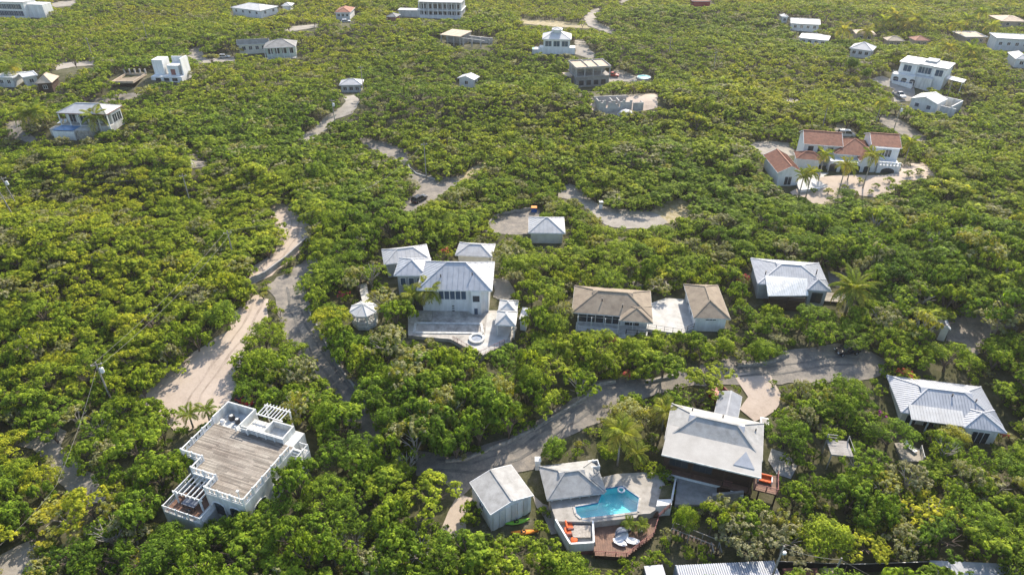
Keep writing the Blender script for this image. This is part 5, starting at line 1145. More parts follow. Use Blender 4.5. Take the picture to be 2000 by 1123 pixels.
W, D = f.W, max(f.D, 8); walls(t, 0, W, 0, D, -2, 7, 'white_paint'); MB().box(-0.3, W + 0.3, -0.3, D + 0.3, 7, 7.3).build('roof', M['white_roof'], t)
for r_ in range(2): windows(t, 'f', 0.5, W*0.9, 0, 1.0 + r_*3.0, 3.0, 2.2, 6, n=2, gm='blue_glass')
walls(t, W, W + 8, 2.0, D, -2, 6.0, 'white_paint', 'side_block'); register(f, 0, W + 6, 0, D, 0.5, 7, 'the glass front building')
simple_house('corner_villa', 'white villa with a pale hip roof near the top edge', (450, 15), (508, 22), (529, 11), 3.6, 1.6, 'white_paint', 'white_roof', nf=4, ns=2, mark='the top edge hip villa')
simple_house('tiny_hut', 'tiny white roof among the top trees', (549, 12), (568, 12), (564, 7), 2.6, 0.9, 'white_paint', 'white_roof', nf=0, ns=0, low=1.2)
simple_house('red_cottage', 'small white cottage with a faded red tile roof near the top', (653, 25), (684, 25), (680, 15), 3.4, 1.4, 'white_paint', 'red_tile', nf=3, ns=0, mark='the faded red cottage')
simple_house('tiny_hut', 'tiny grey roof poking out of the scrub near the top', (754, 33), (773, 34), (771, 28), 2.6, 1.0, 'rust_red', 'grey_shingle', nf=0, ns=0, low=1.2)
f = frame((816, 4), (901, 6), (895, -4), 7.4); t = house('terraced_block', 'wide two-storey block with grey colonnades and white lower walls', f, 'building')
W, D = f.W, max(f.D, 9)
walls(t, 0.5, W - 0.5, 1.6, D, -2, 7, 'grey_wall'); MB().box(0, W, 0, D, 7.1, 7.5).build('roof', M['white_roof'], t); MB().box(0, W, 0, D, 3.6, 3.85).build('floor_slab', M['white_paint'], t); walls(t, 0.2, W - 0.2, 0.2, 1.6, -2, 1.6, 'white_paint', 'lower_wall')
for i in range(10): post(t, 0.3 + i*(W - 0.6)/9, 0.3, 1.6, 7.1, 0.4)
for r_ in range(2): windows(t, 'f', 1, W - 1, 1.6, 1.0 + r_*3.3, 2.0, 1.9, 7, n=2)
walls(t, -10, -0.3, 2.0, 6, -2, 3.0, 'old_white', 'annex_wall'); MB().box(-10.4, -0.2, 1.6, 6.4, 3.0, 3.3).build('annex_roof', M['white_roof'], t); register(f, -10, W, 0, D, 0.2, 7.5, 'the wide colonnade block')
simple_house('red_hall', 'red building at the very top edge', (1353, 3), (1390, 3), (1384, -2), 2.6, 1.2, 'red_paint', 'red_tile', nf=0, ns=0, low=0.2)
simple_house('long_cottage', 'long white cottage with grey gable roof at the upper right', (1544, 49), (1602, 52), (1612, 44), 3.0, 1.3, 'white_paint', 'pale_roof', gable=True, axis='x', nf=4, ns=1, mark='the long white gable cottage')
simple_house('tiny_hut', 'tiny white hut beside the long gable cottage', (1526, 42), (1539, 42), (1537, 38), 2.4, 0.7, 'white_paint', 'white_roof', nf=1, ns=0)
simple_house('low_villa', 'low villa with wide white hip roof half hidden by trees', (1560, 74), (1618, 80), (1622, 71), 3.0, 1.2, 'white_paint', 'white_roof', nf=4, ns=1, low=1.5, mark='the half hidden white villa')
simple_house('grey_hip_villa', 'white villa with grey pyramid roof among the right palms', (1659, 95), (1704, 101), (1734, 95), 3.2, 2.0, 'white_paint', 'pale_roof', nf=3, ns=2, mark='the grey pyramid villa')
for i, (A, B, Cc, lb) in enumerate((((1672, 67), (1712, 69), (1710, 61), 'tan roofed house beside the tall palm cluster'), ((1733, 80), (1768, 81), (1766, 75), 'low tan roof in front of the palm cluster'), ((1788, 80), (1818, 80), (1816, 73), 'reddish brown roof right of the palm cluster'), ((1957, 42), (2008, 43), (2004, 32), 'wide tan roof cut by the right picture edge'))):
    simple_house('tan_villa', lb, A, B, Cc, 3.0, 1.3, 'pale_tan_roof', 'red_tile' if i == 2 else 'pale_tan_roof', nf=2, ns=0, low=1.6, trim='pale_tan_roof')
simple_house('pink_bungalow', 'pale pink bungalow behind palms at the upper right', (1885, 74), (1930, 74), (1924, 63), 2.8, 0.4, 'pale_tan_roof', 'pale_tan_roof', flat=True, nf=3, ns=0, low=0.8, mark='the pale pink bungalow')
simple_house('flat_villa', 'white flat roofed villa with three windows at the right edge', (1946, 76), (2020, 80), (2014, 70), 4.6, 0.3, 'white_paint', 'white_roof', flat=True, nf=4, ns=0, wz=2.2, mark='the right edge flat villa')
simple_house('edge_cottage', 'white roofed cottage cut by the right edge below the flat villa', (1984, 116), (2014, 118), (2008, 105), 3.2, 1.2, 'white_paint', 'white_roof', nf=1, ns=0)
simple_house('tool_shed', 'small grey tool shed beside the right asphalt drive', (1838, 640), (1857, 643), (1860, 628), 2.6, 0.5, 'cream', 'metal_roof', gable=True, axis='y', nf=0, ns=1, mark='the small tool shed')[0]['category'] = 'shed'
# ================================================================== vehicles
def vehicle(name, label, p, rz, paint, kind='hatch', L_=4.2, Wd=1.75, Hh=1.5, group='parked vehicles'):
    t = thing(name, label, 'car' if kind != 'pickup' else 'pickup truck', p, rz, group)
    hl, hw = L_/2, Wd/2; belt = 0.55*Hh + 0.1
    side = [(-hl, 0.35), (-hl, belt*0.95), (-hl*0.93, belt), (hl*0.52, belt), (hl*0.96, belt*0.86), (hl, 0.6*belt), (hl, 0.35)]
    n = len(side); b = MB(); tp = lambda x: hw*(1 - 0.10*(abs(x)/hl)**4)
    vs = [(x, -tp(x), z) for x, z in side] + [(x, tp(x), z) for x, z in side]
    b.add(vs, [tuple(range(n-1, -1, -1)), tuple(range(n, 2*n))] + [(i, (i+1) % n, n+(i+1) % n, n+i) for i in range(n)])
    bo = b.build('body', M[paint], t); md = bo.modifiers.new('b', 'BEVEL'); md.width = 0.09; md.segments = 3; md.limit_method = 'ANGLE'
    r0, r1 = {'hatch': (-hl*0.88, hl*0.45), 'van': (-hl*0.95, hl*0.7), 'pickup': (-hl*0.15, hl*0.48), 'sedan': (-hl*0.6, hl*0.42)}[kind]
    t0, t1 = r0 + (0.25 if kind != 'sedan' else 0.6), r1 - 0.75
    cb = MB(); zb, zt = belt - 0.02, Hh; ww, wt = hw*0.93, hw*0.76
    cb.add([(r0,-ww,zb),(r1,-ww,zb),(r1,ww,zb),(r0,ww,zb),(t0,-wt,zt),(t1,-wt,zt),(t1,wt,zt),(t0,wt,zt)], [(3,2,1,0),(4,5,6,7),(0,1,5,4),(1,2,6,5),(2,3,7,6),(3,0,4,7)])
    co = cb.build('window_band', M['car_glass'], t)
    rf = MB().add([(t0-0.03,-wt-0.02,zt-0.02),(t1+0.05,-wt-0.02,zt-0.02),(t1+0.05,wt+0.02,zt-0.02),(t0-0.03,wt+0.02,zt-0.02),(t0+0.05,-wt+0.08,zt+0.05),(t1-0.05,-wt+0.08,zt+0.05),(t1-0.05,wt-0.08,zt+0.05),(t0+0.05,wt-0.08,zt+0.05)], [(3,2,1,0),(4,5,6,7),(0,1,5,4),(1,2,6,5),(2,3,7,6),(3,0,4,7)]).build('roof', M[paint], t)
    for s in (-1, 1):
        pm = MB(); pm.bar((r1, s*ww, zb), (t1, s*wt, zt), 0.07); pm.bar((r0, s*ww, zb), (t0, s*wt, zt), 0.1); xm = (t0+t1)/2; pm.bar((xm, s*(ww+0.01), zb), (xm, s*(wt+0.01), zt), 0.08); pm.build('pillar', M[paint], rf)
        MB().box(hl-0.06, hl+0.02, s*hw*0.62-0.18, s*hw*0.62+0.18, belt*0.62, belt*0.8).build('headlight', M['fabric_white'], t); MB().box(-hl-0.02, -hl+0.05, s*hw*0.7-0.12, s*hw*0.7+0.12, belt*0.6, belt*0.85).build('tail_light', M['red_paint'], t)
        MB().box(r1-0.35, r1-0.2, s*(ww+0.02), s*(ww+0.2), belt, belt+0.14).build('mirror', M[paint], t)
        for x in (-hl*0.62, hl*0.64):
            wh = MB().tube([(x, s*(hw-0.2), 0.32), (x, s*(hw+0.01), 0.32)], 0.32, 14).build('wheel', M['rubber'], t); MB().tube([(x, s*(hw-0.05), 0.32), (x, s*(hw+0.02), 0.32)], 0.19, 10).build('rim', M['steel'], wh)
    if kind == 'pickup': MB().box(-hl+0.12, r0-0.05, -hw+0.14, hw-0.14, belt-0.3, belt+0.01).build('cargo_bed', M['rubber'], t)
    return t
def seg(a, b): p, q = on_ground(*a), on_ground(*b); return (p + q)/2 + Vector((0, 0, 0.06)), math.atan2(q.y - p.y, q.x - p.x)
p, r_ = seg((1672, 689), (1634, 690)); vehicle('parked_car', 'dark hatchback parked in the shade at the end of the lane', p, r_ + R(8), 'car_dark', L_=4.0)
p, r_ = seg((808, 399), (831, 387)); vehicle('parked_car', 'dark car on the asphalt road near the junction', p, r_, 'car_dark', 'hatch', L_=4.3)
p = on_ground(1755, 190); vehicle('pickup_truck', 'silver pickup truck on the drive of the white modern house', p + Vector((0, 0, 0.06)), R(-80), 'car_silver', 'pickup', L_=5.2, Wd=1.9, Hh=1.75)
p = on_ground(1651, 268); vehicle('parked_van', 'white van parked behind the red tiled villa', p + Vector((0, 0, 0.06)), R(-10), 'car_silver', 'van', L_=4.6, Wd=1.85, Hh=2.0)
p = on_ground(676, 45); vehicle('parked_car', 'white car half hidden near the faded red cottage', p, R(15), 'car_silver', 'hatch')
p = on_ground(439, 114); vehicle('parked_car', 'silver car by the pale green veranda house', p, R(10), 'car_silver', 'hatch')
p = on_ground(1197, 150); vehicle('parked_car', 'red car parked beside the concrete shell', p, R(-20), 'red_paint', 'sedan')
for c in ([(664, 36), (686, 36), (686, 47), (664, 47)], [(428, 106), (452, 106), (452, 117), (428, 117)], [(1744, 176), (1764, 176), (1766, 198), (1744, 198)], [(1630, 250), (1668, 250), (1668, 274), (1632, 272)]): CLEAR.append(np.array(c, float))
sc_ = on_ground(480, 788); vehicle('red_buggy', 'red off-road buggy in the bushes behind the deck house', sc_, R(-30), 'red_paint', 'pickup', 3.0, 1.5, 1.5)
CLEAR.append(np.array([(460, 772), (492, 770), (496, 792), (462, 792)], float))
# far small pool
p = on_ground(1257, 152); t = thing('round_pool', 'small turquoise pool beyond the concrete shell', 'pool', p)
MB().lathe([(2.6, -0.5), (2.6, 0.3), (2.2, 0.32)], 18).build('rim', M['white_paint'], t); MB().lathe([(2.15, 0.2), (2.15, 0.34)], 18).build('water', M['turquoise_floor'], t); CLEAR.append(np.array([(1245, 144), (1269, 144), (1269, 157), (1245, 157)], float))
# ================================================================== poles and wires
POLES = {}
def pole(key, label, px, py, h, lean=0.0, trans=False, lamp=False, mat='pole_wood', cross=True):
    p = on_ground(px, py); t = thing('utility_pole', label, 'pole', p, R(random.uniform(-40, 40)), 'utility poles'); t.rotation_euler[1] = R(lean)
    MB().tube([(0, 0, -0.8), (0, 0, h*0.5), (0, 0, h)], [0.15, 0.13, 0.10], 8).build('shaft', M[mat], t)
    if cross:
        MB().bar((-0.75, 0, h - 0.5), (0.75, 0, h - 0.5), 0.1, 0.12).build('cross_arm', M['pole_wood'], t)
        for x in (-0.65, 0, 0.65): MB().lathe([(0.05, h - 0.44), (0.07, h - 0.36), (0.04, h - 0.28)], 7, (x, 0)).build('insulator', M['fabric_white'], t)
    if trans:
        k = MB().lathe([(0.26, h - 2.0), (0.3, h - 1.9), (0.3, h - 1.2), (0.2, h - 1.1)], 12, (0.42, -0.1)).build('transformer', M['fabric_white'], t); MB().lathe([(0.05, h - 1.1), (0.06, h - 0.9)], 6, (0.42, -0.1)).build('bushing', M['dark_metal'], k)
    if lamp: MB().box(0.1, 0.55, -0.15, 0.15, h - 1.5, h - 1.15).build('lamp_head', M['fabric_white'], t)
    POLES[key] = p + Vector((math.sin(R(lean))*h, 0, h*math.cos(R(lean))))
pole('a', 'wooden utility pole with a white transformer left of the sand road', 222, 792, 8.5, trans=True)
pole('b', 'utility pole among the scrub at the upper end of the two cables', 459, 512, 7.0)
pole('c', 'leaning grey pole at the left edge by the dark hollow', 36, 440, 8.5, -6, mat='grey_bark', cross=False)
pole('d', 'pole with two white fittings behind the leaning pole', 47, 426, 10.0, -5, trans=True)
pole('e', 'thin pole in the scrub above the sand road', 374, 404, 8.0); pole('f', 'pole on the road bend above the junction', 833, 350, 9.5)
pole('g', 'pole with white fitting beside the winding concrete drive', 657, 258, 9.5, trans=True); pole('h', 'pale utility pole at the far left road', 184, 122, 9.0)
pole('i', 'thin utility pole in the far left scrub', 291, 88, 9.0); pole('j', 'thin utility pole behind the small grey roof cottage', 711, 188, 9.5)
pole('k', 'utility pole on the drive behind the red tiled villa', 1741, 268, 9.5, trans=True); pole('l', 'thin pole in the scrub right of the concrete shell', 1392, 146, 8.0)
pole('m', 'pale pole with a white lamp at the right end of the shipping container', 1499, 1148, 8.0, 2, lamp=True, cross=False); pole('n', 'pale wire pole by the dark yard fence', 1620, 1140, 5.0, 2, cross=False)
pole('o', 'thin pole behind the white cupola house', 1306, 112, 7.5); pole('q', 'thin pole beside the white gable end house', 1847, 196, 6.5, cross=False)
def wire(label, pts, sag=0.5, off=(0, 0, 0)):
    out = []
    for a, b in zip(pts[:-1], pts[1:]):
        for i in range(13):
            t_ = i/12; q = a.lerp(b, t_) + Vector(off); q.z -= sag*4*t_*(1 - t_); out.append(q)
    w_ = MB().tube(out, 0.022, 4).build('overhead_wire', M['wire'], None); tag(w_, label, 'wire', 'overhead wires')
wire('left of two overhead cables running up from the transformer pole', [POLES['a'], POLES['b']], 1.0, (-0.6, 0, -0.45)); wire('right of two overhead cables running up from the transformer pole', [POLES['a'], POLES['b']], 1.2, (0.65, 0, -0.5))
wire('slack cable dropping from the transformer pole to the lower left', [POLES['a'], on_ground(105, 940, 4.0), on_ground(-30, 1075, 4.5)], 0.6, (0, 0, -0.8))
wire('overhead cable crossing the yard at the lower right', [POLES['m'], POLES['n'], on_ground(1800, 1160, 3.0)], 0.4, (0, 0, -0.3)); wire('thin cable from the sand road across the trees to the junction', [POLES['b'], on_ground(700, 375, 6.0), POLES['f']], 1.5)
wire('thin cable above the left scrub', [POLES['d'], POLES['e']], 1.2, (0, 0, -0.4))
# ================================================================== walls, gate posts, hydrant
def low_wall(label, px, h, w_, mat, name='stone_wall', stones=True):
    P_ = [on_ground(*c) for c in px]; t = thing(name, label, 'wall', P_[0])
    for a, b in zip(P_[:-1], P_[1:]):
        k = max(1, int((b - a).length / (0.9 if stones else 3.0)))
        for i in range(k):
            p, q = a.lerp(b, i/k) - P_[0], a.lerp(b, (i+1)/k) - P_[0]; hh = h*random.uniform(0.85, 1.12) if stones else h
            MB().bar(p + Vector((0, 0, hh/2 - 0.2)), q + Vector((0, 0, hh/2 - 0.2)), w_*(random.uniform(0.85, 1.15) if stones else 1), hh + 0.4).build('stone' if stones else 'panel', M[mat], t)
low_wall('dark concrete retaining wall between the sand road and the asphalt road', [(487, 556), (520, 541), (560, 511), (598, 476)], 1.3, 0.3, 'concrete', 'retaining_wall', False)
low_wall('low stone edging along the upper side of the middle lane', [(870, 903), (906, 900), (998, 863), (1044, 840), (1100, 806), (1146, 778), (1170, 753), (1202, 748)], 0.5, 0.35, 'rough_stone')
low_wall('low stone edging of the lane beside the flat-topped tree', [(1260, 748), (1322, 735)], 0.5, 0.35, 'rough_stone')
low_wall('low stone edging below the blue grey roof house', [(1440, 716), (1470, 714), (1500, 711), (1540, 694)], 0.5, 0.35, 'rough_stone')
low_wall('low kerb along the right side of the steep asphalt road', [(604, 609), (632, 662), (662, 717), (690, 754), (713, 787)], 0.45, 0.3, 'concrete')
low_wall('curved dark wall around the garage drive', [(948, 450), (960, 432), (975, 420), (1036, 411)], 0.7, 0.35, 'rough_stone')
low_wall('pale kerb along the junction bend', [(795, 316), (800, 330), (815, 342), (852, 353)], 0.45, 0.3, 'terrace_white')
low_wall('stone wall curving round the right asphalt drive', [(1914, 620), (1945, 634), (1982, 641)], 0.6, 0.4, 'rough_stone')
for (px, py, lb) in ((1173, 408, 'square white gate post on the gravel road'), (373, 322, 'white gate post beside the left asphalt patch'), (186, 123, 'white post at the far left road end'), (625, 48, 'white gate post near the top gravel road'), (1050, 914, 'white gate post with a potted shrub by the lane')):
    p = on_ground(px, py); t = thing('gate_post', lb, 'gate post', p); MB().box(-0.35, 0.35, -0.35, 0.35, -0.5, 1.7).build('shaft', M['white_paint'], t); MB().box(-0.45, 0.45, -0.45, 0.45, 1.7, 1.85).build('cap', M['old_white'], t)
p = on_ground(628, 664); t = thing('fire_hydrant', 'yellow fire hydrant at the edge of the steep road', 'hydrant', p)
MB().lathe([(0.18, 0), (0.16, 0.1), (0.14, 0.55), (0.18, 0.6), (0.1, 0.78)], 12).build('barrel', M['yellow_paint'], t); MB().tube([(-0.26, 0, 0.42), (0.26, 0, 0.42)], 0.08, 8).build('nozzle', M['yellow_paint'], t)
MB().lathe([(0.1, 0.78), (0.12, 0.8), (0.05, 0.88)], 10).build('bonnet', M['yellow_paint'], t)
p = on_ground(1043, 414); t = thing('waste_bin', 'blue bin with an orange top by the garage drive', 'bin', p); MB().box(-0.6, 0.6, -0.5, 0.5, 0, 1.1).build('body', M['blue_paint'], t); MB().box(-0.65, 0.65, -0.55, 0.55, 1.1, 1.25).build('lid', M['orange_plastic'], t)
CLEAR.append(np.array([(1036, 400), (1052, 400), (1052, 416), (1036, 416)], float)); CLEAR.append(np.array([(1166, 390), (1180, 390), (1180, 410), (1166, 410)], float))
# ---- lookout platform and small terrace below the ribbed roof house
p = on_ground(1630, 905); t = thing('lookout_platform', 'weathered grey timber lookout platform on posts among the shrubs', 'platform', p, R(-8)); zt = 2.9
for i in range(12): MB().box(-1.45, 1.45, -1.25 + i*0.24, -1.25 + i*0.24 + 0.215, zt, zt + 0.05 + 0.006*(i % 3)).build('plank', M['grey_deck'], t)
for x in (-1.4, 1.4):
    for y in (-1.2, 1.55): post(t, x, y, -1.5, zt + (0.05 if y < 0 else 1.1), 0.13, 'grey_deck', 'post')
for z_ in (0.5, 1.0): MB().bar((-1.4, 1.58, zt + z_), (-0.1, 1.58, zt + z_), 0.07).build('rail', M['grey_deck'], t)
MB().bar((1.4, -1.2, zt + 1.0), (1.4, 1.58, zt + 1.0), 0.06).build('rail', M['grey_deck'], t); MB().box(-1.45, 1.45, -1.27, 1.6, zt - 0.16, zt).build('frame', M['grey_deck'], t)
CLEAR.append(np.array([(1606, 852), (1656, 856), (1656, 905), (1604, 905)], float)); MARKS.append(('the timber lookout platform', 1630, 885))
p = on_ground(1776, 890); t = thing('stone_terrace', 'small rocky terrace below the ribbed roof house', 'terrace', p, R(-5)); MB().prism([(-1.6, -1.6), (1.3, -1.4), (1.7, 0.8), (0.2, 2.2), (-1.5, 1.9)], -1.5, 0.5).build('paving', M['pale_gravel'] if 'pale_gravel' in M else M['concrete'], t)
railing(t, [(1.2, -1.3), (1.65, 0.8)], 0.5, 0.8, 'old_white', rails=(0.5,)); CLEAR.append(np.array([(1750, 860), (1782, 858), (1802, 880), (1796, 900), (1756, 902)], float))
c = thing('sun_lounger', 'white sun lounger alone on the small rocky terrace', 'lounger', p + Vector((0.3, 0.9, 0.5)), R(25)); MB().box(-0.33, 0.33, -1.0, 0.4, 0.28, 0.36).build('seat', M['fabric_white'], c)
MB().sheet([(-0.33, 0.4, 0.36), (0.33, 0.4, 0.36), (0.33, 0.95, 0.8), (-0.33, 0.95, 0.8)], 0.07).build('backrest', M['fabric_white'], c)
for x in (-0.28, 0.28):
    for y in (-0.9, 0.3): post(c, x, y, 0, 0.28, 0.06, 'white_paint', 'leg')
# ---- timber stair running down from the deck
t = thing('timber_stair', 'grey timber hillside stair with rails below the slate patio', 'stair', on_ground(1312, 1035)); o0 = t.location.copy()
pp = [on_ground(1312, 1035, 0.8), on_ground(1345, 1048, 0.7), on_ground(1395, 1068, 0.6), on_ground(1400, 1088, 0.5)]
for a, b in zip(pp[:-1], pp[1:]):
    a, b = a - o0, b - o0; k = max(2, int((b - a).length/0.45)); e = (b - a).normalized(); s = Vector((-e.y, e.x, 0))
    for i in range(k): q = a.lerp(b, (i + 0.5)/k); MB().bar(q - s*0.45, q + s*0.45, 0.26, 0.05).build('tread', M['dark_wood'], t)
    for sg in (-0.5, 0.5):
        MB().bar(a + s*sg + Vector((0, 0, 0.95)), b + s*sg + Vector((0, 0, 0.95)), 0.08).build('handrail', M['grey_deck'], t)
        for i in range(2): q = a.lerp(b, i/2) + s*sg; MB().bar(q + Vector((0, 0, -1.2)), q + Vector((0, 0, 0.95)), 0.09).build('post', M['grey_deck'], t)
CLEAR.append(np.array([(1308, 1026), (1345, 1034), (1398, 1058), (1412, 1085), (1400, 1090), (1385, 1072), (1340, 1052)], float))
# ---- yard at the lower right edge: dark fence, roofs just in view
P_ = [on_ground(*c) for c in ((1512, 1112), (1660, 1118), (1830, 1112), (2010, 1120))]
t = thing('mesh_fence', 'dark screened fence with steel posts along the lower right edge', 'fence', P_[0])
for a, b in zip(P_[:-1], P_[1:]):
    k = max(1, round((b - a).length/2.6))
    for i in range(k):
        p, q = a.lerp(b, i/k) - P_[0], a.lerp(b, (i+1)/k) - P_[0]; MB().bar(p + Vector((0, 0, 0.8)), q + Vector((0, 0, 0.8)), 0.03, 1.7).build('screen_panel', M['black_fence'], t); MB().bar(p + Vector((0, 0, 1.68)), q + Vector((0, 0, 1.68)), 0.06).build('top_rail', M['steel'], t); MB().bar(p + Vector((0, 0.04, -0.5)), p + Vector((0, 0.04, 1.8)), 0.08).build('post', M['steel'], t)
CLEAR.append(np.array([(1510, 1094), (1660, 1098), (1830, 1092), (2000, 1096), (2000, 1130), (1510, 1130)], float))
for i, (px, py, w_, mt, lb) in enumerate(((1545, 1127, 1.9, 'rust_red', 'rusty red crate stack nearest the container'), (1580, 1128, 2.2, 'rust_red', 'rusty red crate in the middle of the yard row'), (1618, 1127, 2.0, 'pale_tan_roof', 'tan crate at the end of the yard row'))):
    p = on_ground(px, py + 8); t = thing('yard_crate', lb, 'crate', p, R(4)); MB().box(-w_/2, w_/2, -0.9, 0.9, 0, 1.2).build('body', M[mt], t); MB().box(-w_/2 - 0.05, w_/2 + 0.05, -0.95, 0.95, 1.2, 1.3).build('lid', M[mt], t)
p = on_ground(1905, 1140); t = thing('yard_roof', 'pale corrugated shed roof at the lower right corner', 'shed', p, R(-3)); MB().box(-5, 5, -2, 1.4, -0.5, 1.6).build('wall', M['grey_wall'], t); k = MB().sheet([(-5.3, -2.2, 1.65), (5.3, -2.2, 1.65), (5.3, 1.6, 1.95), (-5.3, 1.6, 1.95)], 0.08).build('roof', M['metal_roof'], t)
p = on_ground(1277, 1128); t = thing('metal_locker', 'small grey metal locker left of the shipping container', 'locker', p, R(5)); MB().box(-1.1, 1.1, -0.8, 0.8, 0, 1.2).build('body', M['blue_grey_box'], t); MB().box(-1.15, 1.15, -0.85, 0.85, 1.2, 1.27).build('lid', M['metal_roof'], t); CLEAR.append(np.array([(1252, 1106), (1298, 1106), (1318, 1123), (1252, 1123)], float))
# ------------------------------------------------------------------ trees and scrub
def leaf_mesh(pos, nrm, size, rg, aspect=0.55):
    n = len(pos); t = rg.normal(size=(n, 3)); t -= nrm * np.sum(t * nrm, 1, keepdims=True)
    t /= np.linalg.norm(t, axis=1, keepdims=True) + 1e-9; b = np.cross(nrm, t)
    s = size[:, None]
    v = np.stack([pos - t*s*0.5, pos + b*s*0.5*aspect + t*s*0.05, pos + t*s*0.5, pos - b*s*0.5*aspect + t*s*0.05], 1).reshape(-1, 3)
    f = np.arange(4 * n).reshape(-1, 4)
    return v, f
def unit(v): return v / (np.linalg.norm(v, axis=1, keepdims=True) + 1e-9)
def crown_points(seed, Rr, H, base, lobes, clumps, leaves, flat=0.75, spread=0.8, lobe=(0.30, 0.44), droop=-0.25):
    rg = np.random.default_rng(seed); P = []; Nn = []; global CLUMP; CLUMP = []
    for i in range(lobes):
        a = rg.uniform(0, 6.283); rr = Rr * spread * math.sqrt((i + rg.uniform(0, 1)) / lobes)
        lr = Rr * rg.uniform(*lobe)
        top = base + (H - base) * math.sqrt(max(0.05, 1 - (rr / Rr) ** 2 * 0.85)) * rg.uniform(0.80, 1.0)
        c = np.array([rr * math.cos(a), rr * math.sin(a), max(top - lr * flat, base * 0.9)])
        for j in range(clumps):
            d = unit(rg.normal(size=(1, 3)))[0]
            if d[2] < droop: d[2] = -d[2]
            cc = c + d * lr * np.array([1, 1, flat]) * rg.uniform(0.75, 1.0)
            dd = unit(rg.normal(size=(leaves, 3)) + d * 0.5)
            cr = lr * rg.uniform(0.22, 0.40); CLUMP += [rg.uniform(-0.8, 0.8) + 0.35 * d[2] - 0.2] * leaves  # random tone, plus light from above put into each spray's value
            P.append(cc + dd * cr * rg.uniform(0.55, 1.05, (leaves, 1))); Nn.append(unit(dd * 0.7 + d * 0.4 + rg.normal(size=(leaves, 3)) * 0.30 + np.array([0, 0, 0.65])))
    return np.concatenate(P), np.concatenate(Nn), rg
def limbs(mb, seed, Rr, H, base, n=5, r=0.11):
    rg = np.random.default_rng(seed + 500); k = rg.uniform(-0.15, 0.15, 2)
    fork = base * 0.75
    mb.tube([(0, 0, -0.4), (k[0]*0.5, k[1]*0.5, fork*0.5), (k[0], k[1], fork)], [r*1.25, r, r*0.85], 6)
    for i in range(n):
        a = 6.283 * (i + rg.uniform(-0.3, 0.3)) / n; q = Rr * rg.uniform(0.45, 0.72); z = base + (H - base) * rg.uniform(0.5, 0.8)
        e = (k[0] + q*math.cos(a), k[1] + q*math.sin(a), z)
        m = (k[0] + q*0.45*math.cos(a), k[1] + q*0.45*math.sin(a), fork + (z - fork) * 0.6)
        mb.tube([(k[0], k[1], fork*0.85), m, e], [r*0.7, r*0.45, r*0.16], 5)
        for s in (-0.5, 0.5):
            mb.tube([m, (k[0] + q*1.05*math.cos(a+s), k[1] + q*1.05*math.sin(a+s), z*0.97)], [r*0.4, r*0.12], 4)
def crown_mesh(name, seed, Rr, H, base, lobes, clumps, leaves, ls, mat='leaves', **kw):
    P, Nn, rg = crown_points(seed, Rr, H, base, lobes, clumps, leaves, **kw)
    v, f = leaf_mesh(P, Nn, ls * rg.uniform(0.65, 1.3, len(P)), rg)
    m = bpy.data.meshes.new(name); m.vertices.add(len(v)); m.vertices.foreach_set('co', v.ravel())
    m.loops.add(f.size); m.loops.foreach_set('vertex_index', f.ravel()); m.polygons.add(len(f))
    m.polygons.foreach_set('loop_start', np.arange(len(f)) * 4); m.polygons.foreach_set('loop_total', np.full(len(f), 4))
    m.update(); a = m.attributes.new('clump', 'FLOAT', 'FACE'); a.data.foreach_set('value', np.array(CLUMP, np.float32)); m.materials.append(M[mat]); return m
# kinds of tree: unit crown radius 2 m. (name, base, height, lobes, clumps, leaves, leaf size, extra)
KINDS = {
 'round':    dict(H=3.4, base=0.9, lobes=9, clumps=17, leaves=19, ls=0.235, lobe=(0.28, 0.44)),
 'bushy':    dict(H=2.9, base=0.5, lobes=12, clumps=14, leaves=17, ls=0.225, spread=0.92, lobe=(0.23, 0.38)),
 'umbrella': dict(H=3.3, base=1.7, lobes=14, clumps=12, leaves=18, ls=0.20, flat=0.45, spread=0.95, lobe=(0.22, 0.34), droop=0.0),
 'airy':     dict(H=3.5, base=0.9, lobes=11, clumps=12, leaves=15, ls=0.21, spread=0.94, lobe=(0.22, 0.36), droop=-0.1),
 'spreading': dict(H=3.2, base=0.9, lobes=17, clumps=17, leaves=20, ls=0.135, spread=0.9, lobe=(0.24, 0.38), flat=0.7),
 'twiggy':   dict(H=3.6, base=0.9, lobes=9, clumps=5, leaves=10, ls=0.20, spread=0.95, lobe=(0.20, 0.34), droop=-0.1),
 'dense':    dict(H=3.2, base=0.5, lobes=8, clumps=28, leaves=22, ls=0.17, spread=0.6, lobe=(0.40, 0.54), flat=0.9),
}
PROTO = {}
for ki, (k, p) in enumerate(KINDS.items()):
    PROTO[k] = []
    for j in range(4):
        q = dict(p); H_, b_ = q.pop('H'), q.pop('base'); sd_ = 100 * ki + j
        cm = crown_mesh(k + '_crown', sd_, 2.0, H_, b_, **q)
        tb = MB(); limbs(tb, sd_, 2.0, H_, b_, 9 if k == 'twiggy' else 5); tm_ = tb.mesh(k + '_trunk', M['grey_bark' if k in ('airy', 'twiggy') else 'bark'])
        PROTO[k].append((cm, tm_, H_))
TREES = []           # every single tree: x, y, radius, height, kind
def plant(kind, x, y, rad, hgt, tint, label, rot=None, name=None, group=None, cat='tree', var=None):
    cm, tm_, H_ = PROTO[kind][var if var is not None else random.randrange(4)]
    z = float(terrain(x, y))
    t = thing(name or kind + '_tree', label, cat, (x, y, z), rot if rot is not None else random.uniform(0, 6.28), group)
    s = (rad / 2.0, rad / 2.0, hgt / H_)
    c = linked(cm, 'crown', t, scale=s); c['tint'] = float(tint)
    linked(tm_, 'trunk', t, scale=s)
    TREES.append((x, y, rad, hgt)); return t
ORDW = ["first", "second", "third", "fourth", "fifth", "sixth", "seventh", "eighth", "ninth", "tenth", "eleventh", "twelfth", "thirteenth", "fourteenth", "fifteenth"]
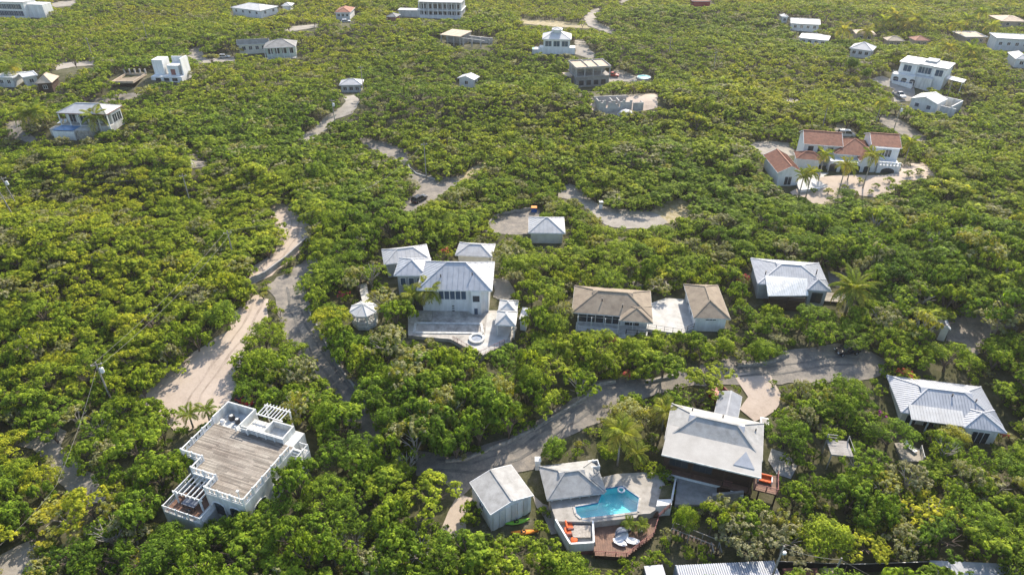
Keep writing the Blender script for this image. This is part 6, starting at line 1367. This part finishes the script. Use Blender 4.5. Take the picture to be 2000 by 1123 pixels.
# ---- palms: every frond its own part
def frond_mesh(seed, L_=2.2, droop=0.9, wide=0.42):
    rg = np.random.default_rng(seed); mb = MB(); n = 11
    pts = []
    for i in range(n + 1):
        u = i/n; pts.append(Vector((L_*(u - 0.22*u*u*droop), 0, L_*(0.55*u - (0.35 + 0.5*droop)*u*u))))
    mb.tube(pts[::2] + [pts[-1]] if n % 2 else pts[::2], 0.025, 3)
    for i in range(1, n + 1):
        u = i/n; w_ = wide*L_*(0.35 + 0.65*math.sin(math.pi*min(1, u*0.9 + 0.12)))*rg.uniform(0.85, 1.1); p = pts[i]; d = (pts[i] - pts[i-1]).normalized()
        for s in (-1, 1):
            tip = p + Vector((d.x*w_*0.55, s*w_*0.72, d.z*w_*0.55 - w_*0.32)); m_ = p.lerp(tip, 0.45) + Vector((0, 0, 0.05))
            q = d*0.075*L_/2.2*1.6
            mb.add([p - q*0.5, m_ - q, tip, m_ + q], [(0, 1, 2, 3)])
    return mb.mesh('frond', M['palm_leaf'])
FR = [frond_mesh(i, 2.3, dr) for i, dr in enumerate((0.5, 0.9, 1.3))]; FRD = [frond_mesh(i + 9, 2.3, dr, 0.26) for i, dr in enumerate((0.35, 0.7, 1.1))]
def palm(label, px, py, h, size=1.0, nf=14, tint=0.4, lean=0.0, kind='coconut', name='palm_tree', tr=0.13, ground=None):
    p = ground or on_ground(px, py); t = thing(name, label, 'palm', p, random.uniform(0, 6.28), 'palms')
    lx = math.sin(R(lean))*h
    MB().tube([(0, 0, -0.4), (lx*0.25, 0, h*0.4), (lx*0.6, 0, h*0.75), (lx, 0, h)], [tr*1.35, tr, tr*0.9, tr*0.85], 8).build('trunk', M['grey_bark'], t, True)
    ms = FR if kind == 'coconut' else FRD
    for i in range(nf):
        a = 2.4*i + random.uniform(-0.2, 0.2); lev = i/nf; el = R(52 - 75*lev + random.uniform(-8, 8))
        o = linked(ms[0 if lev < 0.35 else 1 if lev < 0.7 else 2], 'frond', t, (lx, 0, h), (0, -el, a), (size*random.uniform(0.85, 1.1),)*3); o['tint'] = min(1.0, max(0.0, tint + random.uniform(-0.12, 0.12) + (0.35 if lev > 0.85 else 0)))
    if kind == 'coconut' and h > 3: MB().lathe([(0.05, h - 0.5), (0.2, h - 0.35), (0.22, h - 0.15), (0.1, h)], 7, (lx, 0)).build('coconut_cluster', M['bark'], t)
    return t
palm('tall palm in front of the big white house', 842, 607, 4.3, 1.55, 17, 0.6); palm('low palm beside the grey wing of the big white house', 808, 604, 3.0, 1.3, 13, 0.5)
palm('coconut palm standing above the turquoise pool', 1206, 908, 5.6, 1.5, 16, 0.6, 3); palm('yellowing palm left of the big white roof timber house', 1293, 840, 3.6, 1.2, 13, 0.65); palm('short palm right of the pool palm', 1240, 905, 2.0, 1.2, 12, 0.55, kind='date'); palm('yellowish low palm below the round lane tree', 1205, 850, 1.6, 1.1, 11, 0.6)
palm('big feathery date palm beside the blue grey metal roof house', 1649, 616, 5.4, 2.0, 30, 0.55, kind='date', tr=0.24)
palm('left of the two small palms behind the roof deck house', 378, 836, 2.6, 0.85, 12, 0.5); palm('right of the two small palms behind the roof deck house', 411, 826, 2.6, 0.8, 12, 0.45); palm('dry topped palm in the bushes left of the roof deck house', 302, 934, 1.8, 0.9, 11, 0.75)
for i, (px, py, lb) in enumerate(((1228, 1033, 'left potted palm on the timber deck'), (1252, 1036, 'right potted palm on the timber deck'))):
    g = on_z(px, py, ZW); t = palm(lb, 0, 0, 0.9, 0.55, 12, 0.4, ground=g, name='potted_palm', tr=0.08); MB().lathe([(0.28, 0), (0.4, 0.25), (0.36, 0.35)], 12).build('pot', M['rough_stone'], t)
for (px, py, h, sz, lb) in ((1559, 388, 5.5, 1.1, 'palm standing closest to the orange tile garage'), (1572, 392, 6.8, 1.2, 'tall palm with pale trunk beside the garage palms'), (1637, 378, 7.0, 1.25, 'tall palm in the middle of the villa sand garden'), (1600, 345, 5.5, 1.25, 'palm before the arcade of the red villa'), (1685, 368, 8.0, 1.35, 'tallest palm in front of the red villa entry'), (1766, 318, 5.2, 1.3, 'palm at the right corner of the red villa'), (1604, 258, 8.0, 1.2, 'tall palm rising behind the left red roof'), (1706, 256, 8.5, 1.2, 'tall palm rising behind the right red roof'), (1655, 352, 3.0, 1.0, 'short palm on the villa terrace')):
    palm(lb, px, py, h, sz, 14, random.uniform(0.45, 0.65))
for i, (px, py, h) in enumerate(((1722, 66, 5.0), (1740, 62, 6.5), (1752, 66, 5.0), (1768, 70, 5.0), (1778, 64, 6.0), (1795, 68, 5.0), (1860, 78, 6.0), (1880, 66, 6.0), (1905, 62, 8.0), (1926, 82, 6.0), (1640, 92, 6.5), (1688, 82, 4.0), (1846, 118, 4.5), (1888, 124, 4.5))):
    palm(f'{ORDW[i]} palm from the left in the far upper right palm groves', px, py, h, 2.0, 14, random.uniform(0.4, 0.8))
for (px, py, lb) in ((30, 158, 'tall palm between the flat white huts'), (80, 250, 'palm at the left end of the infinity pool'), (62, 255, 'low palm beside the bend below the infinity pool'), (196, 262, 'palm at the right end of the infinity pool wall'), (700, 22, 'yellow palm beside the faded red cottage')): palm(lb, px, py, 4.4, 2.0, 14, 0.5)
for poly, (px, py) in (([(1182, 828), (1232, 828), (1236, 868), (1213, 904), (1200, 904), (1180, 868)], (1206, 908)), ([(1616, 538), (1692, 538), (1694, 590), (1656, 612), (1641, 612), (1616, 590)], (1649, 616)),
                       ([(818, 553), (866, 553), (866, 585), (846, 606), (836, 606), (818, 585)], (841, 607)), ([(1270, 768), (1316, 768), (1316, 805), (1297, 836), (1288, 836), (1270, 805)], (1293, 840))):
    HULLS.append((np.array(poly, float), float(project([tuple(on_ground(px, py))])[2][0]) - 0.3))
# ---- single trees the photograph lets one pick out
def at_tree(kind, px, py, rad, hgt, tint, label, name=None, cat='tree', var=None):
    p = on_ground(px, py, hgt*0.55); return plant(kind, p.x, p.y, rad, hgt, tint, label, name=name, cat=cat, var=var)
at_tree('dense', 1232, 812, 3.4, 4.6, 0.86, 'big rounded grey green tree in the bend of the lane'); at_tree('umbrella', 1388, 745, 3.7, 4.0, 0.50, 'flat-topped bright green tree spreading over the lane'); at_tree('round', 1298, 712, 3.3, 5.0, 0.34, 'broad feathery green tree below the narrow tan roof')
at_tree('dense', 1082, 877, 2.2, 3.4, 0.22, 'clipped round dark green tree above the pool house', var=1); at_tree('dense', 1190, 880, 1.8, 2.4, 0.42, 'dark shrub mass behind the pool palm', name='shrub', cat='shrub')
at_tree('umbrella', 840, 975, 3.8, 5.0, 0.47, 'broad olive green tree left of the white shed'); at_tree('bushy', 915, 1000, 1.7, 2.8, 0.42, 'small tree leaning over the left eaves of the white shed')
at_tree('airy', 750, 588, 3.5, 4.6, 0.86, 'grey crowned tree between the gazebo and the white wing'); at_tree('airy', 995, 500, 3.3, 5.4, 0.92, 'tall pale olive tree behind the right end of the big white house'); at_tree('round', 1075, 790, 2.6, 4.2, 0.42, 'rounded tree at the bend above the lane'); at_tree('dense', 1005, 805, 2.4, 3.4, 0.52, 'dome shaped yellow green tree above the lane edging')
at_tree('umbrella', 1080, 730, 3.4, 4.6, 0.48, 'wide flat-topped tree below the tan roofed house'); at_tree('round', 985, 700, 3.0, 4.8, 0.20, 'dark green tree right of the emptied pool patio'); at_tree('round', 1070, 565, 3.2, 5.0, 0.36, 'tall bright tree between the pavilion and the tan roof')
at_tree('umbrella', 1655, 238, 4.2, 5.6, 0.36, 'big dark umbrella tree behind the red villa'); at_tree('umbrella', 1895, 182, 4.6, 5.0, 0.9, 'grey flat-topped acacia right of the white gable house'); at_tree('dense', 1665, 128, 2.4, 7.0, 0.12, 'dark cypress shaped tree left of the white modern house'); at_tree('dense', 1692, 145, 1.8, 5.6, 0.2, 'second dark cypress shaped tree beside the pale wall')
at_tree('umbrella', 1820, 632, 4.6, 4.4, 0.50, 'very wide flat-topped tree left of the small tool shed'); at_tree('round', 1440, 330, 4.2, 6.0, 0.38, 'large green tree left of the orange tile garage')
at_tree('airy', 150, 815, 3.0, 3.8, 0.88, 'grey green tree beside the track below the transformer pole'); at_tree('airy', 120, 1010, 4.2, 3.6, 0.78, 'sprawling pale tree above the dirt track at the lower left')
at_tree('dense', 1860, 850, 2.6, 3.4, 0.82, 'grey round tree hiding the left patio of the ribbed roof house'); at_tree('airy', 1830, 1010, 3.8, 4.4, 0.66, 'feathery yellow green tree on the lower right slope'); at_tree('umbrella', 1680, 1065, 3.2, 3.6, 0.62, 'bright yellow leaved tree above the dark fence')
at_tree('dense', 1650, 380, 2.6, 2.6, 0.16, 'dark round shrub in the villa sand garden', name='shrub', cat='shrub')
for i, (px, py, r_, lb) in enumerate(((1712, 362, 0.9, 'small round shrub on the villa sand near the tallest palm'), (1700, 374, 0.8, 'smaller shrub at the lower edge of the villa sand'), (1738, 352, 1.3, 'olive shrub beside the villa arch'), (1618, 372, 1.1, 'low green shrub between the villa palms'), (1590, 372, 1.0, 'low shrub at the villa terrace edge'), (1775, 338, 1.2, 'shrub on the sand right of the villa'), (1665, 376, 1.3, 'dark shrub at the front edge of the villa sand'), (1680, 352, 1.0, 'shrub at the foot of the tallest villa palm'), (1625, 390, 1.2, 'shrub at the lowest corner of the villa sand'), (1795, 335, 1.3, 'round shrub at the far right of the villa sand'), (1650, 365, 0.9, 'low shrub in the middle of the villa sand'))):
    at_tree('bushy', px, py, r_, r_*1.3, 0.3 + 0.1*(i % 4), lb, name='shrub', cat='shrub')
for i, (px, py, r_, lb) in enumerate(((1300, 925, 1.3, 'shrub at the back corner of the pool paving'), (1303, 955, 1.1, 'green shrub in the white planter by the pool'), (1275, 915, 1.4, 'bushy shrub behind the pool paving'), (1250, 912, 1.1, 'low shrub behind the pool below the palm'), (1062, 1000, 0.9, 'shrub beside the gravel path by the white shed'), (1055, 1030, 1.1, 'shrub between the orange kayak and the walled terrace'))):
    at_tree('bushy', px, py, r_, r_*1.4, 0.3 + 0.08*(i % 4), lb, name='shrub', cat='shrub')
# ---- flowering bougainvillea: leafy crown with blossom clusters
def bougain(label, px, py, rad, hgt, btint, tint=0.5, amount=1.0):
    t = at_tree('bushy', px, py, rad, hgt, tint, label, name='bougainvillea', cat='bush')
    P, Nn, rg = crown_points(int(px), rad*0.92, hgt*1.04, 0.4, 5, int(12*amount), 12, spread=0.75, lobe=(0.22, 0.34), droop=0.1)
    v, f_ = leaf_mesh(P, Nn, 0.22*rg.uniform(0.7, 1.3, len(P)), rg, 0.8)
    m = bpy.data.meshes.new('blossom'); m.from_pydata(v.tolist(), [], f_.tolist()); m.materials.append(M['blossom']); o = linked(m, 'blossom', t); o['tint'] = btint
bougain('red orange bougainvillea behind the pale ribbed roof', 1775, 738, 2.4, 2.2, 0.5, 0.6); bougain('pink bougainvillea below the tan veranda house', 1204, 672, 1.6, 2.6, 0.05, 0.35); bougain('pale pink bougainvillea beside the lane', 1224, 735, 1.1, 2.4, 0.5, 0.8, 0.8)
bougain('pink bougainvillea left of the gazebo', 672, 580, 1.5, 2.4, 0.35, 0.5, 0.7); bougain('magenta bougainvillea among bushes left of the ribbed roof house', 1680, 785, 1.3, 2.0, 0.9, 0.5, 0.6); bougain('purple bougainvillea low beside the ribbed roof house', 1722, 812, 1.0, 1.8, 1.0, 0.4, 0.6)
bougain('orange flowering bush beside the small square annex', 872, 493, 1.6, 2.4, 0.5, 0.7, 0.7); bougain('red flowering bush left of the blue grey metal roof', 1452, 548, 1.6, 2.8, 0.3, 0.85, 0.4); bougain('coral flowering bush at the right end of the ribbed house patio', 1955, 850, 1.0, 1.8, 0.5, 0.5, 0.7)
# scattered scrub: positions on a jittered grid, kept out of clearings, roads and buildings
def inside(poly, x, y):
    r_ = np.zeros(len(x), bool); n = len(poly); j = n - 1
    for i in range(n):
        xi, yi = poly[i]; xj, yj = poly[j]
        c = ((yi > y) != (yj > y)) & (x < (xj - xi) * (y - yi) / (yj - yi + 1e-12) + xi)
        r_ ^= c; j = i
    return r_
pts = []
gX, gY = np.meshgrid(np.arange(-130, 130, 6.2), np.arange(30, 140, 6.2))       # the larger crowns first
gX = gX + rng.uniform(-2.6, 2.6, gX.shape); gY = gY + rng.uniform(-2.6, 2.6, gY.shape); k = (np.abs(gX) < 44 + 0.82 * gY) & (rng.random(gX.shape) < 0.62) & ((gY < 95) | (gX > -45)) & (gY < 128)
pts.append(np.stack([gX[k], gY[k]], -1)); n_large = int(k.sum())
for (y0, y1, st) in ((26, 110, 2.7), (110, 200, 2.75), (200, 450, 2.8)):
    ys = np.arange(y0, y1, st); hw = 75 + 0.84 * y1
    xs = np.arange(-hw, hw, st); gX, gY = np.meshgrid(xs, ys)
    gX = gX + rng.uniform(-0.48, 0.48, gX.shape) * st; gY = gY + rng.uniform(-0.48, 0.48, gY.shape) * st
    k = np.abs(gX) < 48 + 0.84 * gY + 0 * gX
    pts.append(np.stack([gX[k], gY[k]], -1))
n_main = sum(len(q) for q in pts)
gX, gY = np.meshgrid(np.arange(-200, 200, 1.9), np.arange(26, 190, 1.9))
gX = gX + rng.uniform(-0.9, 0.9, gX.shape); gY = gY + rng.uniform(-0.9, 0.9, gY.shape); k = np.abs(gX) < 42 + 0.80 * gY
pts.append(np.stack([gX[k], gY[k]], -1))
P = np.concatenate(pts); n = len(P); small = np.arange(n) >= n_main
def smooth_noise(x, y, s, seed):
    r_ = np.random.default_rng(seed); o = np.zeros(len(x))
    for _ in range(7):
        a, b, c = r_.uniform(0, 6.283), r_.uniform(0.6, 1.9) / s, r_.uniform(0, 6.283)
        o += np.sin((x * math.cos(a) + y * math.sin(a)) * b * 2 + c)
    return o / 7
big = smooth_noise(P[:, 0], P[:, 1], 26, 3)
rad = rng.uniform(1.5, 2.85, n) * (1 + 0.30 * np.clip(big * 2, -0.6, 1))
far = np.clip((P[:, 1] - 140) / 220, 0, 1)
rad *= 1.12 - 0.18 * far
hgt = rng.uniform(2.1, 4.1, n) * (1 + 0.35 * np.clip(big * 2, -0.6, 1.0)) * (1.08 - 0.22 * far)
mid = (P[:, 1] > 95) & ((P[:, 0] < -45) | (P[:, 1] > 130)); hgt[mid] = rng.uniform(2.5, 3.5, mid.sum()) * (1 + 0.2 * np.clip(big[mid] * 2, -0.6, 1.0)); rad[mid] *= 1.06
giant = rng.random(n) < 0.035
large = np.arange(n) < n_large
rad[giant] *= 1.35; hgt[giant] *= 1.4
hgt *= 1.10 + 0.22 * np.clip((125 - P[:, 1]) / 30, 0, 1)
tall = (P[:, 0] > -48) & (P[:, 0] < -23) & (P[:, 1] > 44) & (P[:, 1] < 68)
hgt[tall] *= 1.5; rad[tall] *= 1.1
rad[large] = rng.uniform(2.5, 3.9, n_large); hgt[large] = rad[large] * rng.uniform(1.25, 1.6, n_large)
rad[small] = rng.uniform(0.7, 1.4, small.sum()); hgt[small] = rng.uniform(0.9, 2.0, small.sum())
z = terrain(P[:, 0], P[:, 1])
keep = np.ones(n, bool)
samp = []
for hz, ox in ((0.0, 0), (0.5, 0), (0.78, 0), (0.6, -0.5), (0.6, 0.5), (0.92, 0), (0.8, -0.6), (0.8, 0.6), (0.5, -0.85), (0.5, 0.85), (1.02, 0), (0.92, -0.45), (0.92, 0.45)):
    samp.append(project(np.stack([P[:, 0] + ox * rad, P[:, 1], z + hz * hgt], -1)))
for ci_, poly in enumerate(CLEAR):
    x0, y0 = poly.min(0) - 2; x1, y1 = poly.max(0) + 2
    for u, v, _ in (samp[:6] if ci_ < N_ROAD else samp):
        q = keep & (u > x0) & (u < x1) & (v > y0) & (v < y1)
        if q.any():
            i = np.where(q)[0]; keep[i[inside(poly, u[i], v[i])]] = False
for poly, dep in HULLS:                 # do not stand in front of a house
    x0, y0 = poly.min(0) - 2; x1, y1 = poly.max(0) + 2
    for u, v, d in samp[:6]:
        q = keep & (u > x0) & (u < x1) & (v > y0) & (v < y1) & (d < dep)
        if q.any():
            i = np.where(q)[0]; keep[i[inside(poly, u[i], v[i])]] = False
for poly, grow_ in FOOT:                       # nor inside one
    i = np.where(keep)[0]; c = np.mean(poly, 0)
    for f_ in (0.0, 0.45, 0.8):
        w_ = c - P[i]; w_ /= np.linalg.norm(w_, axis=1, keepdims=True) + 1e-6
        tt = P[i] + w_ * (rad[i] * f_)[:, None]
        keep[i[inside(poly, tt[:, 0], tt[:, 1])]] = False
for i in np.where(keep & large)[0]:
    d2 = (P[:, 0] - P[i, 0]) ** 2 + (P[:, 1] - P[i, 1]) ** 2; d2[i] = 1e9
    keep[(d2 < (0.62 * rad[i] + 0.30 * rad) ** 2) & ~large] = False
for (x, y, r_, h_) in TREES:
    keep &= (P[:, 0] - x) ** 2 + (P[:, 1] - y) ** 2 > (0.62 * r_ + 0.45 * rad) ** 2
P, rad, hgt, z, big, far, small, large = P[keep], rad[keep], hgt[keep], z[keep], big[keep], far[keep], small[keep], large[keep]; n = len(P)
tn = smooth_noise(P[:, 0], P[:, 1], 9, 11); tn2 = smooth_noise(P[:, 0], P[:, 1], 40, 5)
tint = 0.40 + 0.11 * tn + 0.20 * tn2 + rng.normal(0, 0.06, n) - 0.10 * np.clip(big * 2, 0, 1) + 0.13 * far  # last term pales distant plants: haze put into their colour
tint += 0.07 * ((P[:, 0] < -35) & (P[:, 1] > 95) & (P[:, 1] < 150))
tint -= 0.07 * (P[:, 1] < 78)
grey = rng.random(n) < 0.15
tint[grey] = rng.uniform(0.84, 1.0, grey.sum())
tint = np.clip(tint, 0.04, 1.0)
kinds = list(KINDS)
kind = rng.choice(len(kinds), n, p=[0.28, 0.34, 0.11, 0.15, 0.0, 0.04, 0.08]); kind[grey] = 3; kind[large] = rng.choice([4, 2, 6], large.sum(), p=[0.7, 0.2, 0.1]); kind[small] = rng.choice([1, 6], small.sum(), p=[0.8, 0.2]); tint[large] = np.clip(tint[large] - 0.05, 0.12, 0.6)
u, v, d = project(np.stack([P[:, 0], P[:, 1], z + hgt * 0.7], -1))
vis = (u > 8) & (u < 1992) & (v > 8) & (v < 1115)
N_SINGLE = max(0, 297 - len(TREES))
order = np.argsort(np.where(vis & ~small, -(rad * FPX / d), 1))[:N_SINGLE]
# labels: the plant's look and where it stands among things one can find
def tone(t): return 'dark green' if t < 0.22 else 'deep green' if t < 0.36 else 'mid green' if t < 0.5 else 'light green' if t < 0.63 else 'yellow green' if t < 0.83 else 'grey olive'
ORD = ['', 'second ', 'third ', 'fourth ', 'fifth ', 'sixth ', 'seventh ', 'eighth ', 'ninth ', 'tenth ', 'eleventh ', 'twelfth ', 'thirteenth ', 'fourteenth ', 'fifteenth ', 'sixteenth ', 'seventeenth ', 'eighteenth ', 'nineteenth ', 'twentieth ']
LOOK = {'round': 'rounded', 'bushy': 'bushy', 'umbrella': 'flat-topped', 'airy': 'airy', 'dense': 'dense', 'spreading': 'spreading', 'twiggy': 'half bare'}
buckets = {}
for i in order:
    L_ = min(MARKS, key=lambda m: (m[1] - u[i]) ** 2 + (m[2] - v[i]) ** 2)
    dx, dy = u[i] - L_[1], v[i] - L_[2]
    rel = ('to the right of' if dx > 0 else 'to the left of') if abs(dx) > abs(dy) else ('below' if dy > 0 else 'above')
    buckets.setdefault((tone(tint[i]), LOOK[kinds[kind[i]]], rel, L_[0]), []).append((math.hypot(dx, dy), i))
for (tn_, lk, rel, mk), lst in buckets.items():
    for j, (_, i) in enumerate(sorted(lst)):
        lab = f'{tn_} {lk} tree {rel} {mk}' if len(lst) == 1 else f'{ORD[min(j, 19)]}closest {tn_} {lk} tree {rel} {mk}'
        plant(kinds[kind[i]], P[i, 0], P[i, 1], rad[i], hgt[i], tint[i], lab, group='trees and bushes of the near slope')
rest = np.ones(n, bool); rest[order] = False
P, rad, hgt, z, tint, kind, d, small = P[rest], rad[rest], hgt[rest], z[rest], tint[rest], kind[rest], d[rest], small[rest]; n = len(P)
# prototypes for the mass: crown and trunk in one mesh, a finer and a coarser set
pc = bpy.data.collections.new('scrub_prototypes'); SC = {}
PI = {}; names = []
def join_mesh(name, cm, tm_):
    nv = len(cm.vertices); a = np.zeros(nv * 3); cm.vertices.foreach_get('co', a)
    m = bpy.data.meshes.new(name)
    fs = [tuple(p.vertices) for p in cm.polygons]; ft = [tuple(i + nv for i in p.vertices) for p in tm_.polygons]
    m.from_pydata(a.reshape(-1, 3).tolist() + [tuple(v_.co) for v_ in tm_.vertices], [], fs + ft)
    m.materials.append(M['leaves']); m.materials.append(M['bark'])
    m.polygons.foreach_set('material_index', [0] * len(fs) + [1] * len(ft)); m.update()
    ca = np.zeros(len(fs), np.float32); cm.attributes['clump'].data.foreach_get('value', ca); a = m.attributes.new('clump', 'FLOAT', 'FACE'); a.data.foreach_set('value', np.concatenate([ca, np.zeros(len(ft), np.float32)])); return m
for ki, k in enumerate(kinds):
    for lv in range(2):
        for j in range(3):
            p = dict(KINDS[k]); H_, b_ = p.pop('H'), p.pop('base')
            if lv == 0: cm, tm_ = PROTO[k][j][:2]
            else:
                p['lobes'] = max(6, p['lobes'] - 3); p['clumps'] = int(p['clumps'] * 0.6); p['leaves'] = int(p['leaves'] * 0.5); p['ls'] *= 1.75
                cm = crown_mesh('c', 1000 + ki * 10 + j, 2.0, H_, b_, **p); tm_ = PROTO[k][j][1]
            nm = 'scrub_%02d' % len(names); names.append(nm)
            o = bpy.data.objects.new(nm, join_mesh(nm, cm, tm_)); pc.objects.link(o); PI[(ki, lv, j)] = len(names) - 1
lod = ((d > 165) | (small & (d > 0))).astype(int)
var = rng.integers(0, 3, n)
pid = np.array([PI[(a, b, c)] for a, b, c in zip(kind, lod, var)], np.int32)
HH = np.array([KINDS[k]['H'] for k in kinds])[kind]
sm = bpy.data.meshes.new('scrub_forest'); sm.vertices.add(n)
sm.vertices.foreach_set('co', np.stack([P[:, 0], P[:, 1], z], -1).ravel())
def attr(nm, ty, val):
    a = sm.attributes.new(nm, ty, 'POINT'); a.data.foreach_set('vector' if ty == 'FLOAT_VECTOR' else 'value', np.ascontiguousarray(val).ravel())
attr('pid', 'INT', pid); attr('tint', 'FLOAT', tint.astype(np.float32))
rot = np.zeros((n, 3), np.float32); rot[:, 2] = rng.uniform(0, 6.283, n); rot[:, :2] = rng.normal(0, 0.06, (n, 2)); attr('rotv', 'FLOAT_VECTOR', rot)
attr('sclv', 'FLOAT_VECTOR', np.stack([rad / 2, rad / 2, hgt / HH], -1).astype(np.float32))
fo = bpy.data.objects.new('scrub_forest', sm); C.objects.link(fo)
tag(fo, 'mass of green tropical scrub covering the slopes between the houses', 'scrub', kind='stuff')
ng = bpy.data.node_groups.new('scrub_instances', 'GeometryNodeTree')
ng.interface.new_socket('Geometry', in_out='INPUT', socket_type='NodeSocketGeometry'); ng.interface.new_socket('Geometry', in_out='OUTPUT', socket_type='NodeSocketGeometry')
gi = ng.nodes.new('NodeGroupInput'); gon = ng.nodes.new('NodeGroupOutput'); ip = ng.nodes.new('GeometryNodeInstanceOnPoints')
ci = ng.nodes.new('GeometryNodeCollectionInfo'); ci.inputs['Collection'].default_value = pc; ci.inputs['Separate Children'].default_value = True; ci.inputs['Reset Children'].default_value = True
def named(nm, ty):
    a = ng.nodes.new('GeometryNodeInputNamedAttribute'); a.data_type = ty; a.inputs['Name'].default_value = nm; return a.outputs['Attribute']
er = ng.nodes.new('FunctionNodeEulerToRotation')
mp_ = ng.nodes.new('GeometryNodeMeshToPoints')
ng.links.new(gi.outputs[0], mp_.inputs['Mesh']); ng.links.new(mp_.outputs[0], ip.inputs['Points']); ng.links.new(ci.outputs[0], ip.inputs['Instance'])
ip.inputs['Pick Instance'].default_value = True
ng.links.new(named('pid', 'INT'), ip.inputs['Instance Index']); ng.links.new(named('rotv', 'FLOAT_VECTOR'), er.inputs[0])
ng.links.new(er.outputs[0], ip.inputs['Rotation']); ng.links.new(named('sclv', 'FLOAT_VECTOR'), ip.inputs['Scale']); ng.links.new(ip.outputs[0], gon.inputs[0])
md = fo.modifiers.new('scatter', 'NODES'); md.node_group = ng
print('single trees', len(TREES), 'mass', n)
# ------------------------------------------------------------------ thin sea haze in the air
hz = MB().box(-4600, 4600, -4600, 4600, -12, 78)
hm = bpy.data.materials.new('haze'); hm.use_nodes = True; hn = hm.node_tree; hn.nodes.clear()
ho = hn.nodes.new('ShaderNodeOutputMaterial'); pv = hn.nodes.new('ShaderNodeVolumePrincipled')
pv.inputs['Color'].default_value = (0.97, 0.96, 0.92, 1); pv.inputs['Density'].default_value = 0.00013; pv.inputs['Anisotropy'].default_value = 0.3
hn.links.new(pv.outputs[0], ho.inputs['Volume'])
h_ = hz.build('haze', hm, None); tag(h_, kind='stuff')
S.cycles.volume_bounces = 0
